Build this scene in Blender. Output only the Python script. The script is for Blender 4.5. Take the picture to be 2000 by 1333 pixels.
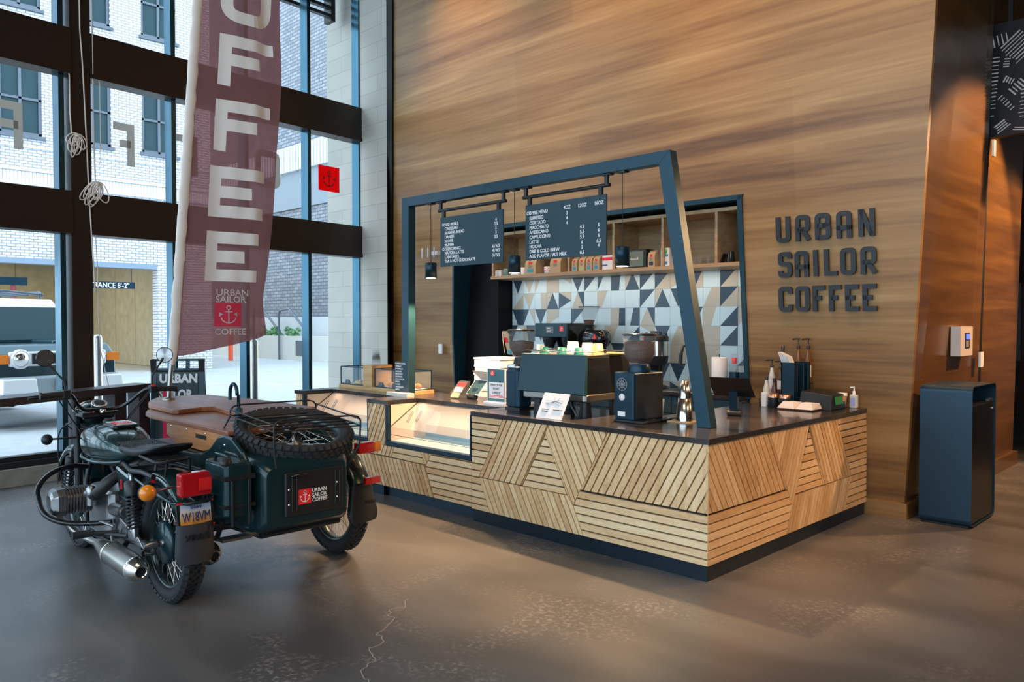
import bpy, bmesh, math, random
from mathutils import Vector, Matrix, Euler
for o in list(bpy.data.objects): bpy.data.objects.remove(o)
SC = bpy.context.scene
COL = SC.collection
PI = math.pi
R = math.radians
random.seed(7)
# ---------------- camera, world, lights, exposure ----------------
cam_d = bpy.data.cameras.new('camera'); cam = bpy.data.objects.new('camera', cam_d); COL.objects.link(cam)
cam_d.sensor_width = 36; cam_d.lens = 1540*36/2000; cam_d.clip_end = 300
cam.location = (2.64, -4.40, 1.66); cam.rotation_euler = (R(90-1.36), 0, R(45))
SC.camera = cam
SC.view_settings.view_transform = 'Standard'; SC.view_settings.look = 'None'
SC.view_settings.gamma = 1; SC.view_settings.use_curve_mapping = False
SC.view_settings.exposure = -0.15
w = bpy.data.worlds.new('sky'); SC.world = w; w.use_nodes = True
nt = w.node_tree; bg = nt.nodes['Background']
bg.inputs[0].default_value = (0.64, 0.84, 1.0, 1); bg.inputs[1].default_value = 5.4
def light(name, kind, loc, power, color, rot=None, target=None, **kw):
    d = bpy.data.lights.new(name, kind); d.energy = power; d.color = color
    for k, v in kw.items(): setattr(d, k, v)
    o = bpy.data.objects.new(name, d); COL.objects.link(o); o.location = loc
    if target is not None:
        o.rotation_euler = (Vector(target)-Vector(loc)).to_track_quat('-Z', 'Y').to_euler()
    elif rot: o.rotation_euler = rot
    return o
def portal(name, loc, target, sx, sy):
    o = light(name, 'AREA', loc, 1, (1, 1, 1), target=target, shape='RECTANGLE', size=sx, size_y=sy)
    o.data.cycles.is_portal = True
    return o
portal('window_portal', (-6.95, -3.5, 3.9), (0, -3.5, 3.9), 12, 7.2)
portal('side_window_portal', (0.5, -9.3, 3.9), (0.5, 0, 3.9), 13, 7.2)
WARM = (1.0, 0.56, 0.26); WARM2 = (1.0, 0.72, 0.45)
# ceiling downlights washing the wood wall and the floor
for i, (x, y, tx, ty, tz, p) in enumerate([(-4.6, .6, -4.6, 2.3, 3.9, 190), (-2.3, .6, -2.3, 2.3, 3.9, 260), (-0.4, .6, -0.4, 2.4, 3.6, 260),
        (1.6, 1.2, .5, 2.6, 1.2, 150)]):
    light('ceiling_downlight', 'SPOT', (x, y, 7.2), p*2.3, WARM, target=(tx, ty, tz), spot_size=R(62), spot_blend=.9, shadow_soft_size=.12)
light('hall_downlight', 'SPOT', (5.2, 1.2, 6.0), 900, WARM, target=(.3, 1.1, 1.0), spot_size=R(50), spot_blend=1, shadow_soft_size=.25)
light('hall_downlight', 'SPOT', (2.4, 5.0, 3.95), 1000, WARM, target=(.3, 4.1, 1.9), spot_size=R(85), spot_blend=.25, shadow_soft_size=.05)
light('hall_downlight', 'SPOT', (1.4, 6.5, 3.6), 260, WARM, target=(.3, 5.7, 1.9), spot_size=R(85), spot_blend=.6, shadow_soft_size=.05)
light('room_fill_light', 'AREA', (1.5, -3.5, 7.2), 150, (1.0, .78, .56), target=(1.2, -3.0, 0), size=3.5)  # added unseen overhead light, a soft warm fill for the room

# ---------------- mesh helpers ----------------
class MB:
    def __init__(s): s.v = []; s.f = []; s.sm = set()
    def add(s, vs, fs, smooth=False):
        n = len(s.v); s.v += [tuple(v) for v in vs]
        for f in fs:
            if smooth: s.sm.add(len(s.f))
            s.f.append(tuple(i+n for i in f))
        return s
    def box(s, x0, x1, y0, y1, z0, z1):
        v = [(x, y, z) for z in (z0, z1) for y in (y0, y1) for x in (x0, x1)]
        return s.add(v, [(0, 2, 3, 1), (4, 5, 7, 6), (0, 1, 5, 4), (2, 6, 7, 3), (0, 4, 6, 2), (1, 3, 7, 5)])
    def hexa(s, b, t):   # bottom 4 pts ccw, top 4 pts
        return s.add(list(b)+list(t), [(3, 2, 1, 0), (4, 5, 6, 7), (0, 1, 5, 4), (1, 2, 6, 5), (2, 3, 7, 6), (3, 0, 4, 7)])
    def prism(s, pts, d):   # planar polygon extruded by vector d
        n = len(pts); d = Vector(d); v = [Vector(p) for p in pts]; v += [p+d for p in v]
        return s.add(v, [tuple(range(n-1, -1, -1)), tuple(range(n, 2*n))] + [(i, (i+1) % n, n+(i+1) % n, n+i) for i in range(n)])
    def rings(s, rings, closed_ring=True, cap=True, smooth=True, loop=False):
        n = len(rings[0]); v = [p for r in rings for p in r]; f = []
        m = len(rings)
        for i in range(m if loop else m-1):
            a = i*n; b = ((i+1) % m)*n
            for j in range(n if closed_ring else n-1):
                k = (j+1) % n; f.append((a+j, a+k, b+k, b+j))
        s.add(v, f, smooth)
        if cap and not loop:
            s.add(rings[0], [tuple(range(n-1, -1, -1))]); s.add(rings[-1], [tuple(range(n))])
        return s
    def cyl(s, a, b, r0, r1=None, n=16, cap=True, smooth=True):
        a = Vector(a); b = Vector(b); r1 = r0 if r1 is None else r1
        q = (b-a).to_track_quat('Z', 'Y'); X = q @ Vector((1, 0, 0)); Y = q @ Vector((0, 1, 0))
        rr = [[c+(X*math.cos(2*PI*i/n)+Y*math.sin(2*PI*i/n))*r for i in range(n)] for c, r in ((a, r0), (b, r1))]
        return s.rings(rr, cap=cap, smooth=smooth)
    def lathe(s, prof, o, axis=(0, 0, 1), n=20, smooth=True, cap=True):
        # prof: (radius, height) along axis from o
        o = Vector(o); q = Vector(axis).to_track_quat('Z', 'Y'); X = q @ Vector((1, 0, 0)); Y = q @ Vector((0, 1, 0)); Z = Vector(axis).normalized()
        rr = [[o+Z*h+(X*math.cos(2*PI*i/n)+Y*math.sin(2*PI*i/n))*max(r, 1e-4) for i in range(n)] for r, h in prof]
        return s.rings(rr, cap=cap, smooth=smooth)
    def tube(s, pts, r, n=8, closed=False, smooth=True, cap=True):
        pts = [Vector(p) for p in pts]; m = len(pts); rr = []
        up = None
        for i, p in enumerate(pts):
            if closed: t = (pts[(i+1) % m]-pts[i-1])
            else: t = pts[min(i+1, m-1)]-pts[max(i-1, 0)]
            t.normalize()
            if up is None:
                up = Vector((0, 0, 1)) if abs(t.z) < .9 else Vector((1, 0, 0))
            X = up - t*up.dot(t)
            if X.length < 1e-5: X = t.orthogonal()
            X.normalize(); Y = t.cross(X); up = X
            ri = r[i] if isinstance(r, (list, tuple)) else r
            rr.append([p+(X*math.cos(2*PI*j/n)+Y*math.sin(2*PI*j/n))*ri for j in range(n)])
        return s.rings(rr, loop=closed, smooth=smooth, cap=cap)
    def torus(s, o, axis, Rr, r, n=40, m=12, prof=None, arc=None):
        o = Vector(o); A = Vector(axis).normalized(); q = A.to_track_quat('Z', 'Y'); X = q @ Vector((1, 0, 0)); Y = q @ Vector((0, 1, 0))
        prof = prof or [(r*math.cos(2*PI*j/m), r*math.sin(2*PI*j/m)) for j in range(m)]
        rr = []
        for i in range(n):
            a = 2*PI*i/n; d = X*math.cos(a)+Y*math.sin(a)
            rr.append([o+d*(Rr+pr)+A*pa for pr, pa in prof])
        return s.rings(rr, loop=True)
    def ellipsoid(s, o, rx, ry, rz, n=16, m=10):
        o = Vector(o); rr = []
        for i in range(m+1):
            t = PI*i/m; k = max(math.sin(t), 1e-3)
            rr.append([o+Vector((rx*k*math.cos(2*PI*j/n), ry*k*math.sin(2*PI*j/n), -rz*math.cos(t))) for j in range(n)])
        return s.rings(rr)
    def mesh(s, me, M=None):
        M = M or Matrix()
        return s.add([M @ v.co for v in me.vertices], [tuple(p.vertices) for p in me.polygons])
    def rbox(s, x0, x1, y0, y1, z0, z1, r=.01, seg=3):  # box with rounded vertical edges
        pts = []
        for cx, cy, a0 in ((x1-r, y1-r, 0), (x0+r, y1-r, 90), (x0+r, y0+r, 180), (x1-r, y0+r, 270)):
            for k in range(seg+1):
                a = R(a0+90*k/seg); pts.append((cx+r*math.cos(a), cy+r*math.sin(a)))
        b = r*.3
        def ring(z, k): 
            mx, my = (x0+x1)/2, (y0+y1)/2; hx, hy = (x1-x0)/2, (y1-y0)/2
            return [(mx+(p[0]-mx)*(hx-k)/hx, my+(p[1]-my)*(hy-k)/hy, z) for p in pts]
        return s.rings([ring(z0, b), ring(z0+b, 0), ring(z1-b, 0), ring(z1, b)], smooth=False)
def wloc(o):
    v = Vector((0, 0, 0))
    while o: v += o.location; o = o.parent
    return v
def obj(name, mb, m, parent=None, loc=None, smooth=None, bevel=None, label=None, stuff=False):
    me = bpy.data.meshes.new(name)
    off = wloc(parent) if parent else Vector(loc or (0, 0, 0))
    if parent is None and loc is None:
        xs = [v[0] for v in mb.v]; ys = [v[1] for v in mb.v]; zs = [v[2] for v in mb.v]
        off = Vector(((min(xs)+max(xs))/2, (min(ys)+max(ys))/2, min(zs)))
    me.from_pydata([tuple(Vector(v)-off) for v in mb.v], [], mb.f)
    for i in mb.sm: me.polygons[i].use_smooth = True
    me.validate(); me.materials.append(m)
    o = bpy.data.objects.new(name, me); COL.objects.link(o)
    if parent: o.parent = parent
    else: o.location = off
    if bevel:
        b = o.modifiers.new('bevel', 'BEVEL'); b.width = bevel; b.segments = 2; b.limit_method = 'ANGLE'; b.angle_limit = R(40)
    if label: o['label'] = label
    if stuff: o['kind'] = 'stuff'
    return o
def tag(o, label, cat, group=None, kind=None):
    o['label'] = label; o['category'] = cat
    if group: o['group'] = group
    if kind: o['kind'] = kind
    return o
def thing(name, label, cat, loc=(0, 0, 0), group=None, kind=None):
    o = bpy.data.objects.new(name, None); COL.objects.link(o); o.location = loc; o.empty_display_size = .1
    return tag(o, label, cat, group, kind)
def struct(name, mb, m, parent=None, **k):
    o = obj(name, mb, m, parent, **k)
    if parent is None: o['kind'] = 'structure'
    return o
def dup(root, delta, label=None, rotz=None):
    r = root.copy(); COL.objects.link(r); r.location = root.location+Vector(delta)
    if rotz is not None: r.rotation_euler = (0, 0, rotz)
    if label: r['label'] = label
    for ch in [c for c in COL.objects if c.parent == root]:
        c = ch.copy(); COL.objects.link(c); c.parent = r
        for g in [x for x in COL.objects if x.parent == ch]:
            d = g.copy(); COL.objects.link(d); d.parent = c
    return r
# ---------------- materials ----------------
def mat(name, col, rough=.5, metal=0, emit=0, alpha=1, trans=0, coat=0, spec=.5, bump=0, bscale=200, noise=0, nscale=8, ecol=None, ior=1.45):
    m = bpy.data.materials.new(name); m.use_nodes = True; t = m.node_tree; b = t.nodes['Principled BSDF']
    I = b.inputs
    I['Base Color'].default_value = (*col, 1); I['Roughness'].default_value = rough; I['Metallic'].default_value = metal
    I['Alpha'].default_value = alpha; I['Transmission Weight'].default_value = trans; I['Coat Weight'].default_value = coat
    I['Specular IOR Level'].default_value = spec; I['IOR'].default_value = ior
    if emit:
        I['Emission Color'].default_value = (*(ecol or col), 1); I['Emission Strength'].default_value = emit
    if bump or noise:
        tc = t.nodes.new('ShaderNodeTexCoord')
    if bump:
        n = t.nodes.new('ShaderNodeTexNoise'); n.inputs['Scale'].default_value = bscale
        bp = t.nodes.new('ShaderNodeBump'); bp.inputs['Strength'].default_value = bump
        t.links.new(tc.outputs['Object'], n.inputs['Vector']); t.links.new(n.outputs[0], bp.inputs['Height']); t.links.new(bp.outputs[0], I['Normal'])
    if noise:
        n = t.nodes.new('ShaderNodeTexNoise'); n.inputs['Scale'].default_value = nscale; n.inputs['Detail'].default_value = 6
        r = t.nodes.new('ShaderNodeValToRGB'); r.color_ramp.elements[0].position = .3; r.color_ramp.elements[1].position = .7
        r.color_ramp.elements[0].color = (*[c*(1-noise) for c in col], 1); r.color_ramp.elements[1].color = (*[min(1, c*(1+noise)) for c in col], 1)
        t.links.new(tc.outputs['Object'], n.inputs['Vector']); t.links.new(n.outputs[0], r.inputs[0]); t.links.new(r.outputs[0], I['Base Color'])
    return m
def wood(name, cols, along=(.5, 14, 14), rough=.45, brick=None, swap=None, island=0, coat=0, fine=.35, space='Object', pstr=.25):
    """streaked timber; along = noise scale per axis (small along the grain)."""
    m = bpy.data.materials.new(name); m.use_nodes = True; t = m.node_tree; b = t.nodes['Principled BSDF']; N = t.nodes.new; L = t.links.new
    tc = N('ShaderNodeTexCoord'); mp = N('ShaderNodeMapping'); mp.inputs['Scale'].default_value = along
    L(tc.outputs[space], mp.inputs['Vector'])
    src = mp.outputs[0]
    if island:
        ge = N('ShaderNodeNewGeometry'); ad = N('ShaderNodeVectorMath'); ad.operation = 'ADD'
        mu = N('ShaderNodeMath'); mu.operation = 'MULTIPLY'; mu.inputs[1].default_value = 37.
        L(ge.outputs['Random Per Island'], mu.inputs[0]); L(src, ad.inputs[0]); L(mu.outputs[0], ad.inputs[1]); src = ad.outputs[0]
    n1 = N('ShaderNodeTexNoise'); n1.inputs['Scale'].default_value = 1; n1.inputs['Detail'].default_value = 4; n1.inputs['Distortion'].default_value = .6; L(src, n1.inputs['Vector'])
    mp2 = N('ShaderNodeVectorMath'); mp2.operation = 'MULTIPLY'; mp2.inputs[1].default_value = (6, 6, 6); L(src, mp2.inputs[0])
    n2 = N('ShaderNodeTexNoise'); n2.inputs['Scale'].default_value = 1; n2.inputs['Detail'].default_value = 8; L(mp2.outputs[0], n2.inputs['Vector'])
    mx = N('ShaderNodeMix'); mx.data_type = 'FLOAT'; mx.inputs[0].default_value = fine; L(n1.outputs[0], mx.inputs[2]); L(n2.outputs[0], mx.inputs[3])
    fac = mx.outputs[0]
    def addf(fac, sock, k, c=.5):
        s = N('ShaderNodeMath'); s.operation = 'SUBTRACT'; s.inputs[1].default_value = c; L(sock, s.inputs[0])
        q = N('ShaderNodeMath'); q.operation = 'MULTIPLY_ADD'; q.inputs[1].default_value = k; L(s.outputs[0], q.inputs[0]); L(fac, q.inputs[2]); return q.outputs[0]
    if island: fac = addf(fac, ge.outputs['Random Per Island'], island)
    if brick:
        bm = N('ShaderNodeMapping'); bm.inputs['Rotation'].default_value = brick.get('rot', (0, 0, 0)); L(tc.outputs[space], bm.inputs['Vector'])
        br = N('ShaderNodeTexBrick'); br.inputs['Color1'].default_value = (0, 0, 0, 1); br.inputs['Color2'].default_value = (1, 1, 1, 1); br.inputs['Mortar'].default_value = (.5, .5, .5, 1)
        br.inputs['Scale'].default_value = 1; br.inputs['Brick Width'].default_value = brick['w']; br.inputs['Row Height'].default_value = brick['h']; br.inputs['Mortar Size'].default_value = 0.0006
        br.offset = .37; br.offset_frequency = 2
        L(bm.outputs[0], br.inputs['Vector']); fac = addf(fac, br.outputs[0], brick['k'])
    cr = N('ShaderNodeValToRGB'); e = cr.color_ramp.elements; k = len(cols)
    while len(e) < k: e.new(.5)
    for i, c in enumerate(cols): e[i].position = .3+.42*i/(k-1); e[i].color = (*c, 1)
    L(fac, cr.inputs[0]); L(cr.outputs[0], b.inputs['Base Color'])
    b.inputs['Roughness'].default_value = rough; b.inputs['Coat Weight'].default_value = coat; b.inputs['Coat Roughness'].default_value = .2
    bp = N('ShaderNodeBump'); bp.inputs['Strength'].default_value = pstr; bp.inputs['Distance'].default_value = .004; L(n2.outputs[0], bp.inputs['Height']); L(bp.outputs[0], b.inputs['Normal'])
    return m
def bricks(name, c1, c2, mortar, w, h, ms=.008, plane='xz', rough=.8, scale=1, bump=.4, off=.5, noise=.15):
    m = bpy.data.materials.new(name); m.use_nodes = True; t = m.node_tree; b = t.nodes['Principled BSDF']; N = t.nodes.new; L = t.links.new
    tc = N('ShaderNodeTexCoord'); sx_ = N('ShaderNodeSeparateXYZ'); mp = N('ShaderNodeCombineXYZ'); L(tc.outputs['Object'], sx_.inputs[0]); L(sx_.outputs[0 if plane == 'xz' else 1], mp.inputs[0]); L(sx_.outputs[2], mp.inputs[1])
    br = N('ShaderNodeTexBrick'); br.inputs['Color1'].default_value = (*c1, 1); br.inputs['Color2'].default_value = (*c2, 1); br.inputs['Mortar'].default_value = (*mortar, 1)
    br.inputs['Scale'].default_value = scale; br.inputs['Brick Width'].default_value = w; br.inputs['Row Height'].default_value = h; br.inputs['Mortar Size'].default_value = ms; br.offset = off
    L(mp.outputs[0], br.inputs['Vector'])
    n = N('ShaderNodeTexNoise'); n.inputs['Scale'].default_value = 3; n.inputs['Detail'].default_value = 8; L(tc.outputs['Object'], n.inputs['Vector'])
    mx = N('ShaderNodeMix'); mx.data_type = 'RGBA'; mx.blend_type = 'MULTIPLY'; mx.inputs[0].default_value = noise*2
    L(br.outputs[0], mx.inputs[6]); L(n.outputs[0], mx.inputs[7]); L(mx.outputs[2], b.inputs['Base Color'])
    bp = N('ShaderNodeBump'); bp.inputs['Strength'].default_value = bump; bp.invert = True; L(br.outputs['Fac'], bp.inputs['Height']); L(bp.outputs[0], b.inputs['Normal'])
    b.inputs['Roughness'].default_value = rough
    return m
M = {}
M['black'] = mat('black_metal', (.012, .014, .017), .42, bump=.03)
M['frame'] = mat('blue_black_steel', (.010, .046, .070), .40, metal=.3)
M['board'] = mat('slate_board', (.020, .050, .068), .6)
M['bronze'] = mat('dark_bronze_steel', (.022, .012, .008), .38)
M['mull'] = mat('mullion_metal', (.04, .11, .155), .22, metal=.85)
M['white'] = mat('white_paint', (.80, .80, .80), .5)
M['paper'] = mat('white_paper', (.82, .80, .80), .7)
M['offwhite'] = mat('cream', (.72, .66, .58), .6)
M['red'] = mat('signal_red', (.80, .02, .025), .5)
M['kraft'] = mat('kraft_paper', (.50, .36, .21), .75, bump=.2, bscale=60)
M['chrome'] = mat('polished_metal', (.72, .70, .66), .16, metal=1)
M['alu'] = mat('cast_aluminium', (.34, .34, .35), .33, metal=1, noise=.12, nscale=20)
M['steel'] = mat('brushed_steel', (.34, .32, .29), .33, metal=1)
M['rubber'] = mat('tyre_rubber', (.022, .024, .027), .72, bump=.25, bscale=80)
M['green'] = mat('dark_green_enamel', (.016, .042, .044), .22, metal=.45, coat=.6)
M['green2'] = mat('teal_enamel', (.005, .028, .034), .3, metal=.2, coat=.3)
M['cable'] = mat('cable_black', (.01, .01, .011), .5)
M['navy'] = mat('navy_enamel', (.008, .034, .058), .34, metal=.4)
M['blackgloss'] = mat('gloss_black', (.008, .009, .011), .18, coat=.4)
M['glass'] = mat('clear_glass', (.5, .55, .55), .02, alpha=.10, spec=.8)
M['dglass'] = mat('window_glass', (.03, .04, .05), .0, alpha=.06, spec=.6)
M['lamp'] = mat('lamp_glow', (1, .8, .55), .5, emit=14)
M['amber'] = mat('amber_lens', (.85, .24, .01), .15, coat=.6)
M['redlens'] = mat('red_lens', (.45, .006, .012), .12, coat=.8)
M['rope'] = mat('cream_rope', (.80, .70, .62), .8)
M['beans'] = mat('coffee_beans', (.10, .036, .018), .8, bump=.4, bscale=90, noise=.6, nscale=90, spec=.2)
M['leather'] = mat('black_vinyl_seat', (.016, .018, .02), .5, bump=.1)
M['walnut'] = wood('walnut', [(.13, .038, .016), (.27, .090, .038), (.42, .165, .075)], along=(1.2, 16, 16), rough=.42, coat=.1)
M['boxwood'] = wood('reddish_oak', [(.30, .105, .035), (.48, .185, .065), (.62, .28, .11)], along=(1.5, 9, 18), rough=.4, coat=.2)
M['oakside'] = wood('oak', [(.42, .24, .11), (.60, .39, .20), (.72, .52, .30)], along=(2, 18, 18), rough=.5)
# ---------------- lettering ----------------
FONT_CACHE = {}
def text_mesh(body, size, bold=0.0, align='LEFT', extrude=.0008, sx=1.0, spacing=1.0, line=1.0):
    c = bpy.data.curves.new('lettering', 'FONT'); c.body = body; c.size = size; c.align_x = align; c.offset = bold*size; c.extrude = extrude
    c.resolution_u = 2; c.space_character = spacing; c.space_line = line
    o = bpy.data.objects.new('lettering', c); COL.objects.link(o)
    bpy.context.view_layer.update()
    me = bpy.data.meshes.new_from_object(o.evaluated_get(bpy.context.evaluated_depsgraph_get()))
    bpy.data.objects.remove(o); bpy.data.curves.remove(c)
    for v in me.vertices: v.co.x *= sx
    return me
def frameM(o, U, V):
    U = Vector(U).normalized(); V = Vector(V).normalized(); N = U.cross(V)
    return Matrix(((U.x, V.x, N.x, o[0]), (U.y, V.y, N.y, o[1]), (U.z, V.z, N.z, o[2]), (0, 0, 0, 1)))
def put_text(mb, body, size, o, U=(1, 0, 0), V=(0, 0, 1), **k):
    me = text_mesh(body, size, **k); mb.mesh(me, frameM(o, U, V)); bpy.data.meshes.remove(me); return mb
def fillet(pts, r, closed, seg=4):
    out = []; n = len(pts)
    for i, p in enumerate(pts):
        if not closed and i in (0, n-1): out.append(p); continue
        p = Vector(p); a = Vector(pts[i-1]); b = Vector(pts[(i+1) % n])
        d1 = (a-p); d2 = (b-p); k = min(r, d1.length*.5, d2.length*.5)
        if k < 1e-5 or abs(d1.normalized().dot(d2.normalized())+1) < 1e-3: out.append(tuple(p)); continue
        p1 = p+d1.normalized()*k; p2 = p+d2.normalized()*k
        for j in range(seg+1):
            t = j/seg; out.append(tuple((1-t)**2*p1+2*t*(1-t)*p+t*t*p2))
    return out
def ribbon(mb, pts, t, M4, depth, closed=False):
    P = [Vector((p[0], p[1])) for p in pts]; n = len(P); Lf = []; Rt = []
    for i in range(n):
        if closed: a = (P[i]-P[i-1]).normalized(); b = (P[(i+1) % n]-P[i]).normalized()
        else:
            a = (P[i]-P[i-1]).normalized() if i else (P[1]-P[0]).normalized(); b = (P[i+1]-P[i]).normalized() if i < n-1 else a
        m = (a+b).normalized(); nn = Vector((-m.y, m.x)); k = t/2/max(.35, nn.dot(Vector((-a.y, a.x))))
        Lf.append(P[i]+nn*k); Rt.append(P[i]-nn*k)
    v = []
    for z in (0, depth):
        v += [M4 @ Vector((p.x, p.y, z)) for p in Lf] + [M4 @ Vector((p.x, p.y, z)) for p in Rt]
    f = []
    for i in range(n if closed else n-1):
        j = (i+1) % n
        f += [(i, j, n+j, n+i), (2*n+i, 3*n+i, 3*n+j, 2*n+j), (i, 2*n+i, 2*n+j, j), (n+i, n+j, 3*n+j, 3*n+i)]
    if not closed: f += [(0, n, 3*n, 2*n), (n-1, 3*n-1, 4*n-1, 2*n-1)]
    return mb.add(v, f)
GL = {
 'U': [([(0, 1), (0, 0), (1, 0), (1, 1)], 0)], 'R': [([(0, 0), (0, 1), (1, 1), (1, .42), (0, .42)], 0), ([(.45, .42), (1, 0)], 0)],
 'B': [([(0, 0), (0, 1), (.96, 1), (.96, .54), (0, .54)], 0), ([(.5, .54), (1, .54), (1, 0), (0, 0)], 0)],
 'A': [([(0, 0), (0, 1), (1, 1), (1, 0)], 0), ([(0, .36), (1, .36)], 0)], 'N': [([(0, 0), (0, 1)], 0), ([(1, 0), (1, 1)], 0), ([(0, .99), (1, .01)], 0)],
 'S': [([(1, .78), (1, 1), (0, 1), (0, .53), (1, .53), (1, 0), (0, 0), (0, .22)], 0)], 'I': [([(0, 0), (0, 1)], 0)],
 'L': [([(0, 1), (0, 0), (1, 0)], 0)], 'O': [([(0, 0), (0, 1), (1, 1), (1, 0)], 1)], 'C': [([(1, .76), (1, 1), (0, 1), (0, 0), (1, 0), (1, .24)], 0)],
 'F': [([(0, 0), (0, 1), (1, 1)], 0), ([(0, .52), (.8, .52)], 0)], 'E': [([(1, 0), (0, 0), (0, 1), (1, 1)], 0), ([(0, .5), (.8, .5)], 0)]}
SHARP = 'FELNI'
def glyph(ch, w, h, t, M4, depth, mb=None):
    mb = mb or MB()
    for pts, closed in GL[ch]:
        q = [(t/2+p[0]*(w-t), (t/2+p[1]*(h-t))) for p in pts]
        # open stroke ends reach the cell edge
        if not closed:
            for idx, nb in ((0, 1), (-1, -2)):
                a = Vector(q[idx]); b = Vector(q[nb]); raw = pts[idx]
                if raw[1] in (0, 1) and abs(a.x-b.x) < 1e-6: a = Vector((a.x, h*raw[1]))
                elif raw[0] in (0, 1) and abs(a.y-b.y) < 1e-6: a = Vector((w*raw[0] if not (ch in 'BRF' and raw[0] == 0) else a.x, a.y))
                elif ch == 'R': d = (a-b).normalized(); a = a+d*t*.35
                if ch == 'N' and raw[1] in (.99, .01): a = Vector((a.x, h*(.97 if raw[1] > .5 else .03)))
                q[idx] = tuple(a)
        q = fillet(q, 0 if ch in SHARP else t*.75, closed)
        ribbon(mb, q, t, M4, depth, closed)
    return mb
def anchor(mb, s, M4, depth):
    """anchor emblem of height s centred on the frame origin"""
    r = s*.10
    ribbon(mb, [(r*math.cos(2*PI*i/12), s*.38+r*math.sin(2*PI*i/12)) for i in range(12)], s*.045, M4, depth, True)
    ribbon(mb, [(0, s*.28), (0, -s*.44)], s*.06, M4, depth); ribbon(mb, [(-s*.2, s*.16), (s*.2, s*.16)], s*.05, M4, depth)
    ribbon(mb, [(s*.40*math.sin(a), -s*.04-s*.40*math.cos(a)) for a in [R(x) for x in range(-72, 73, 12)]], s*.065, M4, depth)
    for sg in (-1, 1):
        mb.prism([M4 @ Vector((sg*s*x, s*y, 0)) for x, y in ((.45, .13), (.27, .02), (.47, -.10))][::sg], (M4.to_3x3() @ Vector((0, 0, depth))))
    return mb
def logo_patch(parent, o, U, V, s, name='logo_patch'):
    """red square with a white anchor, a part of its parent"""
    U = Vector(U).normalized(); V = Vector(V).normalized(); N = U.cross(V); o = Vector(o)
    p = obj(name, MB().prism([o-U*s/2-V*s/2, o+U*s/2-V*s/2, o+U*s/2+V*s/2, o-U*s/2+V*s/2], N*.002), M['red'], parent, label='red square emblem')
    obj('anchor_mark', anchor(MB(), s*.74, frameM(o+N*.002, U, V), .001), M['paper'], p, label='white anchor')
    return p
# ================= room shell =================
def floor_mat():
    m = bpy.data.materials.new('polished_concrete'); m.use_nodes = True; t = m.node_tree; b = t.nodes['Principled BSDF']; N = t.nodes.new; L = t.links.new
    tc = N('ShaderNodeTexCoord')
    def noise(s, d=8, dist=0, vec=None):
        n = N('ShaderNodeTexNoise'); n.inputs['Scale'].default_value = s; n.inputs['Detail'].default_value = d; n.inputs['Distortion'].default_value = dist; L(vec or tc.outputs['Object'], n.inputs['Vector']); return n.outputs[0]
    mp = N('ShaderNodeMapping'); mp.inputs['Rotation'].default_value = (0, 0, R(35)); mp.inputs['Scale'].default_value = (.6, 1.6, 1); L(tc.outputs['Object'], mp.inputs['Vector'])
    a = noise(.9, 7, .8, mp.outputs[0])
    cr = N('ShaderNodeValToRGB'); e = cr.color_ramp.elements; e.new(.5)
    for i, (p, c) in enumerate([(.32, (.068, .066, .067)), (.5, (.102, .098, .097)), (.70, (.150, .145, .142))]): e[i].position = p; e[i].color = (*c, 1)
    L(a, cr.inputs[0])
    # pale speckled scuffs
    s1 = noise(38, 6, .4); s2 = noise(1.3, 5, .5)
    c1 = N('ShaderNodeValToRGB'); c1.color_ramp.elements[0].position = .50; c1.color_ramp.elements[1].position = .64; L(s1, c1.inputs[0])
    c2 = N('ShaderNodeValToRGB'); c2.color_ramp.elements[0].position = .50; c2.color_ramp.elements[1].position = .66; L(s2, c2.inputs[0])
    mu = N('ShaderNodeMath'); mu.operation = 'MULTIPLY'; L(c1.outputs[0], mu.inputs[0]); L(c2.outputs[0], mu.inputs[1])
    mu2 = N('ShaderNodeMath'); mu2.operation = 'MULTIPLY'; mu2.inputs[1].default_value = .55; L(mu.outputs[0], mu2.inputs[0])
    mx = N('ShaderNodeMix'); mx.data_type = 'RGBA'; L(mu2.outputs[0], mx.inputs[0]); L(cr.outputs[0], mx.inputs[6]); mx.inputs[7].default_value = (.40, .36, .33, 1)
    L(mx.outputs[2], b.inputs['Base Color'])
    rr = N('ShaderNodeMapRange'); rr.inputs['To Min'].default_value = .24; rr.inputs['To Max'].default_value = .38; L(noise(1.2, 1), rr.inputs['Value']); L(rr.outputs[0], b.inputs['Roughness'])
    b.inputs['Specular IOR Level'].default_value = .5
    return m
M['floor'] = floor_mat()
def wy(y): return -6.6-.1168*(y+2.48)          # x of the window line at y
struct('floor', MB().prism([(wy(-10)-.12, -10, -.1), (12, -10, -.1), (12, 20, -.1), (-7, 20, -.1), (-7.3, 3, -.1)], (0, 0, .1)), M['floor'])
# hairline crack
cr = [Z for Z in [(-1.12, -1.52), (-1.02, -1.62), (-1.04, -1.72), (-.90, -1.80), (-.82, -1.95), (-.70, -2.00), (-.66, -2.12), (-.56, -2.15), (-.50, -2.28), (-.36, -2.33), (-.32, -2.45), (-.22, -2.52)]]
crk = MB()
for a, b_ in zip(cr, cr[1:]):
    a = Vector((*a, .0006)); b_ = Vector((*b_, .0006)); pts = [a]
    for k in (1, 2, 3): pts.append(a.lerp(b_, k/4)+Vector((random.uniform(-.02, .02), random.uniform(-.02, .02), 0)))
    pts.append(b_)
    for p, q in zip(pts, pts[1:]):
        n = (q-p).cross(Vector((0, 0, 1))).normalized()*.0022; crk.add([p-n, q-n, q+n, p+n], [(0, 1, 2, 3)])
struct('floor_crack', crk, mat('crack_filler', (.42, .38, .35), .8))
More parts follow.
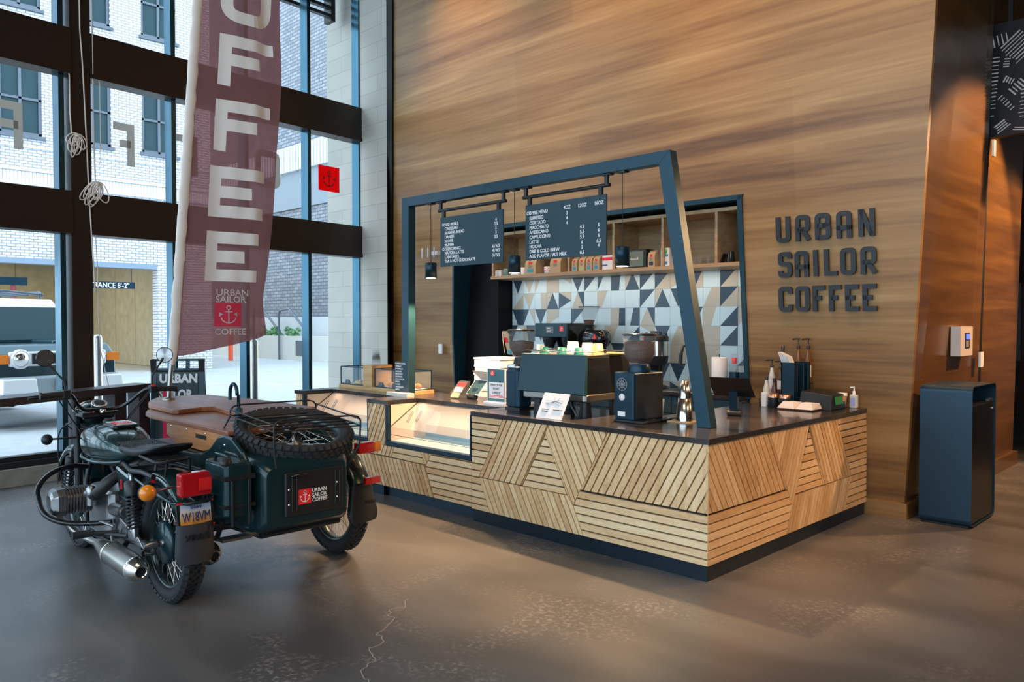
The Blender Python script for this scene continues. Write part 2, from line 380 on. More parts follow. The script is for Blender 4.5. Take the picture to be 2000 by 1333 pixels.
# ---- the leaning timber wall ----
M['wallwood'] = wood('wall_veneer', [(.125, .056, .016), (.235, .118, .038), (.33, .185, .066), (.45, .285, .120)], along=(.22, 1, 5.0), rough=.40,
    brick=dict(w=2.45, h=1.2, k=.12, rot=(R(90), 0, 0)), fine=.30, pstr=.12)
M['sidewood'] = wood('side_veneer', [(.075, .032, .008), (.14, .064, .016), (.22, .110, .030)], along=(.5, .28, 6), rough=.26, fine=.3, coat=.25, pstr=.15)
def wl(x, z, off=0): return (x, 2.640-.09*z-off, z)
ww = MB(); TOP = 7.3
def wpan(pts): ww.prism([wl(x, z) for x, z in pts], (0, .05, 0))
rx = lambda z: .290+.076*z
lx = lambda z: -6.90+.129*z
wpan([(lx(.13), .13), (-5.41, .13), (-5.41, .75), (-5.385, 1.45), (-5.27, 2.4), (-5.225, 2.85), (lx(2.85), 2.85)])
wpan([(lx(2.85), 2.85), (-5.225, 2.85), (-1.10, 2.85), (rx(2.85), 2.85), (rx(TOP), TOP), (lx(TOP), TOP)])
wpan([(-1.085, .13), (rx(.13), .13), (rx(2.85), 2.85), (-1.10, 2.85)])
struct('wall_back', ww, M['wallwood'])
struct('baseboard_back', MB().box(-1.0, .33, 2.585, 2.62, 0, .135), M['wallwood'])
# right return wall: panel leaning out to the fold, sliver, black reveal, second panel
fz = lambda z: 4.30
sw = MB()
sw.add([wl(rx(.13), .13), wl(rx(TOP), TOP), (.62, 4.0, TOP), (.30, 4.32, .13)], [(0, 1, 2, 3)])
sw.add([(.30, 4.32, .13), (.62, 4.0, TOP), (.50, 4.60, TOP), (.30, 4.62, .13)], [(0, 1, 2, 3)])
sw.add([(.29, 4.78, 0), (.40, 4.75, TOP), (.40, 6.32, TOP), (.26, 6.32, 0)], [(0, 1, 2, 3)])
sw.add([(.26, 6.32, 0), (.40, 6.32, TOP), (-.6, 6.4, TOP), (-.6, 6.4, 0)], [(0, 1, 2, 3)])
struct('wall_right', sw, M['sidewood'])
struct('trim_1', MB().hexa([(.285, 4.60, 0), (.285, 4.79, 0), (.1, 4.79, 0), (.1, 4.60, 0)], [(.44, 4.58, TOP), (.44, 4.77, TOP), (.1, 4.77, TOP), (.1, 4.58, TOP)]), M['black'])
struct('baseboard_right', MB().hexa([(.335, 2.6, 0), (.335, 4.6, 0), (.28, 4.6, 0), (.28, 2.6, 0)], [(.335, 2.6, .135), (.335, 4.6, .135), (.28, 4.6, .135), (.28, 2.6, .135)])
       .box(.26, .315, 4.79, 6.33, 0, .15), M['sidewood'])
struct('wall_hall', MB().box(-4.1, 12.1, 19.8, 20, 0, TOP).box(-7, -.6, 6.4, 6.5, 0, TOP).box(-4.1, -4.0, 6.4, 20, 0, TOP), mat('hall_wall', (.06, .022, .010), .4))
struct('wall_east', MB().box(12, 12.15, -10, 20, 0, TOP+.1), mat('east_wall', (.14, .07, .035), .6))
struct('ceiling', MB().box(-8.2, 12.2, -10.2, 20, TOP, TOP+.15), mat('dark_ceiling', (.12, .09, .065), .7))
# ---- stone pier ----
M['stone'] = bricks('limestone', (.60, .57, .50), (.54, .51, .45), (.40, .38, .33), .92, .23, ms=.004, bump=.12, off=.4, noise=.1)
struct('wall_stone', MB().prism([(-8.03, 2.24, -.1), (-6.49, 2.24, -.1), (-6.93, 2.56, -.1), (-6.93, 2.62, -.1), (-8.03, 2.62, -.1)], (0, 0, 8.6)), M['stone'])
struct('trim_2', MB().hexa([wl(lx(0)-.11, 0, .03), wl(lx(0), 0, .03), wl(lx(0), 0, -.03), wl(lx(0)-.11, 0, -.03)], [wl(lx(TOP)-.11, TOP, .03), wl(lx(TOP), TOP, .03), wl(lx(TOP), TOP, -.03), wl(lx(TOP)-.11, TOP, -.03)]), mat('trim_black', (.004, .004, .004), .6))
struct('trim_5', MB().box(-6.9, -5.9, 2.46, 2.62, 2.7, 8.5), M['black'])  # added unseen blocker behind the trim; stops daylight leaking through the gap
# ---- window wall ----
DX, DY = -.116, .9932
def WP(y, n, z):   # y position along the window line, n metres into the room, z
    return (wy(y)+n*.9932, y+n*.116, z)
def wbox(mb, y0, y1, n0, n1, z0, z1):
    return mb.hexa([WP(y0, n0, z0), WP(y0, n1, z0), WP(y1, n1, z0), WP(y1, n0, z0)], [WP(y0, n0, z1), WP(y0, n1, z1), WP(y1, n1, z1), WP(y1, n0, z1)])
struct('wall_curb', wbox(MB(), -10, 2.24, -.30, .10, 0, .175), mat('curb_concrete', (.36, .33, .28), .85, noise=.18, nscale=5, bump=.15, bscale=40))
struct('trim_3', wbox(wbox(MB(), -10, 2.24, -.20, .045, .175, .235), -10, 2.24, -.12, -.01, .235, .285), M['black'])
ys = [-9.4, -8.45, -7.5, -5.55, -4.6, -3.65, -1.86, -.625, .345, 1.315, 2.215]
for y in ys: struct('trim_%d' % (10+ys.index(y)), wbox(MB(), y, y+.055, -.15, .0, .28, TOP), M['mull'])
struct('trim_30', wbox(MB(), -1.755, -1.545, -.26, .03, .0, TOP), M['bronze'])
struct('trim_31', wbox(MB(), -6.55, -6.34, -.26, .03, .0, TOP), M['bronze'])
bn = 0
for z0, z1 in ((2.61, 3.062), (4.30, 4.785), (6.6, 7.1)):
    for a, b_ in ((-10, -1.75), (-1.55, -.28), (-.27, 2.33)):
        bm = wbox(MB(), a, b_, -.16, .05, z0+.02, z1)
        wbox(bm, a, b_+(.03 if b_ > 2 else 0), -.16, .065, z0, z0+.045)
        bn += 1; struct('trim_%d' % (40+bn), bm, M['bronze'])
bays = [-10]+ys+[2.24]
n = 0
for a, b_ in zip(ys, ys[1:]):
    for z0, z1 in ((.28, 2.615), (3.05, 4.31), (4.77, 6.61)):
        n += 1; struct('window_%d' % n, wbox(MB(), a+.05, b_+.005, -.10, -.09, z0, z1), M['dglass'])
# side window wall behind the viewer
sm = MB()
for x in range(-7, 12, 3): sm.box(x, x+.18, -10.1, -9.8, 0, TOP)
for z0, z1 in ((0, .3), (2.6, 3.05), (4.3, 4.78), (6.8, TOP)): sm.box(-8, 12, -10.12, -9.82, z0, z1)
struct('wall_south', sm, M['bronze'])
# ---- drinks ledge on panel legs by the window ----
t = thing('window_ledge', 'low dark bar ledge running along the window behind the motorcycle', 'ledge', (-6.2, -3.0, 0))
M['ledge'] = mat('ledge_laminate', (.030, .016, .020), .35)
def LP(s, n, z): return (-6.12+.485*s-.875*n, -1.12-.875*s-.485*n, z)
def ledge(mb, s0, s1, n0, n1, z0, z1): return mb.hexa([LP(s1, n0, z0), LP(s0, n0, z0), LP(s0, n1, z0), LP(s1, n1, z0)], [LP(s1, n0, z1), LP(s0, n0, z1), LP(s0, n1, z1), LP(s1, n1, z1)])
obj('ledge_top', ledge(MB(), 0, 3.0, 0, .26, .93, 1.0), M['ledge'], t)
for s0 in (.0, .34, 2.5): obj('leg', ledge(MB(), s0, s0+.16, .05, .2, 0, .93), M['ledge'], t)
# patterned screen hung over the corridor
t = thing('hanging_screen', 'black hanging screen patterned with short white strokes above the corridor', 'screen', (.95, 4.85, 3.55))
obj('panel', MB().box(.315, 1.7, 4.8, 4.9, 3.55, 4.69), M['black'], t)
pt = MB(); rs = random.Random(4)
def strokes(cx, cz, wd, ht, ang, n, wv=.012):
    c, s_ = math.cos(R(ang)), math.sin(R(ang))
    for i in range(n):
        k = (i+.5)/n*2-1; L_ = wd*(.75+.25*rs.random())
        ox, oz = -s_*k*ht, c*k*ht; th = wv*(.6+.8*rs.random())
        P = [(cx+ox+c*a-s_*b, 4.798, cz+oz+s_*a+c*b) for a, b in ((-L_, -th/2), (L_, -th*.4), (L_, th/2), (-L_, th*.4))]
        if all(.32 < p[0] < 1.69 and 3.56 < p[2] < 4.68 for p in P): pt.prism(P, (0, -.003, 0))
strokes(.375, 4.02, .045, .35, -4, 18); strokes(.42, 4.52, .06, .10, -80, 5); strokes(.60, 4.42, .13, .13, 40, 8); strokes(.50, 4.28, .03, .05, -10, 4)
strokes(.52, 4.10, .035, .05, 60, 4); strokes(.60, 4.02, .05, .08, -50, 5); strokes(.50, 3.88, .03, .1, 40, 6); strokes(.68, 3.85, .07, .15, -2, 8)
strokes(.47, 3.64, .07, .06, 35, 5); strokes(.62, 3.6, .06, .02, -10, 2)
for q in range(9): strokes(.85+.28*(q % 3), 3.72+.38*(q//3), .12, .16, rs.choice([-60, -5, 35, 85]), 8)
obj('stroke_pattern', pt, mat('grey_paint', (.85, .78, .74), .7), t, stuff=False)
obj('hanger', MB().box(.5, .54, 4.83, 4.87, 4.69, 7.3).box(1.5, 1.54, 4.83, 4.87, 4.69, 7.3), M['black'], t)
# dark door at the end of the corridor
d = struct('door_1', MB().box(-1.2, 2.6, 12.1, 12.18, 0, 5.0), mat('dark_door', (.045, .014, .010), .35))
obj('door_handle', MB().box(-.965, -.905, 11.98, 12.03, .97, 2.365).box(-.95, -.92, 12.03, 12.1, 1.1, 1.15).box(-.95, -.92, 12.03, 12.1, 2.2, 2.25), M['steel'], d, label='long steel pull handle')
# ---- wall devices ----
def plate(name, label, cat, o, w_, h_, m, ax='y'):
    b = MB()
    if ax == 'y': b.rbox(o[0]-w_/2, o[0]+w_/2, o[1]-.02, o[1], o[2]-h_/2, o[2]+h_/2, .003)
    else: b.box(o[0], o[0]+.02, o[1]-w_/2, o[1]+w_/2, o[2]-h_/2, o[2]+h_/2)
    return tag(obj(name, b, m), label, cat)
plate('light_switch', 'small white light switch on the timber wall left of the shelving niche', 'switch', (-5.60, 2.482, 1.30), .075, .13, M['white'])
plate('wall_plate', 'white plate low on the side wall above the blue bin', 'switch', (.385, 4.45, 1.29), .10, .15, M['white'], 'x')
plate('wall_plate', 'slim white plate high on the side wall', 'switch', (.47, 4.46, 3.37), .07, .16, M['white'], 'x')
# keypad
K = thing('alarm_keypad', 'cream access keypad with small blue screen on the dark side wall', 'keypad', (.40, 3.80, 1.36))
kx = .375
obj('case', MB().hexa([(kx, 3.55, 1.35), (kx+.075, 3.58, 1.35), (kx+.075, 3.95, 1.35), (kx, 3.95, 1.35)], [(kx, 3.55, 1.62), (kx+.075, 3.58, 1.62), (kx+.075, 3.95, 1.62), (kx, 3.95, 1.62)]), mat('keypad_cream', (.62, .56, .52), .5), K)
obj('keys', MB().box(kx+.076, kx+.080, 3.70, 3.84, 1.42, 1.56), M['black'], K, label='dark key field')
obj('display', MB().box(kx+.081, kx+.084, 3.72, 3.83, 1.50, 1.55), mat('lcd_blue', (.10, .18, .9), .4, emit=1.2), K, label='blue lit display')
obj('key_grid', MB().box(kx+.081, kx+.083, 3.72, 3.74, 1.43, 1.49).box(kx+.081, kx+.083, 3.75, 3.77, 1.43, 1.49).box(kx+.081, kx+.083, 3.78, 3.80, 1.43, 1.49), mat('key_grey', (.35, .35, .38), .5), K)
# ---- sign lettering on the wall ----
S = thing('wall_sign', 'raised black lettering URBAN SAILOR COFFEE fixed to the timber wall', 'sign', (-.3, 2.43, 1.75))
n_ = Vector((0, -1, -.09)).normalized(); Vv = Vector((0, -.09, 1)).normalized()
M['signblack'] = mat('sign_black', (.020, .026, .034), .45)
# letter spans measured along the wall
for word, zt, zb, sp in (
    ('URBAN', 2.614, 2.384, [(-.734, -.602), (-.551, -.419), (-.372, -.235), (-.184, -.056), (.002, .134)]),
    ('SAILOR', 2.300, 2.068, [(-.724, -.595), (-.567, -.441), (-.397, -.350), (-.301, -.186), (-.158, -.028), (.012, .142)]),
    ('COFFEE', 1.987, 1.758, [(-.730, -.599), (-.571, -.440), (-.413, -.299), (-.266, -.157), (-.125, -.010), (.021, .136)])):
    for ch, (a, b_) in zip(word, sp):
        obj('letter', glyph(ch, b_-a, zt-zb, .040, frameM(Vector(wl(a-.015, zb, .010)), (1, 0, 0), Vv), .026), M['signblack'], S)
# ================= street outside =================
M['asphalt'] = mat('asphalt', (.40, .41, .42), .85, noise=.08, nscale=3)
M['wbrick'] = bricks('white_brick', (.74, .74, .76), (.64, .64, .67), (.20, .22, .27), .24, .088, ms=.012, plane='yz', bump=.3, noise=.05)
M['dbrick'] = bricks('grey_brick', (.18, .19, .22), (.30, .31, .34), (.10, .11, .13), .42, .15, ms=.02, bump=.3, noise=.1)
M['extframe'] = mat('grey_window_frame', (.10, .12, .15), .4)
M['extglass'] = mat('dark_glazing', (.025, .055, .065), .1, spec=.15)
M['yellowconc'] = bricks('garage_concrete', (.50, .46, .32), (.46, .42, .30), (.24, .22, .17), 2.2, 5, ms=.02, plane='yz', bump=.1, off=0, noise=.25)
struct('street_ground', MB().box(-60, -7.3, -40, 13.4, -.12, -.02).box(-7.3, -6.7, -12, 2.2, -.12, -.02), M['asphalt'])
lines = MB()
for (x0, y0, x1, y1) in ((-13.5, 2.2, -10.0, 4.6), (-19, 4.5, -14.8, 7.3), (-30, 2, -22, 9), (-9.2, 1.6, -10.6, 1.5)):
    a = Vector((x0, y0, -.015)); b_ = Vector((x1, y1, -.015)); n_ = (b_-a).cross(Vector((0, 0, 1))).normalized()*.06
    lines.add([a-n_, b_-n_, b_+n_, a+n_], [(0, 1, 2, 3)])
struct('road_marking', lines, M['white'])
# white brick building across the street
B = thing('brick_building', 'white painted brick building across the street with garage opening', 'building', (-25.2, 0, 0))
wb = MB(); X0, X1 = -25.4, -25.0
rowsz = [(3.63, 7.38), (9.95, 11.3), (13.9, 17)]
for z0, z1 in rowsz: wb.box(X0, X1, -14, 8.0, z0, z1)
wins = [(-6.9, -5.75), (-4.8, -3.65), (-2.7, -1.55), (-.6, .55), (1.52, 2.68), (3.55, 4.68), (5.66, 6.82)]
edges = [-14]+[e for a, b_ in wins for e in (a, b_)]+[8.0]
for z0, z1 in ((7.38, 9.95), (11.3, 13.9)):
    for a, b_ in zip(edges[::2], edges[1::2]): wb.box(X0, X1, a, b_, z0, z1)
wb.box(-25.4, X1, 6.1, 8.0, -.1, 3.63)
obj('wall', wb, M['wbrick'], B)
obj('lintel', MB().box(X0, X1+.05, -14, 6.1, 3.46, 3.63), mat('lintel_steel', (.22, .28, .36), .4), B)
obj('string_course', MB().box(X1, X1+.10, -14, 8, 6.28, 6.36).box(X1, X1+.08, -14, 8, 5.86, 5.94).box(X1, X1+.05, -14, 8, 7.0, 7.05), mat('pale_stone_band', (.62, .66, .70), .7), B)
sc_ = MB()
for i in range(180): sc_.box(X1, X1+.03, -10+i*.10, -10+i*.10+.085, 5.95, 6.27)
obj('soldier_course', sc_, M['white'], B)
for (a, b_) in wins:
    for z0, z1 in ((7.4, 9.95), (11.3, 13.9)):
        f = MB(); x = X1-.12; m_ = (a+b_)/2; zt = z0+(z1-z0)*.42
        f.box(x, x+.07, a, a+.08, z0, z1).box(x, x+.07, b_-.08, b_, z0, z1).box(x, x+.07, a, b_, z1-.08, z1).box(x, x+.07, a, b_, z0, z0+.08).box(x, x+.07, m_-.04, m_+.04, z0, z1).box(x, x+.07, a, b_, zt, zt+.07).box(X1, X1+.09, a-.08, b_+.08, z0-.12, z0-.02)
        w_ = obj('window', f, M['extframe'], B); obj('pane', MB().box(x-.02, x, a, b_, z0, z1), M['extglass'], w_)
obj('garage_wall', MB().box(-36.2, -36, -14, 12, -.1, 5), M['yellowconc'], B)
obj('garage_side_wall', MB().box(-44, X1-.4, 7.0, 7.4, -.1, 4.5), bricks('garage_concrete_side', (.52, .49, .38), (.48, .45, .36), (.26, .24, .19), 2.2, 5, ms=.02, bump=.1, off=0, noise=.25), B)
obj('garage_ceiling', MB().box(-36, X0, -14, 7.7, 4.3, 4.5), M['offwhite'], B)
gf = obj('wall_lamp', MB().hexa([(-35.9, 8.75, 3.05), (-35.4, 8.75, 3.05), (-35.4, 9.75, 3.05), (-35.9, 9.75, 3.05)], [(-35.9, 8.9, 3.45), (-35.6, 8.9, 3.45), (-35.6, 9.6, 3.45), (-35.9, 9.6, 3.45)]), M['black'], B)
obj('glow', MB().box(-35.8, -35.5, 9.0, 9.5, 3.02, 3.045), M['lamp'], gf, label='lit lamp underside')
light('garage_lamp', 'AREA', (-31, 2, 4.2), 420, (1, .80, .42), target=(-31, 2, 0), size=6)
light('garage_lamp', 'POINT', (-35.3, 9.25, 2.8), 160, (1, .75, .4), shadow_soft_size=.3)
E_ = thing('clearance_bar', 'dark hanging bar lettered ENTRANCE 8\'-2" in the garage opening', 'sign', (-25.15, 4.4, 2.78))
obj('bar', MB().box(-25.19, -25.12, 3.0, 5.42, 2.78, 3.0), M['navy'], E_)
obj('lettering', put_text(MB(), 'ENTRANCE 8\'-2"', .24, (-25.11, 3.75, 2.805), U=(0, 1, 0), bold=.01, sx=.85), M['white'], E_)
obj('hanger', MB().box(-25.16, -25.14, 3.1, 3.12, 3.0, 3.47).box(-25.16, -25.14, 5.3, 5.32, 3.0, 3.47), M['black'], E_)
E2 = thing('garage_sign', 'dark blue sign on a red post standing in front of the garage', 'sign', (-24, 1.6, 0))
obj('board', MB().box(-24.0, -23.9, .7, 1.95, 2.75, 2.98), M['navy'], E2); obj('post', MB().box(-24.0, -23.92, 1.55, 1.65, -.02, 2.75), mat('red_post', (.25, .03, .05), .5), E2)
# grey brick building at the end of the street
G = thing('grey_brick_building', 'tall grey brick building behind the planter at the end of the street', 'building', (-33, 15, 0))
obj('wall', MB().box(-48, -22, 14.4, 15.0, 1.9, 6.9).box(-48, -22, 14.4, 15, 9.8, 24), M['dbrick'], G)
obj('smooth_band', MB().box(-48, -22, 14.3, 15.0, 6.9, 8.6), mat('grey_render', (.22, .25, .28), .8), G)
cg = MB()
for i in range(100): cg.box(-48+i*.26, -48+i*.26+.17, 14.15, 14.3, 8.6, 9.75)
obj('corrugated_panel', cg.box(-48, -22, 14.3, 15, 8.6, 9.8), mat('pale_sheet_metal', (.62, .66, .72), .5), G)
obj('plinth', MB().box(-48, -22, 14.2, 15, -.1, 1.9), mat('pale_concrete', (.50, .52, .54), .85), G)
P_ = thing('street_planter', 'low concrete planter wall with small green shrubs by the grey building', 'planter', (-30, 13.7, 0))
obj('wall', MB().box(-48, -22, 13.4, 14.0, -.1, 1.05), mat('planter_concrete', (.56, .56, .52), .85), P_)
obj('vent', MB().box(-28.6, -27.4, 13.38, 13.42, .2, .85), M['extframe'], P_)
sh = MB(); rs = random.Random(2)
for x in (-34.2, -33.6, -31.9, -31.1, -30.8, -29.6, -29.3):
    for k in range(26):
        c = Vector((x+rs.gauss(0, .22), 13.7+rs.uniform(-.15, .15), 1.05+abs(rs.gauss(0, .15)))); sh.ellipsoid(c, .09, .09, .07, 6, 4)
obj('shrub', sh, mat('shrub_green', (.12, .26, .12), .8), P_, stuff=True)
for x, nm in ((-32.3, ''), (-29.9, '')):
    h = thing('handrail', 'dark curved handrail rising behind the planter'+(' nearer the white building' if x < -31 else ' nearer the stone pier'), 'handrail', (x, 13.3, 0))
    obj('rail', MB().tube([(x, 13.3, -.02), (x, 13.3, 2.0), (x+.1, 13.3, 2.2), (x+.9, 13.3, 2.25), (x+2.2, 13.3, 1.4)], .05, 8), M['extframe'], h)
# bollards and marker post
def bollard(px, py, h_, r_, label):
    b_ = MB().lathe([(r_, 0), (r_, h_*.97), (r_*.8, h_), (.001, h_+.01)], (px, py, -.02), n=20)
    tag(obj('bollard', b_, M['bollard']), label, 'bollard', 'steel bollards on the pavement')
M['bollard'] = mat('bollard_steel', (.55, .58, .60), .25, metal=.85)
bollard(-7.75, .86, 1.44, .058, 'pale steel bollard outside seen past the brown banner')
bollard(-9.23, -.71, 1.50, .060, 'pale steel bollard outside beside the dark steel column')
tag(obj('marker_post', MB().lathe([(.10, 0), (.10, 1.3), (.05, 1.4), (.001, 1.41)], (-30.5, 11.3, -.02), n=12), mat('orange_post', (.9, .12, .05), .5)), 'slim orange marker post standing across the street', 'post')
# louvred sunshade outside the top window
lv = thing('louvre_sunshade', 'dark louvred metal sunshade outside the top right window', 'sunshade', (-7.6, 1.5, 6.1))
for i in range(4):
    z = 6.16+.12*i; obj('louvre', MB().hexa([(-7.50, .6, z), (-7.38, .6, z-.02), (-7.50, 2.0, z-.02), (-7.62, 2.0, z)], [(-7.50, .6, z+.045), (-7.38, .6, z+.025), (-7.50, 2.0, z+.025), (-7.62, 2.0, z+.045)]), M['black'], lv)
obj('bracket', MB().box(-7.72, -7.52, 2.0, 2.07, 6.10, 6.9), M['black'], lv)
# ---- the off-road car ----
V = thing('off_road_car', 'teal off-road car with white roof and round headlights outside', 'car', (-11.35, -.57, -.02))
ox, oy = -11.35, -.57
def cb(mb, x0, x1, y0, y1, z0, z1, tx0=0, tx1=0, ty=0):
    a = [(ox+x0, oy+y0, z0), (ox+x1, oy+y0, z0), (ox+x1, oy+y1, z0), (ox+x0, oy+y1, z0)]
    b_ = [(ox+x0+tx0, oy+y0+ty, z1), (ox+x1-tx1, oy+y0+ty, z1), (ox+x1-tx1, oy+y1-ty, z1), (ox+x0+tx0, oy+y1-ty, z1)]
    return mb.hexa(a, b_)
car = mat('car_teal', (.025, .070, .090), .3, metal=.3, coat=.6)
body = MB(); cb(body, -4.3, -.12, -.93, .93, .55, 1.0, 0, .02, .02); cb(body, -4.3, -.15, -.91, .91, 1.0, 1.16, .02, .12, .05)
cb(body, -4.25, -1.35, -.86, .86, 1.16, 1.22, .02, .02, .02)
obj('body', body, car, V, bevel=.04)
obj('roof', cb(MB(), -4.15, -1.62, -.76, .76, 1.68, 1.83, .05, .1, .06), M['white'], V, bevel=.03)
obj('windscreen', cb(MB(), -1.75, -1.35, -.82, .82, 1.20, 1.70, 0, .26, .06), M['extglass'], V)
obj('cabin_glass', cb(MB(), -4.2, -1.8, -.84, .84, 1.20, 1.70, .02, .0, .08), M['extglass'], V)
obj('grille_band', MB().box(ox-.15, ox-.06, oy-.72, oy+.72, .86, 1.06), M['white'], V, bevel=.02)
obj('grille', MB().box(ox-.10, ox-.045, oy-.42, oy+.42, .89, 1.03), M['black'], V)
for s_ in (-1, 1):
    h = obj('headlight', MB().lathe([(.135, 0), (.135, .05), (.12, .07)], (ox-.10, oy+s_*.58, .96), (1, 0, 0), 24), M['white'], V)
    obj('lens', MB().lathe([(.105, 0), (.08, .03), (.001, .045)], (ox-.03, oy+s_*.58, .96), (1, 0, 0), 24), M['chrome'], h)
    obj('marker_lamp', MB().box(ox-.22, ox-.07, oy+s_*.84-.10, oy+s_*.84+.10, .90, 1.02), mat('marker_orange', (.95, .25, .03), .3), V)
    wh = obj('wheel', MB().torus((ox-.85, oy+s_*.80, .40), (0, 1, 0), .27, .13, 28, 10), M['rubber'], V); obj('rim', MB().cyl((ox-.85, oy+s_*.74, .40), (ox-.85, oy+s_*.88, .40), .2, n=16), M['alu'], wh)
    wh = obj('wheel', MB().torus((ox-3.5, oy+s_*.80, .40), (0, 1, 0), .27, .13, 28, 10), M['rubber'], V); obj('rim', MB().cyl((ox-3.5, oy+s_*.74, .40), (ox-3.5, oy+s_*.88, .40), .2, n=16), M['alu'], wh)
    obj('fender_flare', MB().box(ox-1.35, ox-.35, oy+s_*.90-.06, oy+s_*.90+.06, .72, .86), M['extframe'], V, bevel=.02)
    obj('bumper_tube', cb(MB(), -.1, .12, s_*.66-.25, s_*.66+.25, .50, .70, 0, .02, .02), M['white'], V, bevel=.02)
obj('bumper', cb(MB(), -.2, .08, -.9, .9, .42, .72, 0, .03, .03), mat('bumper_grey', (.30, .35, .38), .5), V, bevel=.03)
obj('number_plate', MB().box(ox+.08, ox+.09, oy-.16, oy+.16, .52, .68), mat('plate_grey', (.25, .2, .2), .5), V)
obj('bonnet_scoop', MB().box(ox-1.2, ox-.5, oy+.1, oy+.55, 1.15, 1.2), car, V, bevel=.02)
rk = MB()
for s_ in (-1, 1): rk.tube([(ox-4, oy+s_*.62, 1.92), (ox-2, oy+s_*.62, 1.94), (ox-1.8, oy+s_*.55, 1.9)], .025)
for x in (-3.9, -3.4, -2.9, -2.4, -1.85): rk.tube([(ox+x, oy-.62, 1.90), (ox+x, oy, 1.95), (ox+x, oy+.62, 1.90)], .02)
for x in (-3.9, -1.95):
    for s_ in (-1, 1): rk.tube([(ox+x, oy+s_*.6, 1.80), (ox+x, oy+s_*.6, 1.92)], .02)
obj('roof_rack', rk, M['extframe'], V)
V.rotation_euler = (0, 0, R(11)); V.scale = (1.05, 1.03, 1.13)
# ================= service counter =================
M['slatA'] = wood('ash_slats', [(.62, .38, .18), (.80, .54, .29), (.90, .69, .42)], along=(2.5, 2.5, 22), rough=.5, island=.32, fine=.4, pstr=.1)
M['slatB'] = wood('oak_slats_vertical', [(.58, .34, .15), (.76, .50, .26), (.88, .65, .38)], along=(14, 14, 3), rough=.5, island=.30, fine=.4, pstr=.1)
M['backing'] = mat('slat_backing', (.016, .013, .012), .7)
M['top'] = mat('dark_stone_worktop', (.035, .030, .030), .20, noise=.35, nscale=60, coat=.2)
def clip(poly, n, d):   # keep n.p <= d
    out = []
    for i, p in enumerate(poly):
        q = poly[(i+1) % len(poly)]; a = n[0]*p[0]+n[1]*p[1]-d; b_ = n[0]*q[0]+n[1]*q[1]-d
        if a <= 0: out.append(p)
        if a*b_ < 0: t = a/(a-b_); out.append((p[0]+(q[0]-p[0])*t, p[1]+(q[1]-p[1])*t))
    return out
def slats(poly, ang, pitch, gap, f3, depth, phase=0.0):
    """convex polygon filled with battens running at ang degrees; f3 maps (u,v)->3D"""
    mb = MB(); a = R(ang); n = (-math.sin(a), math.cos(a)); ds = [n[0]*p[0]+n[1]*p[1] for p in poly]
    k0 = math.floor((min(ds)-phase)/pitch); k1 = math.ceil((max(ds)-phase)/pitch)
    for k in range(k0, k1+1):
        lo = phase+k*pitch+gap/2; hi = phase+(k+1)*pitch-gap/2
        q = clip(clip(poly, n, hi), (-n[0], -n[1]), -lo)
        if len(q) > 2:
            A = sum(q[i][0]*q[(i+1) % len(q)][1]-q[(i+1) % len(q)][0]*q[i][1] for i in range(len(q)))/2
            if abs(A) < 2e-5: continue
            if A < 0: q = q[::-1]
            P3 = [f3(*p) for p in q]; mb.prism(P3, depth)
    return mb
FR = lambda u, v: (u, 0.0, v)
SD = lambda u, v: (0.0, u, v)
C1 = thing('service_counter', 'corner coffee counter clad in angled pale wood slats', 'counter', (-1.1, 1.3, 0))
g = .011; pt_ = .0565
def fpan(poly, ang, par, phase=0, pitch=pt_, dep=(0, .022, 0), m=None, f=FR): return obj('slat_panel', slats(poly, ang, pitch, g, f, dep, phase), m or (M['slatA'] if abs(ang) < 5 else M['slatB']), par)
hp = .883 % pt_
fpan([(-2.236, .883), (-1.868, .883), (-2.15, .383), (-2.236, .383)], 0, C1, hp)
fpan([(-2.236, .383), (-2.15, .383), (-2.02, .105), (-2.236, .105)], 0, C1, hp)
fpan([(-1.860, .883), (-1.372, .883), (-1.652, .383), (-2.143, .383)], 60.5, C1, pitch=.0545)
fpan([(-1.403, .80), (-1.640, .383), (-1.190, .383)], 0, C1, hp)
fpan([(-1.366, .883), (-.812, .883), (-1.124, .318), (-1.40, .822)], -62.5, C1, pitch=.0545)
fpan([(-1.176, .378), (-1.13, .312), (-1.40, .815), (-1.397, .79)], -62.5, C1, pitch=.2)
fpan([(-2.147, .375), (-1.53, .375), (-1.385, .105), (-2.012, .105)], -62, C1, pitch=.0525)
fpan([(-1.526, .375), (-1.183, .375), (-1.124, .300), (-1.032, .105), (-1.381, .105)], -62, C1, pitch=.0525)
fpan([(-.802, .883), (-.004, .883), (-.004, .440), (-1.055, .440)], 60.5, C1, pitch=.0585)
fpan([(-1.058, .432), (-.004, .432), (-.004, .105), (-1.025, .105), (-1.120, .307)], 0, C1, (.432-.004) % pt_)
SDd = (-.022, 0, 0)
def span_(poly, ang, phase=0, pitch=pt_): return obj('slat_panel', slats(poly, ang, pitch, g*.95, SD, SDd, phase), M['slatC'] if abs(ang) > 5 else M['slatD'], C1)
M['slatC'] = wood('slats_side_warm_tint_vertical', [(.48, .27, .11), (.64, .40, .19), (.76, .53, .29)], along=(14, 14, 3), rough=.5, island=.30, fine=.4, pstr=.1); M['slatD'] = wood('slats_side_warm_tint', [(.52, .29, .12), (.68, .43, .21), (.80, .56, .31)], along=(2.5, 2.5, 22), rough=.5, island=.3, fine=.4, pstr=.1)  # same slat wood; warm side light is put into a deeper, more orange tone
span_([(.004, .883), (.812, .883), (1.093, .440), (.004, .440)], -57.5)
span_([(.820, .883), (1.455, .883), (1.222, .374), (1.175, .305), (1.100, .435)], 64.5, pitch=.050)
span_([(1.462, .815), (1.232, .383), (1.705, .383)], 0, hp)
span_([(1.462, .883), (1.955, .883), (2.25, .378), (1.715, .378)], -60, pitch=.050)
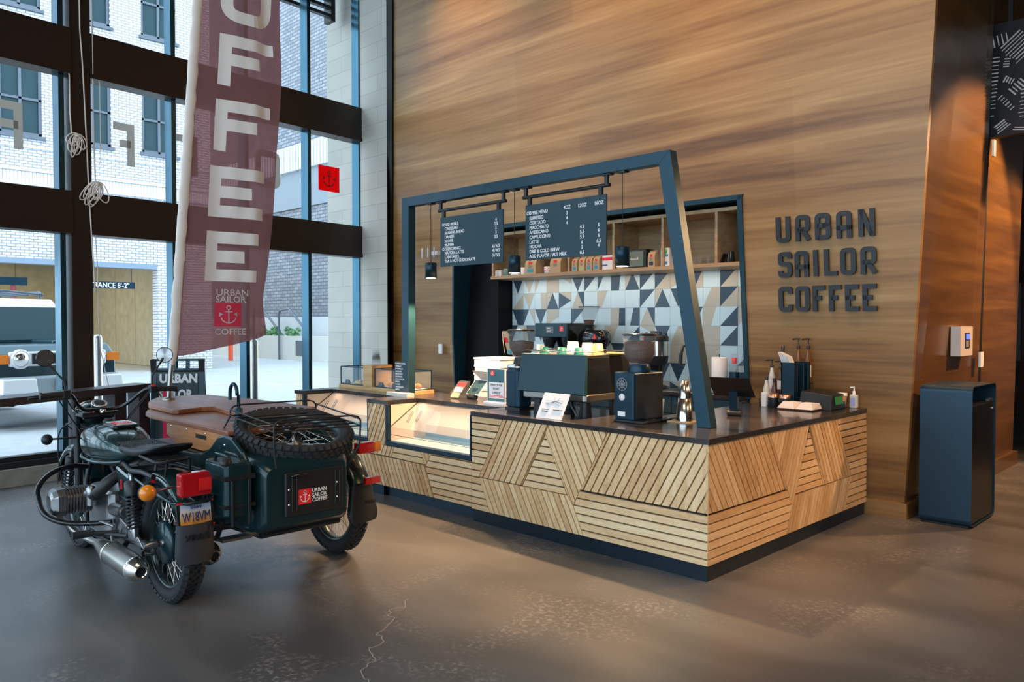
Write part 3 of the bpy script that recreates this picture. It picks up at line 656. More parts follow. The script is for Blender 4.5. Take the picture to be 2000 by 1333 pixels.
span_([(1.965, .883), (2.585, .883), (2.585, .105), (2.140, .105), (2.262, .372)], 0, hp)
span_([(1.228, .370), (1.72, .370), (1.63, .105), (1.082, .105), (1.18, .305)], 65, pitch=.048)
span_([(1.726, .370), (2.255, .370), (2.135, .105), (1.636, .105)], 65, pitch=.048)
span_([(.004, .432), (1.093, .432), (1.172, .307), (1.078, .105), (.004, .105)], 0, (.432-.004) % pt_)
obj('carcass', MB().box(-2.234, -.024, .024, .72, .10, .882).box(-.90, -.024, .72, 2.53, .10, .882), M['backing'], C1)
obj('plinth', MB().box(-2.225, -.012, .010, .70, 0, .10).box(-.88, -.012, .70, 2.57, 0, .10), M['plinth'] if 'plinth' in M else mat('plinth_black', (.010, .020, .032), .4, metal=.3), C1)
obj('slatted_corner_trim', MB().box(-.004, .0, -.0, .004, .105, .883), M['oakside'], C1)
wt = obj('worktop', MB().prism([(-2.240, -.012, .883), (.012, -.012, .883), (.012, 2.555, .883), (-.915, 2.555, .883), (-.915, .88, .883), (-2.05, .88, .883), (-2.240, .70, .883)], (0, 0, .037)), M['top'], bevel=.003)
tag(wt, 'dark L-shaped stone worktop over the slatted corner counter', 'worktop')
# ---- display counter to the left ----
C2 = thing('display_counter', 'low slatted counter with two sunken glass display cases', 'counter', (-3.7, .5, 0))
low = .397
def lp(poly, ang, phase=0, pitch=pt_): return obj('slat_panel', slats(poly, ang, pitch, g, FR, (0, .022, 0), phase), M['slatA'] if abs(ang) < 5 else M['slatB'], C2)
lp([(-4.95, .392), (-2.872, .385), (-2.735, .115), (-4.95, .115)], -64, pitch=.0525)
lp([(-2.766, .495), (-2.240, .495), (-2.240, .115), (-2.727, .115), (-2.851, .373)], 0, hp)
lp([(-4.95, .495), (-3.318, .495), (-3.364, .400), (-4.95, .400)], 62, pitch=.055)
lp([(-3.310, .495), (-2.925, .495), (-2.868, .392), (-3.356, .400)], 0, .445)
lp([(-2.918, .495), (-2.774, .495), (-2.853, .385)], -64, pitch=.055)
lp([(-3.730, .497), (-3.730, .885), (-3.452, .885), (-3.452, .497)], 62, pitch=.055)
lp([(-5.09, .117), (-5.09, .885), (-4.96, .885), (-4.96, .117)], 72, pitch=.055)
obj('carcass', MB().box(-5.09, -2.244, .024, .85, .115, .50).box(-3.73, -3.45, .024, .85, .5, .884).box(-5.09, -4.955, .024, .85, .5, .884).box(-4.955, -2.244, .74, .85, .5, .884), M['backing'], C2)
obj('plinth', MB().box(-3.56, -2.24, .10, .8, 0, .115), M['navy'], C2)
obj('foot', MB().box(-3.95, -3.56, .06, .5, 0, .115), M['navy'], C2); obj('foot', MB().box(-5.05, -4.6, .06, .5, 0, .115), M['navy'], C2)
M['liner'] = mat('cream_laminate', (.80, .62, .48), .6); M['deck'] = mat('pale_metal_deck', (.30, .48, .58), .4, metal=.1)
for x0, x1 in ((-3.45, -2.244), (-4.955, -3.73)):
    fr = MB().box(x0, x1, .0, .035, .50, .540).box(x0, x0+.03, .0, .035, .54, .885).box(x1-.02, x1, .0, .035, .54, .885)
    c = obj('display_case', fr, M['navy'], C2, bevel=.003)
    obj('liner', MB().box(x0+.03, x0+.036, .04, .73, .54, .88).box(x1-.026, x1-.02, .04, .73, .54, .88).box(x0+.03, x1-.02, .458, .464, .58, .66).add([(x0+.03, .46, .66), (x1-.02, .46, .66), (x1-.02, .70, .88), (x0+.03, .70, .88)], [(0, 1, 2, 3)]), M['liner'], c)
    obj('deck', MB().box(x0+.03, x1-.02, .04, .73, .53, .545).box(x0+.03, x1-.02, .455, .46, .545, .58), M['deck'], c)
    obj('glass', MB().box(x0+.03, x1-.02, .030, .034, .54, .675).hexa([(x0+.03, .030, .675), (x1-.02, .030, .675), (x1-.02, .034, .675), (x0+.03, .034, .675)], [(x0+.03, .352, .880), (x1-.02, .352, .880), (x1-.02, .356, .880), (x0+.03, .356, .880)]), mat('case_glass', (.5, .55, .6), .02, alpha=.12, spec=.9), c)
    obj('glass_joint', MB().box(x0+.036, x1-.02, .028, .032, .60, .603).hexa([(x0+.034, .026, .675), (x0+.046, .026, .675), (x0+.046, .036, .675), (x0+.034, .036, .675)], [(x0+.034, .346, .880), (x0+.046, .346, .880), (x0+.046, .358, .880), (x0+.034, .358, .880)]), M['backing'], c)
    vt = MB()
    for yy in (.22, .33):
        vt.tube([(x0+.038, yy, .70), (x0+.038, yy+.07, .80), (x0+.038, yy+.085, .79), (x0+.038, yy+.015, .69)], .003, 5, closed=True)
    obj('vent_slot', vt, M['backing'], c)
    light('case_fill_light', 'AREA', ((x0+x1)/2, .42, .872), 2, (1, .78, .58), rot=(0, 0, 0), shape='RECTANGLE', size=1.1, size_y=.06)  # added light; brightens the liner in place of reflections on the glass
w2 = MB()
w2.prism([(-5.10, .352, .885), (-2.243, .352, .885), (-2.243, .90, .885), (-5.10, .90, .885)], (0, 0, .037))
w2.prism([(-3.735, -.012, .885), (-3.425, -.012, .885), (-3.425, .352, .885), (-3.735, .352, .885)], (0, 0, .037))
w2.prism([(-5.10, -.012, .885), (-4.93, -.012, .885), (-4.93, .352, .885), (-5.10, .352, .885)], (0, 0, .037))
tag(obj('worktop', w2, M['top']), 'dark worktop of the display counter stepping round the glass cases', 'worktop')
# ---- portal frame with menu boards and pendants ----
F_ = thing('portal_frame', 'blue-black steel portal frame with one slanted leg standing on the counter', 'frame', (-2.2, .48, .92))
f0, f1 = .44, .525
obj('post', MB().hexa([(-3.775, f0, .922), (-3.665, f0, .922), (-3.665, f1, .922), (-3.775, f1, .922)], [(-3.765, f0, 2.905), (-3.655, f0, 2.815), (-3.655, f1, 2.815), (-3.765, f1, 2.905)]), M['frame'], F_, bevel=.002)
obj('beam', MB().hexa([(-3.655, f0, 2.815), (-.690, f0, 2.815), (-.690, f1, 2.815), (-3.655, f1, 2.815)], [(-3.765, f0, 2.905), (-.594, f0, 2.905), (-.594, f1, 2.905), (-3.765, f1, 2.905)]), M['frame'], F_, bevel=.002)
obj('slanted_leg', MB().hexa([(-.357, f0, .921), (-.247, f0, .921), (-.247, f1, .921), (-.357, f1, .921)], [(-.690, f0, 2.815), (-.594, f0, 2.905), (-.594, f1, 2.905), (-.690, f1, 2.815)]), M['frame'], F_, bevel=.002)
def menu(name, label, x0, x1, rows, cols):
    T = thing(name, label, 'sign', ((x0+x1)/2, .48, 2.19))
    obj('board', MB().box(x0, x1, .474, .486, 2.190, 2.660), M['board'], T)
    tb = MB().tube([(x0-.03, .48, 2.728), (x1+.03, .48, 2.728)], .016, 10)
    for x in (x0+.0, x1-.0): tb.tube([(x, .48, 2.728), (x, .48, 2.812)], .019, 10); tb.box(x-.05, x+.05, .455, .505, 2.803, 2.814)
    obj('hanging_bar', tb, M['black'], T)
    for x in (x0+.045, x1-.06): obj('bracket', MB().box(x-.017, x+.017, .468, .492, 2.655, 2.72), M['black'], T)
    tm = MB()
    for s_, x, z, al in rows:
        put_text(tm, s_, .0405, (x, .4735, z), bold=.022, align=al, sx=.93, extrude=.0005)
    obj('lettering', tm, M['paper'], T, label='white lettering of the price list')
    return T
r_ = []; z0 = 2.573; dz = .0384
L1 = ['FOOD MENU', 'CROISSANT', 'BANANA BREAD', 'DANISH', 'SCONE', 'MUFFIN', 'OTHER DRINKS', 'MATCHA LATTE', 'CHAI LATTE', 'TEA & HOT CHOCOLATE']
for i, s_ in enumerate(L1): r_.append((s_, -3.175+(.035 if s_ not in ('FOOD MENU', 'OTHER DRINKS') else 0), z0-dz*i, 'LEFT'))
for s_, k in (('4', .3), ('2.5', 1.2), ('5', 2.2), ('3', 3.2), ('3.5', 4.2), ('6 / 6.5', 6.4), ('4 / 4.5', 7.4), ('3 / 3.5', 8.5)): r_.append((s_, -2.435, z0-dz*k, 'CENTER'))
menu('food_menu', 'hanging food menu board with white lettering, the smaller of the two', -3.205, -2.345, r_, None)
r_ = []; z0 = 2.575; dz = .0403
L2 = ['COFFEE MENU', 'ESPRESSO', 'CORTADO', 'MACCHIATO', 'AMERICANO', 'CAPPUCCINO', 'LATTE', 'MOCHA', 'DRIP & COLD BREW', 'ADD FLAVOR / ALT MILK']
for i, s_ in enumerate(L2): r_.append((s_, -2.058+(.035 if i else 0), z0-dz*i-(.004 if i else 0), 'LEFT'))
for s_, x in (('4OZ', -1.60), ('12OZ', -1.44), ('16OZ', -1.27)): r_.append((s_, x, z0+.01, 'CENTER'))
for s_, k in (('3', .9), ('4', 1.9), ('4', 2.9)): r_.append((s_, -1.60, z0-dz*k, 'CENTER'))
for s_, k in (('4.5', 4), ('5.5', 5), ('5.5', 6), ('6', 7.1), ('3', 8.1), ('0.5', 9.1)): r_.append((s_, -1.44, z0-dz*k, 'CENTER'))
for s_, k in (('5', 4), ('6', 5), ('6', 6), ('6.5', 7.1), ('4', 8)): r_.append((s_, -1.27, z0-dz*k, 'CENTER'))
menu('coffee_menu', 'hanging coffee menu board with three price columns in white lettering', -2.070, -1.196, r_, None)
def pendant(x, z1, label):
    T = thing('pendant_lamp', label, 'lamp', (x, .48, 2.09), 'pendants hanging from the portal frame')
    obj('shade', MB().lathe([(.052, .004), (.056, 0), (.056, .145), (.05, .15), (.001, .15)], (x, .48, 2.09), n=24), M['navy'], T)
    obj('bulb', MB().lathe([(.045, 0), (.045, .01), (.001, .012)], (x, .48, 2.088), n=20), M['lamp'], T, label='warm lit lamp face')
    obj('cord', MB().tube([(x, .48, 2.24), (x, .48, 2.813)], .0032, 6), M['cable'], T)
    obj('canopy', MB().box(x-.04, x+.04, .45, .51, 2.803, 2.815), M['black'], T)
    light('pendant_light', 'SPOT', (x, .48, 2.08), 370, (1, .60, .30), target=(x, .48, 0), spot_size=R(108), spot_blend=.35, shadow_soft_size=.035)
pendant(-3.355, 0, 'slim dark pendant lamp hanging left of the food menu')
pendant(-2.210, 0, 'slim dark pendant lamp hanging between the two menu boards')
pendant(-1.045, 0, 'slim dark pendant lamp hanging right of the coffee menu')
# ================= niche with shelf and back counter =================
struct('trim_4', MB().box(-5.40, -1.10, 2.24, 2.30, 2.835, 2.875) if 0 else
  MB().hexa([wl(-5.27, 2.815, .02), wl(-1.10, 2.815, .02), wl(-1.10, 2.815, -.50), wl(-5.27, 2.815, -.50)], [wl(-5.225, 2.862, .02), wl(-1.07, 2.862, .02), wl(-1.07, 2.862, -.50), wl(-5.225, 2.862, -.50)])
  .hexa([wl(-1.125, .92, .02), wl(-1.078, .92, .02), wl(-1.078, .92, -.45), wl(-1.125, .92, -.45)], [wl(-1.135, 2.85, .02), wl(-1.085, 2.85, .02), wl(-1.085, 2.85, -.60), wl(-1.135, 2.85, -.60)])
  .hexa([wl(-5.41, .10, .02), wl(-5.385, .10, .02), wl(-5.385, .10, -.4), wl(-5.41, .10, -.4)], [wl(-5.41, .75, .02), wl(-5.38, .75, .02), wl(-5.38, .75, -.4), wl(-5.41, .75, -.4)])
  .hexa([wl(-5.41, .75, .02), wl(-5.385, .75, .02), wl(-5.385, .75, -.4), wl(-5.41, .75, -.4)], [wl(-5.385, 1.45, .02), wl(-5.355, 1.45, .02), wl(-5.355, 1.45, -.5), wl(-5.385, 1.45, -.5)])
  .hexa([wl(-5.385, 1.45, .02), wl(-5.355, 1.45, .02), wl(-5.355, 1.45, -.5), wl(-5.385, 1.45, -.5)], [wl(-5.225, 2.85, .02), wl(-5.195, 2.85, .02), wl(-5.195, 2.85, -.6), wl(-5.225, 2.85, -.6)]), M['frame'])
struct('wall_niche', MB().box(-5.5, -1.0, 2.98, 3.05, 0, 2.95).box(-5.5, -5.40, 2.66, 3.0, 0, 2.9).box(-1.09, -1.0, 2.65, 3.0, 0, 2.9).box(-5.5, -1.0, 2.44, 3.0, 2.85, 2.93), M['backing'])
tag(obj('fridge_panel', MB().box(-5.38, -4.73, 2.72, 2.97, 0, 2.82), mat('near_black_panel', (.003, .003, .004), .6, spec=.2), bevel=.004), 'tall near-black panel at the left end of the niche', 'panel')
# tiles: each 0.2 m tile a random two- or three-tone split
tw = {'pale': MB(), 'sand': MB(), 'ink': MB()}
rt = random.Random(11)
TS = .2045; gx = .0028
T0 = thing('tile_splashback', 'geometric tile splashback of pale blue, sand and ink triangles', 'tiles', (-2.9, 2.965, .98))
def tilef(poly, key):
    tw[key].prism([(p[0], 2.965, p[1]) for p in poly], (0, .012, 0))
nx = 18; nz = 7; Xs = -4.718; Zs = 2.235
for i in range(nx):
    for j in range(nz):
        x0 = Xs+i*TS+gx/2; x1 = x0+TS-gx; z1 = Zs-j*TS-gx/2; z0 = z1-TS+gx
        if x0 > -1.1: continue
        x1 = min(x1, -1.095)
        sq = [(x0, z0), (x1, z0), (x1, z1), (x0, z1)]
        k = rt.random(); A, B_, C_, D_ = sq; f = rt.uniform(.25, .75)
        mid = lambda p, q, t: (p[0]+(q[0]-p[0])*t, p[1]+(q[1]-p[1])*t)
        cols = rt.choice([('pale', 'sand', 'ink'), ('ink', 'pale', 'sand'), ('sand', 'ink', 'pale'), ('pale', 'sand', 'pale'), ('sand', 'pale', 'sand'), ('pale', 'ink', 'pale')])
        if k < .22: tilef(sq, rt.choice(['pale', 'pale', 'sand']))
        elif k < .40: m_ = mid(D_, C_, rt.choice([0, .35, .6, 1])); m_ = mid(D_, C_, .5); tilef([A, B_, m_], cols[2] if rt.random() < .6 else cols[0]); tilef([B_, C_, m_], cols[0]); tilef([A, m_, D_], cols[1])
        elif k < .55: m_ = mid(A, B_, .5); tilef([m_, C_, D_], 'ink' if rt.random() < .6 else cols[1]); tilef([A, m_, D_], 'pale'); tilef([m_, B_, C_], cols[0])
        elif k < .70: m_ = mid(B_, C_, .5); tilef([A, m_, D_], cols[2]); tilef([A, B_, m_], 'pale'); tilef([m_, C_, D_], 'sand')
        elif k < .85: p = mid(A, B_, .3+.3*rt.random()); q = mid(D_, C_, .55+.4*rt.random()*rt.choice([-1, 1])*.8); tilef([A, p, q, D_], cols[0]); tilef([p, B_, C_, q], cols[1] if cols[1] != cols[0] else 'ink')
        else: tilef([A, B_, C_], cols[0]); tilef([A, C_, D_], cols[1])
obj('pale_tiles', tw['pale'], mat('tile_pale_blue', (.62, .74, .76), .22), T0); obj('sand_tiles', tw['sand'], mat('tile_sand', (.54, .47, .37), .25), T0); obj('ink_tiles', tw['ink'], mat('tile_ink', (.040, .070, .105), .25), T0)
obj('grout', MB().box(Xs, -1.09, 2.974, 2.981, .90, 2.24), mat('grout_grey', (.42, .45, .45), .9), T0)
# shelf unit
SU = thing('shelf_unit', 'long oak wall shelf divided into open cubbies above the tiles', 'shelf', (-2.9, 2.7, 2.20))
M['shelfwood'] = wood('shelf_oak', [(.28, .16, .075), (.42, .26, .13), (.52, .35, .19)], along=(1.5, 10, 22), rough=.45)
sx0, sx1, sy0, sy1 = -4.60, -1.14, 2.46, 2.95
obj('bottom_board', MB().box(sx0, sx1, sy0, sy1, 2.200, 2.240), M['shelfwood'], SU, bevel=.003)
obj('top_board', MB().box(sx0, sx1, sy0+.02, sy1, 2.74, 2.775), M['shelfwood'], SU)
obj('back_board', MB().box(sx0, sx1, sy1-.02, sy1+.01, 2.24, 2.74), M['shelfwood'], SU)
for x in (sx0, -3.965, -3.335, -2.690, -2.055, -1.430, sx1-.025): obj('divider', MB().box(x, x+.028, sy0+.02, sy1-.02, 2.24, 2.74), M['shelfwood'], SU)
tag(obj('niche_downlight', MB().lathe([(.06, 0), (.06, .01), (.001, .011)], (-3.0, 2.55, 2.836), n=20), M['white']), 'round recessed downlight in the dark niche ceiling', 'light')
light('niche_lamp', 'AREA', (-2.9, 2.80, 2.195), 6, (1, .86, .7), rot=(0, 0, 0), shape='RECTANGLE', size=3.2, size_y=.05)
# back counter
BC = thing('back_counter', 'dark cabinets standing under the tiled wall behind the counter', 'cabinet', (-2.9, 2.7, 0))
obj('carcass', MB().box(-4.7, -1.1, 2.46, 2.96, .08, .91), M['cabinet'] if 'cabinet' in M else mat('cabinet_charcoal', (.040, .050, .062), .45), BC)
for i in range(9):
    x = -4.68+i*.398; dd = obj('door', MB().box(x, x+.390, 2.44, 2.46, .12, .72), M['board'], BC, bevel=.002); obj('drawer', MB().box(x, x+.390, 2.44, 2.46, .73, .90), M['board'], BC, bevel=.002)
obj('plinth', MB().box(-4.7, -1.1, 2.50, 2.9, 0, .08), M['black'], BC)
tag(obj('worktop', MB().box(-4.72, -1.12, 2.42, 2.963, .912, .95), M['top'], bevel=.003), 'dark back worktop along the foot of the tiled wall', 'worktop')
sk = thing('sink', 'stainless steel sink rim set in the back worktop beside the brewer', 'sink', (-1.9, 2.6, .95))
obj('rim', MB().box(-2.05, -1.62, 2.46, 2.485, .950, .956).box(-2.05, -1.62, 2.77, 2.80, .950, .956).box(-2.05, -2.02, 2.46, 2.80, .95, .956).box(-1.65, -1.62, 2.46, 2.8, .95, .956), M['steel'], sk)
obj('basin', MB().box(-2.02, -1.65, 2.485, 2.77, .9505, .952), M['black'], sk)
tp = thing('mixer_tap', 'dark pull-down mixer tap behind the slanted frame leg', 'tap', (-1.82, 2.84, .95))
obj('body', MB().cyl((-1.82, 2.84, .95), (-1.82, 2.84, 1.05), .022, n=12), M['black'], tp)
obj('spout', MB().tube([(-1.82, 2.84, 1.05), (-1.82, 2.84, 1.34), (-1.83, 2.80, 1.42), (-1.86, 2.72, 1.44), (-1.89, 2.65, 1.41), (-1.90, 2.62, 1.33)], .014, 10), M['black'], tp)
obj('spray_head', MB().cyl((-1.90, 2.62, 1.34), (-1.905, 2.61, 1.22), .02, n=12), M['black'], tp)
# ---- things on the shelf ----
yF = 2.55
def coffee_bag(x0, x1, h, label, accent=None, group=None, y=yF, big=False):
    w_ = x1-x0; xc = (x0+x1)/2; d = .055 if not big else .08
    T = thing('coffee_bag', label, 'bag', (xc, y, 2.241), group)
    b_ = MB(); rr = []
    for z, k, e in ((0, .96, 1), (.02, 1, 1), (h*.6, 1, 1), (h*.84, .98, .8), (h*.95, .96, .12), (h, .96, .10)):
        a = w_/2*k; c = d*e
        rr.append([(xc-a, y-c, 2.241+z), (xc+a, y-c, 2.241+z), (xc+a, y+c, 2.241+z), (xc-a, y+c, 2.241+z)])
    obj('bag', b_.rings(rr, smooth=False), M['kraft'], T, bevel=.003)
    obj('tin_tie', MB().box(xc-w_*.52, xc+w_*.52, y-d*.18, y+d*.18, 2.241+h*.955, 2.241+h*1.01), M['kraft'], T)
    obj('red_stamp', MB().box(xc-w_*.15, xc+w_*.16, y-d*1.03, y-d, 2.241+h*.60, 2.241+h*.76), M['red'], T)
    if accent: obj('label', MB().box(xc-w_*.28, xc+w_*.28, y-d*1.03, y-d, 2.241+h*.10, 2.241+h*.32), accent, T, label='coloured origin label')
    tx = MB()
    for q in range(4): tx.box(xc-w_*.2, xc+w_*(.1+.05*(q % 3)), y-d*1.02, y-d, 2.241+h*(.38+.05*q), 2.241+h*(.395+.05*q))
    obj('print', tx, M['signblack'], T)
    return T
blue = mat('label_blue', (.02, .28, .50), .5); teal = mat('label_teal', (.05, .30, .36), .5); lime = mat('label_olive', (.42, .46, .18), .5)
coffee_bag(-4.01, -3.83, .19, 'large kraft coffee bag with teal label left of the floral mug', teal, 'large coffee bags', big=True)
coffee_bag(-3.60, -3.435, .19, 'large kraft coffee bag with printed text right of the floral mug', None, 'large coffee bags', big=True)
for x0, x1, ac, lb_ in ((-3.287, -3.205, blue, 'small kraft coffee bag with blue label, next to the divider'), (-3.185, -3.095, lime, 'small kraft coffee bag with olive green label'), (-3.080, -2.990, teal, 'small kraft coffee bag with dark teal label'), (-2.975, -2.885, blue, 'small kraft coffee bag with blue label, beside the white and red box')):
    coffee_bag(x0, x1, .165, lb_, ac, 'row of small coffee bags')
coffee_bag(-2.640, -2.560, .165, 'small kraft coffee bag left of the black speaker box', None)
coffee_bag(-2.235, -2.145, .175, 'kraft coffee bag with dark label right of the black speaker box', M['board'])
t = thing('filter_box', 'white box with red band and blue stripe beside the coffee bags', 'box', (-2.79, yF, 2.241))
obj('box', MB().box(-2.86, -2.715, yF-.03, yF+.03, 2.241, 2.40), M['white'], t); obj('red_band', MB().box(-2.861, -2.714, yF-.032, yF-.03, 2.345, 2.378), M['red'], t); obj('blue_stripe', MB().box(-2.861, -2.79, yF-.032, yF-.03, 2.285, 2.30), mat('stripe_blue', (.03, .08, .4), .5), t)
t = thing('speaker_box', 'black box speaker with grey green cloth front on the shelf', 'speaker', (-2.39, yF, 2.241))
obj('case', MB().box(-2.535, -2.25, yF-.06, yF+.1, 2.243, 2.435), M['blackgloss'], t, bevel=.004); obj('grille', MB().box(-2.52, -2.285, yF-.064, yF-.06, 2.255, 2.415), mat('grey_green_cloth', (.16, .20, .17), .9, bump=.3, bscale=300), t)
obj('lettering', put_text(MB(), 'sonnt', .05, (-2.47, yF-.065, 2.325), bold=.0, sx=1.1), M['paper'], t)
t = thing('milk_carton', 'white drink carton with green cap emblem on the shelf', 'carton', (-2.03, yF, 2.241))
obj('carton', MB().box(-2.08, -1.975, yF-.04, yF+.04, 2.241, 2.43), M['white'], t); obj('emblem', MB().lathe([(.030, 0), (.030, .003), (.001, .004)], (-2.03, yF-.04, 2.398), (0, -1, 0), 16), mat('fresh_green', (.06, .42, .12), .4), t)
obj('print', MB().box(-2.065, -1.99, yF-.042, yF-.04, 2.34, 2.365).box(-2.06, -2.0, yF-.042, yF-.04, 2.26, 2.29), blue, t)
def cup(name, label, cat, x, r, h, m, y=yF, z=2.241, handle=False, group=None, flare=.85):
    T = thing(name, label, cat, (x, y, z), group)
    obj('body', MB().lathe([(r*flare*.9, 0), (r*flare, .004), (r, h), (r*.93, h), (r*flare*.85, .01), (.001, .008)], (x, y, z), n=20, cap=False), m, T)
    if handle: obj('handle', MB().tube([(x+r*.9, y, z+h*.8), (x+r*1.5, y, z+h*.75), (x+r*1.55, y, z+h*.4), (x+r*.9, y, z+h*.2)], r*.13, 8), m, T)
    return T
mg = cup('floral_mug', 'white mug with pink flowers between two large coffee bags', 'mug', -3.705, .045, .08, M['white'], handle=True, flare=.95)
fl = MB()
for k in range(9): a = R(200+k*16); fl.ellipsoid((-3.705+.0455*math.cos(a), yF+.0455*math.sin(a), 2.26+.045*((k*7) % 5)/5+.01), .008, .004, .008, 8, 5)
obj('flowers', fl, mat('pink', (.75, .2, .3), .5), mg)
t = thing('pattern_box', 'small cream box with rows of dots at the left end of the shelf', 'box', (-4.53, yF, 2.241))
obj('box', MB().box(-4.575, -4.465, yF-.04, yF+.04, 2.241, 2.315), M['offwhite'], t)
dts = MB()
for i in range(4):
    for j in range(3): dts.box(-4.565+i*.025, -4.552+i*.025, yF-.042, yF-.04, 2.252+j*.021, 2.264+j*.021)
obj('dots', dts, mat('dot_blue', (.35, .48, .5), .5), t)
cup('green_cup', 'small grey green cup next to the dotted box on the shelf', 'cup', -4.40, .048, .088, mat('sage_glaze', (.16, .27, .25), .3))
tag(obj('card_tray', MB().box(-4.285, -4.16, yF-.05, yF+.05, 2.241, 2.283), M['offwhite']), 'shallow cream tray on the shelf behind the middle pendant', 'tray')
tag(obj('paper_cup', MB().lathe([(.026, 0), (.036, .09), (.032, .09), (.001, .01)], (-4.115, yF, 2.241), n=18, cap=False), M['white']), 'white paper cup beside the first shelf divider', 'cup')
gm = mat('glassware', (.35, .38, .38), .04, alpha=.12, spec=.9)
t = thing('glass_bottle', 'green capped clear bottle right of the slanted frame leg', 'bottle', (-1.765, yF, 2.241))
obj('body', MB().lathe([(.028, 0), (.03, .12), (.012, .16), (.012, .19)], (-1.765, yF, 2.241), n=16), gm, t); obj('cap', MB().lathe([(.016, 0), (.016, .02), (.001, .022)], (-1.765, yF, 2.431), n=14), mat('cap_green', (.05, .4, .15), .4), t)
for k, (x, h) in enumerate(((-1.705, .085), (-1.655, .075), (-1.565, .09))):
    tag(obj('small_glass', MB().lathe([(.024, 0), (.028, h), (.026, h), (.02, .01), (.001, .01)], (x, yF+.02*k, 2.241), n=16, cap=False), gm), ['small clear glass next to the green capped bottle', 'short clear glass, second from the green capped bottle', 'small clear glass standing alone by the last divider'][k], 'glass', 'clear glasses on the shelf')
t = thing('black_kettle', 'black tapered tumbler in the right cubby of the shelf', 'tumbler', (-1.295, yF, 2.241))
obj('body', MB().lathe([(.048, 0), (.046, .01), (.034, .105), (.03, .112), (.001, .114)], (-1.295, yF, 2.241), n=20), M['blackgloss'], t); obj('foot', MB().lathe([(.052, 0), (.052, .006)], (-1.295, yF, 2.241), n=20), M['black'], t)
tag(obj('black_card', MB().hexa([(-1.405, yF-.03, 2.241), (-1.395, yF-.03, 2.241), (-1.395, yF+.04, 2.241), (-1.405, yF+.04, 2.241)], [(-1.365, yF-.03, 2.33), (-1.355, yF-.03, 2.33), (-1.355, yF+.04, 2.33), (-1.365, yF+.04, 2.33)]), M['blackgloss']), 'small black leaning card next to the black tumbler', 'card')
# ================= things on the counters =================
ZT = .9205
ORD = ['lowest', 'second lowest', 'middle', 'second highest', 'topmost']
M['grey'] = mat('grey_plastic', (.20, .22, .24), .45); M['machine'] = mat('teal_black_enamel', (.012, .046, .060), .42, metal=.2)
# espresso machine
T = thing('espresso_machine', 'wide dark espresso machine on black legs in the middle of the counter', 'coffee machine', (-1.55, .5, ZT))
obj('back_panel', MB().hexa([(-1.912, .215, 1.10), (-1.20, .215, 1.10), (-1.20, .255, 1.10), (-1.912, .255, 1.10)], [(-1.895, .245, 1.408), (-1.207, .245, 1.408), (-1.207, .27, 1.408), (-1.895, .27, 1.408)]), M['machine'], T, bevel=.006)
obj('body', MB().box(-1.88, -1.205, .26, .80, 1.105, 1.395), M['blackgloss'], T, bevel=.01)
obj('steel_base', MB().rbox(-1.88, -1.20, .235, .80, 1.045, 1.104, .03), M['steel'], T)
for x in (-1.76, -1.275):
    for y in (.32, .70): obj('leg', MB().lathe([(.05, 0), (.052, .01), (.042, .10), (.042, .124)], (x, y, ZT), n=18), M['black'], T)
obj('lettering', put_text(MB(), 'MARZOCCO', .030, (-1.74, .243, 1.345), V=(0, .1, 1), sx=2.0, bold=0), M['black'], T)
obj('cup_rail', MB().tube([(-1.87, .27, 1.43), (-1.21, .27, 1.43), (-1.21, .78, 1.43), (-1.87, .78, 1.43)], .005, 6, closed=True), M['chrome'], T)
obj('cup_tray', MB().box(-1.87, -1.21, .27, .79, 1.396, 1.404), M['steel'], T)
obj('drain_hose', MB().tube([(-1.50, .4, 1.05), (-1.45, .36, .99), (-1.38, .33, .94), (-1.36, .32, .925)], .008, 6).tube([(-1.46, .4, 1.05), (-1.42, .36, 1.0), (-1.35, .34, .95), (-1.33, .33, .925)], .006, 6), M['grey'], T)
def mug(x, y, r, h, m, label, name='cup', up=True, grp='cups on the espresso machine'):
    prof = [(r*.72, 0), (r*.8, .004), (r, h), (r*.93, h), (r*.7, .01), (.001, .01)] if not up else [(r, 0), (r*.98, .004), (r*.74, h), (.001, h)]
    o = obj(name, MB().lathe(prof, (x, y, 1.405), n=20, cap=False), m); tag(o, label, 'cup', grp); return o
sage = mat('teal_glaze', (.02, .15, .12), .3); gl = mat('cream_glaze', (.72, .66, .56), .35); yel = mat('ochre_glaze', (.62, .36, .10), .35)
mug(-1.845, .42, .040, .07, gl, 'small patterned cream cup at the left end of the machine top')
mug(-1.60, .55, .058, .095, gl, 'large upturned cream mug left of centre on the machine top')
mug(-1.745, .36, .042, .055, sage, 'small green cup, leftmost of the three in the front row')
mug(-1.555, .36, .042, .055, sage, 'small green cup, middle of the three in the front row')
mug(-1.375, .36, .042, .055, sage, 'small green cup, rightmost of the three in the front row')
mug(-1.47, .58, .055, .088, gl, 'upturned printed cream mug in the middle of the machine top')
mug(-1.30, .50, .052, .085, yel, 'upturned ochre mug with printed face at the right of the machine top')
tag(obj('saucer', MB().lathe([(.04, 0), (.075, .012), (.07, .014), (.001, .006)], (-1.20, .60, 1.405), n=24), yel), 'ochre saucer at the right end of the machine top', 'saucer')
def hopper(T, x, y, z, r, h, fill, name='hopper'):
    hp_ = obj(name, MB().lathe([(r*.55, 0), (r*.66, .02), (r*.94, h*.35), (r, h), (r*.97, h), (r*.9, h*.36), (r*.6, .025)], (x, y, z), n=28, cap=False), gm, T)
    obj('beans', MB().lathe([(r*.52, .012), (r*.62, .025), (r*.88, h*.36), (r*.92, h*fill), (.001, h*(fill+.06))], (x, y, z), n=24), M['beans'], hp_)
    obj('lid', MB().lathe([(r*1.04, 0), (r*1.06, .008), (r*1.0, .016), (.001, .018)], (x, y, z+h), n=28), M['blackgloss'], hp_)
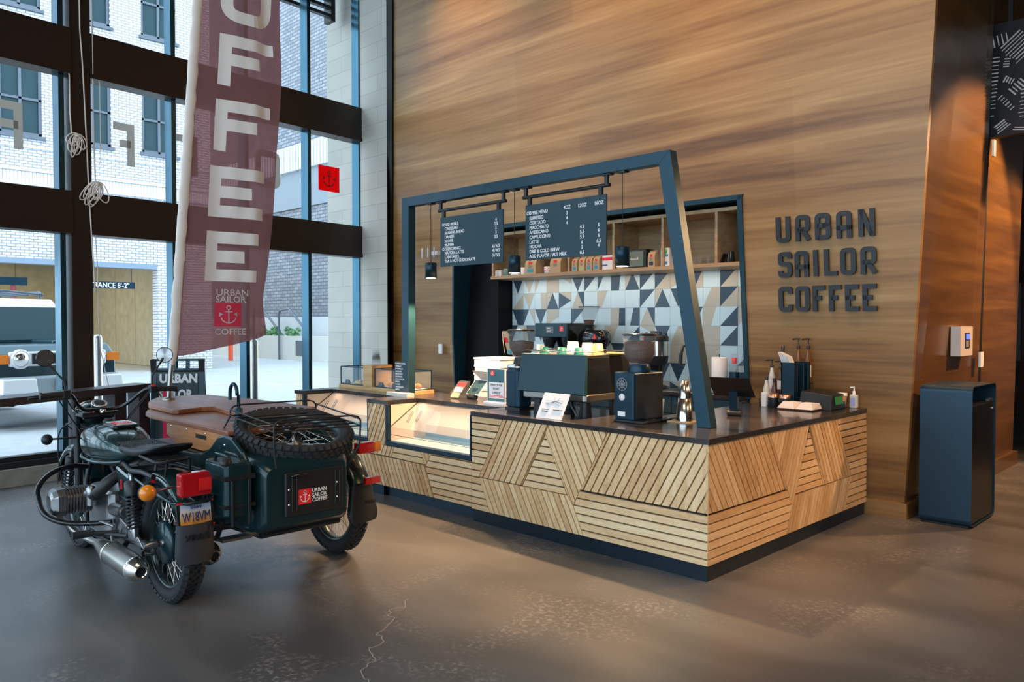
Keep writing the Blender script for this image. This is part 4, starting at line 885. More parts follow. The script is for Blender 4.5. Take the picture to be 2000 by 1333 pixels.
# right grinder
T = thing('coffee_grinder', 'black coffee grinder with full bean hopper and fan grille at its back', 'grinder', (-.85, .42, ZT))
obj('body', MB().hexa([(-.975, .30, .935), (-.80, .30, .935), (-.76, .62, .935), (-.935, .62, .935)], [(-.985, .30, 1.29), (-.80, .30, 1.29), (-.76, .62, 1.29), (-.945, .62, 1.29)]), M['navy'], T, bevel=.012)
obj('side_panel', MB().hexa([(-.799, .32, .95), (-.792, .32, .95), (-.753, .60, .95), (-.76, .60, .95)], [(-.799, .32, 1.27), (-.792, .32, 1.27), (-.753, .60, 1.27), (-.76, .60, 1.27)]), M['black'], T)
gr = MB().torus((-.905, .297, 1.20), (0, 1, 0), .045, .004, 28, 6).torus((-.905, .297, 1.20), (0, 1, 0), .025, .004, 24, 6).lathe([(.014, 0), (.001, .004)], (-.905, .297, 1.20), (0, -1, 0), 14)
for k in range(10): a = 2*PI*k/10; gr.tube([(-.905+.015*math.cos(a), .295, 1.20+.015*math.sin(a)), (-.905+.046*math.cos(a+.5), .295, 1.20+.046*math.sin(a+.5))], .003, 5)
obj('fan_grille', gr, M['grey'], T)
obj('badge', MB().lathe([(.026, 0), (.026, .004), (.001, .005)], (-.905, .298, 1.105), (0, -1, 0), 20), M['paper'], T, label='white oval badge')
obj('rating_plate', MB().box(-.94, -.875, .293, .299, .965, 1.0), M['paper'], T)
obj('base', MB().box(-.98, -.71, .29, .66, ZT, .938), M['black'], T, bevel=.004)
obj('collar', MB().lathe([(.085, 0), (.085, .03), (.075, .055)], (-.86, .45, 1.29), n=24), M['navy'], T)
obj('spout_tray', MB().box(-.76, -.69, .5, .75, ZT+.012, ZT+.02), M['blackgloss'], T)
hopper(T, -.86, .45, 1.345, .125, .215, .78)
# left grinder
T = thing('coffee_grinder', 'slim dark coffee grinder with steel collar left of the espresso machine', 'grinder', (-2.08, .38, ZT))
obj('body', MB().rbox(-2.18, -2.0, .32, .50, .935, 1.262, .05, 5), M['navy'], T)
obj('collar', MB().rbox(-2.176, -2.004, .324, .496, 1.262, 1.302, .05, 5), M['chrome'], T)
obj('base', MB().box(-2.175, -2.0, .33, .62, ZT, .936), M['black'], T)
obj('neck', MB().lathe([(.07, 0), (.055, .06)], (-2.06, .41, 1.302), n=20), M['black'], T)
hopper(T, -2.055, .41, 1.36, .115, .225, .60)
t = thing('hanging_sample_bag', 'kraft tag card with red emblem clipped beside the left grinder hopper', 'card', (-2.2, .33, 1.36))
obj('card', MB().tube([(-2.215, .34, 1.58), (-2.20, .33, 1.50), (-2.17, .32, 1.40)], .004, 4).hexa([(-2.145, .335, 1.385), (-2.085, .335, 1.385), (-2.085, .339, 1.385), (-2.145, .339, 1.385)], [(-2.20, .325, 1.585), (-2.14, .325, 1.585), (-2.14, .33, 1.585), (-2.20, .33, 1.585)]), M['kraft'], t)
obj('red_emblem', MB().hexa([(-2.172, .330, 1.485), (-2.132, .330, 1.485), (-2.132, .332, 1.485), (-2.172, .332, 1.485)], [(-2.184, .327, 1.53), (-2.144, .327, 1.53), (-2.144, .329, 1.53), (-2.184, .329, 1.53)]), M['red'], t)
obj('blue_print', MB().hexa([(-2.14, .333, 1.39), (-2.095, .333, 1.39), (-2.095, .335, 1.39), (-2.14, .335, 1.39)], [(-2.145, .331, 1.42), (-2.10, .331, 1.42), (-2.10, .333, 1.42), (-2.145, .333, 1.42)]), teal, t)
# upright notice card on the counter front
t = thing('notice_card', 'white art card leaning in front of the espresso machine', 'card', (-1.45, .08, ZT))
cf = lambda u, v: (-1.545+u+v*.07, .045+u*.06+v*.42, .9215+v*.905)
obj('card', MB().hexa([cf(0, 0), cf(.25, 0), Vector(cf(.25, 0))+Vector((0, .006, -.0)), Vector(cf(0, 0))+Vector((0, .006, 0))], [cf(0, .205), cf(.25, .205), Vector(cf(.25, .205))+Vector((0, .006, .003)), Vector(cf(0, .205))+Vector((0, .006, .003))]), M['paper'], t)
ln = MB(); rs = random.Random(5)
off = Vector((0, -.0015, .001))
for k in range(11):
    a = rs.uniform(0, PI*2); p = Vector(cf(.125, .14))+off; q = Vector(cf(.125+.085*math.cos(a), .14+.04*math.sin(a)))+off
    ln.tube([p, p.lerp(q, .5)+Vector((rs.uniform(-.01, .01), 0, rs.uniform(-.008, .008))), q], .0009, 4)
for k, (u, wd) in enumerate(((.03, .07), (.035, .06), (.14, .09))): ln.tube([Vector(cf(u, .075-.018*(k % 2)))+off, Vector(cf(u+wd, .075-.018*(k % 2)))+off], .003, 4)
obj('ink_drawing', ln, M['signblack'], t)
obj('stand', MB().box(-1.30, -1.27, .06, .14, ZT, ZT+.035), gm, t)
# steel tumblers, clear cup, tray
tag(obj('tumbler_tray', MB().box(-.68, -.50, .55, .70, ZT, ZT+.008), M['kraft']), 'thin kraft coloured mat under the steel tumblers', 'mat')
tag(obj('steel_tumbler', MB().lathe([(.062, .009), (.062, .02), (.048, .175), (.001, .178)], (-.58, .63, ZT), n=28), M['chrome']), 'wide polished steel cup upside down by the slanted leg, lower of two', 'cup', 'steel cups by the slanted leg')
tag(obj('steel_tumbler', MB().lathe([(.047, .179), (.046, .19), (.030, .305), (.001, .308)], (-.58, .63, ZT), n=28), M['chrome']), 'narrow polished steel cup upside down on top of the wider one', 'cup', 'steel cups by the slanted leg')
t = thing('clear_cup', 'clear plastic cup with red emblem standing behind the right grinder', 'cup', (-1.0, .85, ZT))
obj('body', MB().lathe([(.034, 0), (.036, .004), (.052, .135), (.050, .135), (.033, .008), (.001, .006)], (-.93, .80, ZT), n=24, cap=False), gm, t)
obj('emblem', MB().box(-.958, -.93, .752, .754, .955, .995), M['red'], t); obj('label', MB().box(-.91, -.885, .752, .754, .955, .995), M['kraft'], t)
# payment tablets
def tablet(nm, label, x, y, z, w_, h_, tilt, rz, face, zt=ZT):
    T = thing(nm, label, 'tablet', (x, y, zt))
    cx, cy = x, y; c, s_ = math.cos(R(tilt)), math.sin(R(tilt))
    f = lambda u, v, n: (x+u, y+v*s_*face-n*c*face*1.0, z+v*c+n*s_*-0)
    def sl(u0, u1, v0, v1, n0, n1): return [f(u0, v0, n0), f(u1, v0, n0), f(u1, v0, n1), f(u0, v0, n1)], [f(u0, v1, n0), f(u1, v1, n0), f(u1, v1, n1), f(u0, v1, n1)]
    obj('case', MB().hexa(*sl(-w_/2, w_/2, 0, h_, 0, .012)), M['offwhite'] if nm == 'till_tablet' else M['blackgloss'], T, bevel=.003)
    obj('screen', MB().hexa(*sl(-w_/2+.01, w_/2-.01, .012, h_-.012, .0122, .0135)), M['extglass'], T)
    obj('arm', MB().hexa([(x-.03, y-.02, zt+.02), (x+.03, y-.02, zt+.02), (x+.03, y+.03, zt+.02), (x-.03, y+.03, zt+.02)], [(x-.035, y+h_*.3*s_*face, z+h_*.45*c), (x+.035, y+h_*.3*s_*face, z+h_*.45*c), (x+.035, y+h_*.3*s_*face+.02, z+h_*.45*c), (x-.035, y+h_*.3*s_*face+.02, z+h_*.45*c)]), M['navy'], T)
    obj('foot', MB().cyl((x-.055, y, zt+.027), (x+.055, y, zt+.027), .027, n=16), M['black'], T)
    T.rotation_euler = (0, 0, R(rz)); return T
tablet('till_tablet', 'small white framed payment tablet facing customers beside the clear rack', -2.955, .66, .965, .215, .185, 40, -8, 1)
tablet('till_tablet', 'larger till tablet tilted away behind the payment tablet', -2.86, .86, 1.07, .30, .20, 52, 0, -1)
tb_ = tablet('register_tablet', 'black till tablet seen from behind right of the slanted leg', -.50, 1.22, 1.075, .33, .24, 48, 10, -1)
# clear rack with gift cards, framed notice, flavour sign
t = thing('card_rack', 'clear stepped rack of cards beside the small payment tablet', 'rack', (-3.13, .62, ZT))
obj('rack', MB().box(-3.19, -3.05, .58, .70, ZT, .99).hexa([(-3.19, .60, .99), (-3.05, .60, .99), (-3.05, .70, .99), (-3.19, .70, .99)], [(-3.165, .68, 1.09), (-3.03, .68, 1.09), (-3.03, .70, 1.09), (-3.165, .70, 1.09)]), gm, t)
for k, (z, m_) in enumerate(((.935, 'kraft'), (.985, 'offwhite'), (1.03, 'red'))): obj('cards', MB().hexa([(-3.18+k*.01, .575+k*.03, z), (-3.07+k*.01, .575+k*.03, z), (-3.07+k*.01, .585+k*.03, z), (-3.18+k*.01, .585+k*.03, z)], [(-3.18+k*.01, .60+k*.03, z+.045), (-3.07+k*.01, .60+k*.03, z+.045), (-3.07+k*.01, .61+k*.03, z+.045), (-3.18+k*.01, .61+k*.03, z+.045)]), M[m_], t)
t = thing('notice_sign', 'upright teal notice with red emblem asking about roast labels', 'sign', (-2.46, .5, ZT))
obj('panel', MB().box(-2.575, -2.345, .498, .506, .94, 1.245), M['paper'], t); obj('teal_sheet', MB().box(-2.568, -2.352, .495, .498, .95, 1.238), mat('poster_teal', (.035, .13, .16), .5), t)
obj('base', MB().box(-2.60, -2.33, .47, .55, ZT, .940), M['paper'], t)
logo_patch(t, (-2.505, .495, 1.20), (1, 0, 0), (0, 0, 1), .045)
obj('white_sheet', MB().box(-2.545, -2.36, .492, .495, .975, 1.12), M['paper'], t)
tx = MB(); put_text(tx, "WHAT'S THE", .026, (-2.452, .4915, 1.088), bold=.02, align='CENTER'); put_text(tx, 'ROAST', .026, (-2.452, .4915, 1.055), bold=.02, align='CENTER'); put_text(tx, 'LABELS?', .030, (-2.452, .4915, 1.016), bold=.02, align='CENTER')
obj('lettering', tx, M['signblack'], t); obj('red_lines', MB().box(-2.54, -2.365, .4905, .492, .998, 1.004).box(-2.54, -2.365, .4905, .492, .986, .991), M['red'], t)
t = thing('flavour_sign', 'narrow upright blue sign listing syrup flavours on a white base', 'sign', (-3.74, .41, ZT))
obj('panel', MB().box(-3.855, -3.635, .415, .424, .955, 1.262), M['board'], t); obj('base', MB().box(-3.90, -3.56, .34, .432, ZT, .956), M['offwhite'], t)
tx = MB(); rows = ['FLAVOR PUMPS', 'VANILLA', 'SF VANILLA', 'CARAMEL', 'HAZELNUT', 'LAVENDER', 'CHOCOLATE', 'MAPLE', 'HONEY', 'CINNAMON', 'SIMPLE']
for i, s_ in enumerate(rows): put_text(tx, s_, .022, (-3.848, .4145, 1.236-i*.0262), bold=.02, sx=1.1)
obj('lettering', tx, M['paper'], t)
# pastry display boxes
t = thing('pastry_case', 'low glass pastry case on an oak tray, divided by an oak block', 'display case', (-4.4, .65, ZT))
M['oaktray'] = wood('oak_tray', [(.45, .24, .09), (.60, .36, .15), (.72, .48, .24)], along=(2, 12, 18), rough=.45)
obj('tray', MB().box(-5.08, -3.70, .535, .80, ZT, .962), M['oaktray'], t, bevel=.003)
for x0, x1 in ((-5.06, -4.60), (-4.40, -3.72)):
    e = MB(); y0, y1, z0, z1 = .545, .785, .963, 1.165; q = .006
    for x in (x0, x1-q*1.6):
        for y in (y0, y1-q*1.6): e.box(x, x+q*1.6, y, y+q*1.6, z0, z1)
        for z in (z0, z1-q*1.6): e.box(x, x+q*1.6, y0, y1, z, z+q*1.6)
    for y in (y0, y1-q*1.6):
        for z in (z0, z1-q*1.6): e.box(x0, x1, y, y+q*1.6, z, z+q*1.6)
    f = obj('glass_box', e, M['navy'], t); obj('pane', MB().box(x0+.004, x1-.004, y0+.002, y0+.004, z0, z1).box(x0+.004, x1-.004, y1-.004, y1-.002, z0, z1).box(x0+.002, x0+.004, y0, y1, z0, z1).box(x1-.004, x1-.002, y0, y1, z0, z1), M['glass'], f)
    obj('paper_liner', MB().box(x0+.01, x1-.01, y0+.01, y1-.01, z0, z0+.006), M['paper'], f)
obj('divider_block', MB().box(-4.58, -4.42, .525, .80, .962, 1.192), M['oaktray'], t)
pastry = mat('baked_crust', (.62, .30, .09), .5, noise=.3, nscale=30, bump=.3, bscale=50); dough = mat('pale_pastry', (.72, .58, .38), .6, noise=.2, nscale=30)
def croissant(x, y, rz, label, m=pastry, s=1):
    b_ = MB(); rr = []
    for k in range(13):
        u = k/12*2-1; a = u*1.1; r_ = .030*s*(1-.75*abs(u)**1.6)*(1+.10*math.sin(k*3))
        c = Vector((x+.07*s*math.sin(a+R(rz)), y+.045*s*(math.cos(a)-1)*math.cos(R(rz))+.0, .970+.024*s)); d = Vector((math.cos(a), -math.sin(a), 0))
        up = Vector((0, 0, 1)); sd = d.cross(up); rr.append([c+sd*r_*math.cos(2*PI*j/10)+up*r_*math.sin(2*PI*j/10) for j in range(10)])
    tag(obj('croissant', b_.rings(rr), m), label, 'pastry', 'pastries in the glass case')
for k, (x, y, rz) in enumerate(((-4.20, .62, 10), (-4.13, .70, 60), (-4.02, .61, -20), (-3.96, .70, 30), (-3.86, .63, 0), (-3.80, .70, -40))):
    croissant(x, y, rz, ['golden croissant at the left front of the right glass case', 'golden croissant at the back left of the right glass case', 'golden croissant just left of the flavour sign', 'golden croissant behind the flavour sign', 'golden croissant seen right of the frame post', 'golden croissant at the right end of the glass case'][k])
for k, (x, y) in enumerate(((-4.86, .66), (-4.78, .60), (-4.70, .65))):
    b_ = MB().ellipsoid((x, y, .988), .055, .045, .020, 14, 8)
    for q in range(5): b_.ellipsoid((x+.03*math.cos(q*1.3), y+.025*math.sin(q*1.3), 1.004), .010, .009, .008, 8, 5)
    tag(obj('scone', b_, dough), ['pale scone at the left of the left glass case', 'pale scone at the front middle of the left glass case', 'pale scone beside the oak block in the left glass case'][k], 'pastry', 'scones in the glass case')
for k, (x, m_) in enumerate(((-4.96, 'navy'), (-4.32, 'navy'), (-4.08, 'board'))): tag(obj('price_tent', MB().hexa([(x-.035, .560, .970), (x+.035, .560, .970), (x+.035, .595, .970), (x-.035, .595, .970)], [(x-.035, .575, 1.015), (x+.035, .575, 1.015), (x+.035, .579, 1.015), (x-.035, .579, 1.015)]), M[m_]), ['small dark price tent in the left glass case', 'small dark price tent beside the oak block in the right glass case', 'small dark price tent among the croissants'][k], 'tag')
tag(obj('dark_loaf', MB().ellipsoid((-4.72, .73, 1.005), .11, .035, .035, 16, 8), mat('blue_wrap', (.06, .07, .12), .5)), 'dark wrapped loaf at the back of the left glass case', 'pastry')
for k in range(5): tag(obj('plastic_cup', MB().lathe([(.050-.001*k, .018*k), (.050, .006+.018*k), (.034, .10+.018*k), (.001, .101+.018*k)], (-4.50, .64, 1.193), n=20), gm), 'clear upturned plastic cup on the oak block, '+ORD[k]+' of the stack', 'cup', 'stacked clear cups on the oak block')
for k in range(5):
    t = thing('cardboard_box', 'white cardboard box behind the tills, '+ORD[k]+' of its stack', 'box', (-3.0, .97, .922+.078*k), 'white boxes stacked behind the tills')
    obj('carton', MB().box(-3.19+.008*(k % 2), -2.83, .90, 1.25, .922+.078*k, .922+.078*k+.060), M['paper'], t); obj('lid', MB().box(-3.20+.008*(k % 2), -2.82, .895, 1.255, .922+.078*k+.0605, .922+.078*k+.077), M['paper'], t)
# ---- back counter machines ----
t = thing('batch_brewer', 'dark batch brewer with small display under the tiles', 'coffee machine', (-3.57, 2.65, .95))
obj('head', MB().box(-3.825, -3.32, 2.45, 2.92, 1.485, 1.650), M['machine'], t, bevel=.008)
obj('side', MB().box(-3.319, -3.31, 2.46, 2.92, 1.30, 1.645), M['blackgloss'], t)
obj('column', MB().box(-3.80, -3.33, 2.72, 2.92, .952, 1.49), M['blackgloss'], t)
obj('display', MB().box(-3.64, -3.52, 2.445, 2.452, 1.53, 1.61), M['blackgloss'], t); obj('display_text', MB().box(-3.625, -3.575, 2.443, 2.446, 1.585, 1.595).box(-3.625, -3.555, 2.443, 2.446, 1.565, 1.572).box(-3.625, -3.565, 2.443, 2.446, 1.548, 1.555), M['paper'], t)
logo_patch(t, (-3.40, 2.449, 1.585), (1, 0, 0), (0, 0, 1), .06)
for x in (-3.72, -3.42): obj('spray_funnel', MB().lathe([(.05, 0), (.09, .10), (.09, .13)], (x, 2.60, 1.355), n=20), M['black'], t)
obj('base', MB().box(-3.82, -3.32, 2.45, 2.92, .951, .99), M['black'], t)
t = thing('bulk_grinder', 'black shop grinder with round body and tall clear hopper before the tiles', 'grinder', (-3.02, 2.62, .95))
obj('motor', MB().lathe([(.001, 0), (.085, .005), (.10, .03), (.105, .26), (.09, .30), (.001, .31)], (-3.18, 2.62, 1.475), (1, 0, 0), 24), M['blackgloss'], t)
obj('burr_housing', MB().lathe([(.001, 0), (.06, .002), (.06, .05), (.10, .06)], (-3.26, 2.62, 1.475), (1, 0, 0), 22).lathe([(.025, -.03), (.025, .0)], (-3.26, 2.62, 1.475), (1, 0, 0), 14), M['black'], t)
obj('pillar', MB().box(-3.10, -2.92, 2.56, 2.68, .99, 1.42), M['blackgloss'], t, bevel=.01); obj('base', MB().box(-3.24, -2.86, 2.48, 2.76, .951, .99), M['black'], t, bevel=.005)
obj('emblem', MB().prism([(-2.99, 2.512, 1.47), (-2.93, 2.512, 1.47), (-2.96, 2.512, 1.53)], (0, -.004, 0)), M['red'], t)
obj('chute', MB().lathe([(.05, 0), (.045, .05), (.06, .06)], (-3.13, 2.62, 1.57), n=18), M['black'], t)
h = obj('hopper', MB().lathe([(.05, 0), (.055, .01), (.12, .20), (.125, .205), (.115, .20), (.05, .02)], (-3.13, 2.62, 1.625), n=28, cap=False), gm, t)
obj('beans', MB().lathe([(.045, .01), (.065, .06), (.001, .065)], (-3.13, 2.62, 1.625), n=20), M['beans'], h); obj('lid', MB().lathe([(.126, 0), (.126, .012), (.001, .014)], (-3.13, 2.62, 1.83), n=28), M['blackgloss'], h)
t = thing('thermal_server', 'steel and black thermal coffee server beside the sink', 'coffee server', (-2.28, 2.72, .95))
sv = (-2.28, 2.72)
obj('stand', MB().lathe([(.14, 0), (.14, .012), (.10, .035)], (*sv, .951), n=28).lathe([(.075, .03), (.078, .15), (.105, .28)], (*sv, .951), n=28), M['blackgloss'], t)
obj('steel_band', MB().lathe([(.132, 0), (.132, .155)], (*sv, 1.30), n=32), M['chrome'], t)
obj('lower_body', MB().lathe([(.105, 0), (.128, .04), (.134, .10)], (*sv, 1.20), n=28), M['black'], t)
obj('lid', MB().lathe([(.134, 0), (.134, .05), (.12, .065), (.05, .07), (.045, .095), (.001, .1)], (*sv, 1.455), n=28), M['black'], t)
obj('lid_grip', MB().box(sv[0]-.06, sv[0]+.06, sv[1]-.03, sv[1]+.03, 1.52, 1.565).box(sv[0]-.135, sv[0]-.115, sv[1]-.02, sv[1]+.02, 1.49, 1.55).box(sv[0]+.115, sv[0]+.135, sv[1]-.02, sv[1]+.02, 1.49, 1.55), M['blackgloss'], t, bevel=.008)
obj('faucet', MB().box(sv[0]-.20, sv[0]-.10, sv[1]-.05, sv[1]-.01, 1.235, 1.265).box(sv[0]-.2, sv[0]-.17, sv[1]-.05, sv[1]-.01, 1.18, 1.25), M['black'], t)
obj('dial', MB().lathe([(.022, 0), (.022, .012), (.001, .014)], (sv[0], sv[1]-.125, .995), (0, -1, 0), 16), M['amber'], t); obj('red_mark', MB().box(sv[0]-.095, sv[0]-.07, sv[1]-.125, sv[1]-.11, 1.475, 1.50), M['red'], t)
for k, (x, y, h_) in enumerate(((-2.72, 2.62, .12), (-2.66, 2.70, .16), (-2.60, 2.62, .10))):
    tag(obj('small_bottle', MB().lathe([(.025, 0), (.025, h_*.7), (.010, h_*.8), (.010, h_), (.001, h_)], (x, y, .951+.0), n=14), [gm, M['chrome'], M['black']][k]), ['clear little bottle between shop grinder and thermal server', 'tall steel shaker behind the bean hopper', 'short black bottle beside the thermal server'][k], 'bottle')
tag(obj('white_dispenser', MB().rbox(-1.74, -1.66, 2.66, 2.74, .951, 1.26, .02), M['paper']), 'slim white dispenser just right of the slanted leg', 'dispenser')
t = thing('paper_towel_roll', 'white paper towel roll standing on the back worktop', 'paper towel', (-1.47, 2.65, .951))
obj('roll', MB().lathe([(.075, 0), (.078, .004), (.078, .352), (.075, .355), (.02, .356)], (-1.47, 2.65, .955), n=28), M['paper'], t); obj('holder', MB().lathe([(.08, 0), (.08, .006), (.001, .007)], (-1.47, 2.65, .951), n=24).cyl((-1.47, 2.65, 1.30), (-1.47, 2.65, 1.34), .006), M['black'], t)
for k, x in enumerate((-1.29, -1.17)):
    t = thing('cup_tower', ['tower of clear cups with a red cup inside next to the paper towel roll', 'tower of clear cups against the right jamb of the niche'][k], 'cups', (x, 2.62, .951), 'clear cup towers')
    obj('sleeve', MB().lathe([(.052, 0), (.052, .22)], (x, 2.62, .951), n=22), M['navy'], t)
    obj('cups', MB().lathe([(.046, .22), (.050, .225), (.046, .30), (.032, .40), (.001, .402)], (x, 2.62, .951), n=22), gm, t)
    if k == 0: obj('red_cup', MB().lathe([(.02, .30), (.026, .36), (.001, .36)], (x, 2.62, .951), n=16), M['red'], t)
# ---- condiment end of the counter ----
t = thing('condiment_caddy', 'tall black plastic organiser holding white sleeves and lids', 'organiser', (-.45, 2.28, ZT))
obj('tower', MB().box(-.56, -.425, 2.12, 2.135, .95, 1.31).box(-.56, -.425, 2.385, 2.40, .95, 1.31).box(-.56, -.545, 2.12, 2.40, .95, 1.31).box(-.44, -.425, 2.12, 2.16, .95, 1.31).box(-.44, -.425, 2.36, 2.40, .95, 1.31).box(-.56, -.425, 2.12, 2.40, ZT, .97).box(-.56, -.425, 2.27, 2.28, .95, 1.30), M['navy'], t, bevel=.003)
obj('lid_stack', MB().lathe([(.045, 0), (.045, .30)], (-.49, 2.20, .975), n=20).lathe([(.045, 0), (.045, .28)], (-.49, 2.33, .975), n=20), M['black'], t)
pk = MB()
for k in range(7): pk.hexa([(-.555+k*.012, 2.14, 1.28), (-.548+k*.012, 2.14, 1.28), (-.548+k*.012, 2.22, 1.28), (-.555+k*.012, 2.22, 1.28)], [(-.59+k*.014, 2.12, 1.40-.006*k), (-.583+k*.014, 2.12, 1.40-.006*k), (-.583+k*.014, 2.20, 1.40-.006*k), (-.59+k*.014, 2.20, 1.40-.006*k)])
obj('paper_sleeves', pk, M['paper'], t)
t = thing('lid_tray', 'low black sloped bin with a green card holding lids', 'bin', (-.22, 2.3, ZT))
obj('bin', MB().hexa([(-.40, 2.11, ZT), (-.115, 2.11, ZT), (-.115, 2.42, ZT), (-.40, 2.42, ZT)], [(-.40, 2.16, 1.07), (-.125, 2.16, 1.045), (-.125, 2.40, 1.045), (-.40, 2.40, 1.08)]), M['black'], t, bevel=.008)
obj('green_card', MB().hexa([(-.114, 2.20, .965), (-.110, 2.20, .965), (-.110, 2.36, .965), (-.114, 2.36, .965)], [(-.121, 2.20, 1.03), (-.117, 2.20, 1.03), (-.117, 2.36, 1.03), (-.121, 2.36, 1.03)]), mat('card_green', (.04, .30, .08), .5), t)
obj('orange_corner', MB().box(-.1125, -.108, 2.345, 2.385, .985, 1.03), M['amber'], t)
tag(obj('napkin_tray', MB().box(-.50, -.20, 1.93, 2.13, ZT, ZT+.012), mat('tray_brown', (.07, .03, .02), .4), bevel=.003), 'dark brown tray under the folded napkins', 'tray')
for x in (-.43, -.27): tag(obj('napkin_pile', MB().hexa([(x-.075, 1.94, ZT+.013), (x+.075, 1.94, ZT+.013), (x+.075, 2.12, ZT+.013), (x-.075, 2.12, ZT+.013)], [(x-.045, 1.99, ZT+.065), (x+.045, 1.99, ZT+.065), (x+.06, 2.11, ZT+.06), (x-.06, 2.11, ZT+.06)]), mat('napkin_white', (.78, .70, .66), .9)), 'pile of folded white napkins on the brown tray, '+('beside the black jars' if x < -.4 else 'beside the sloped black bin'), 'napkins', 'folded napkins')
for k, x in enumerate((-.60, -.49)):
    t = thing('straw_jar', ['black round jar with copper rim at the left of the condiments', 'black round jar with copper rim in front of the organiser'][k], 'jar', (x, 2.04, ZT), 'black jars with copper rims')
    obj('body', MB().lathe([(.044, 0), (.046, .004), (.046, .085)], (x, 2.06, ZT), n=22), M['black'], t); obj('rim', MB().lathe([(.046, .085), (.046, .115), (.042, .116), (.001, .10)], (x, 2.06, ZT), n=22), mat('copper', (.75, .42, .28), .3, metal=1) if k == 0 else bpy.data.materials['copper'], t)
tag(obj('napkin_clip', MB().rbox(-.695, -.645, 2.02, 2.05, ZT, ZT+.125, .012), M['white']), 'upright white card with green leaf at the left of the condiments', 'card')
bpy.data.objects['napkin_clip']['label'] = 'upright white rounded card left of the black jars'
def syrup(x, y, z0, h, m, label, pump=True, r=.028):
    T = thing('syrup_bottle', label, 'bottle', (x, y, z0), 'syrup bottles')
    obj('body', MB().lathe([(r, 0), (r, h*.55), (r*.5, h*.78), (r*.45, h*.9), (.001, h*.9)], (x, y, z0), n=16), m, T)
    obj('label_band', MB().lathe([(r*1.04, h*.15), (r*1.04, h*.45)], (x, y, z0), n=16, cap=False), M['paper'], T)
    if pump:
        obj('pump', MB().lathe([(r*.6, h*.88), (r*.6, h*.95), (.006, h*.96), (.006, h*1.12)], (x, y, z0), n=12).tube([(x+.012, y, z0+h*1.13), (x-.01, y, z0+h*1.14), (x-.055, y-.005, z0+h*1.12)], .007, 6), M['black'], T)
    else: obj('cap', MB().lathe([(r*.55, h*.88), (r*.55, h*1.0), (.001, h*1.0)], (x, y, z0), n=12), M['black'], T)
amb = mat('syrup_amber', (.20, .07, .015), .08, alpha=.9); drk = mat('syrup_dark', (.10, .035, .02), .1); crm = mat('syrup_clear', (.75, .72, .62), .08, alpha=.8)
rk_ = thing('bottle_rack', 'black wire tiered rack carrying the syrup bottles', 'rack', (-.66, 2.33, ZT))
obj('wire_frame', MB().tube([(-.76, 2.12, ZT+.004), (-.60, 2.12, ZT+.004), (-.60, 2.44, ZT+.004), (-.76, 2.44, ZT+.004)], .005, 6, closed=True).tube([(-.76, 2.12, ZT), (-.76, 2.12, .98)], .005, 6).tube([(-.76, 2.2, ZT), (-.76, 2.2, 1.0)], .005, 6).box(-.74, -.57, 2.21, 2.30, 1.02, 1.026).box(-.74, -.44, 2.42, 2.485, 1.11, 1.118), M['black'], rk_)
syrup(-.71, 2.15, ZT+.006, .25, crm, 'clear syrup bottle with green label at the front of the rack', False)
syrup(-.64, 2.16, ZT+.006, .24, drk, 'dark syrup bottle at the front of the rack', False)
syrup(-.71, 2.25, 1.027, .26, crm, 'clear pump bottle on the middle tier of the rack')
syrup(-.63, 2.26, 1.027, .25, drk, 'dark pump bottle with printed label on the middle tier')
syrup(-.66, 2.36, ZT+.006, .52, amb, 'capped syrup bottle, tallest at the left of the back tier', False)
syrup(-.56, 2.455, 1.12, .345, amb, 'tall pump bottle in the middle of the back tier')
syrup(-.47, 2.455, 1.12, .345, amb, 'tall pump bottle at the right of the back tier')
bpy.data.objects['bottle_rack'].location.z = ZT
t = thing('takeaway_cup', 'white lidded paper cup behind the sloped black bin', 'cup', (-.17, 2.50, ZT))
obj('cup', MB().lathe([(.028, 0), (.040, .10)], (-.17, 2.475, ZT+.0), n=20), M['kraft'], t); obj('lid', MB().lathe([(.043, .10), (.041, .125), (.001, .126)], (-.17, 2.475, ZT), n=20), M['white'], t)
t = thing('hand_sanitiser', 'clear pump bottle of hand sanitiser at the end of the counter', 'bottle', (-.075, 2.50, ZT))
obj('bottle', MB().rbox(-.108, -.042, 2.46, 2.52, ZT, 1.035, .02), crm, t); obj('label', MB().box(-.095, -.055, 2.4575, 2.4595, .94, 1.01), mat('label_violet', (.35, .38, .62), .5), t)
obj('pump', MB().lathe([(.014, 0), (.012, .03), (.006, .032), (.006, .06)], (-.075, 2.49, 1.035), n=12).tube([(-.07, 2.49, 1.10), (-.105, 2.48, 1.095)], .006, 6), M['white'], t)
# blue waste bin
t = thing('waste_bin', 'tall dark blue steel waste bin with rounded corners', 'bin', (.6, 3.0, 0))
def binbox(mb, x0, x1, y0, y1, z0, z1, r):
    pts = []
    for cy, cz, a0 in ((x1-r, z1-r, 0), (x0+r, z1-r, 90), (x0+r, z0+r, 180), (x1-r, z0+r, 270)):
        for k in range(6): a = R(a0+18*k); pts.append((cy+r*math.cos(a), cz+r*math.sin(a)))
    return pts
bx0, bx1, by0, by1 = .415, .805, 2.615, 3.30
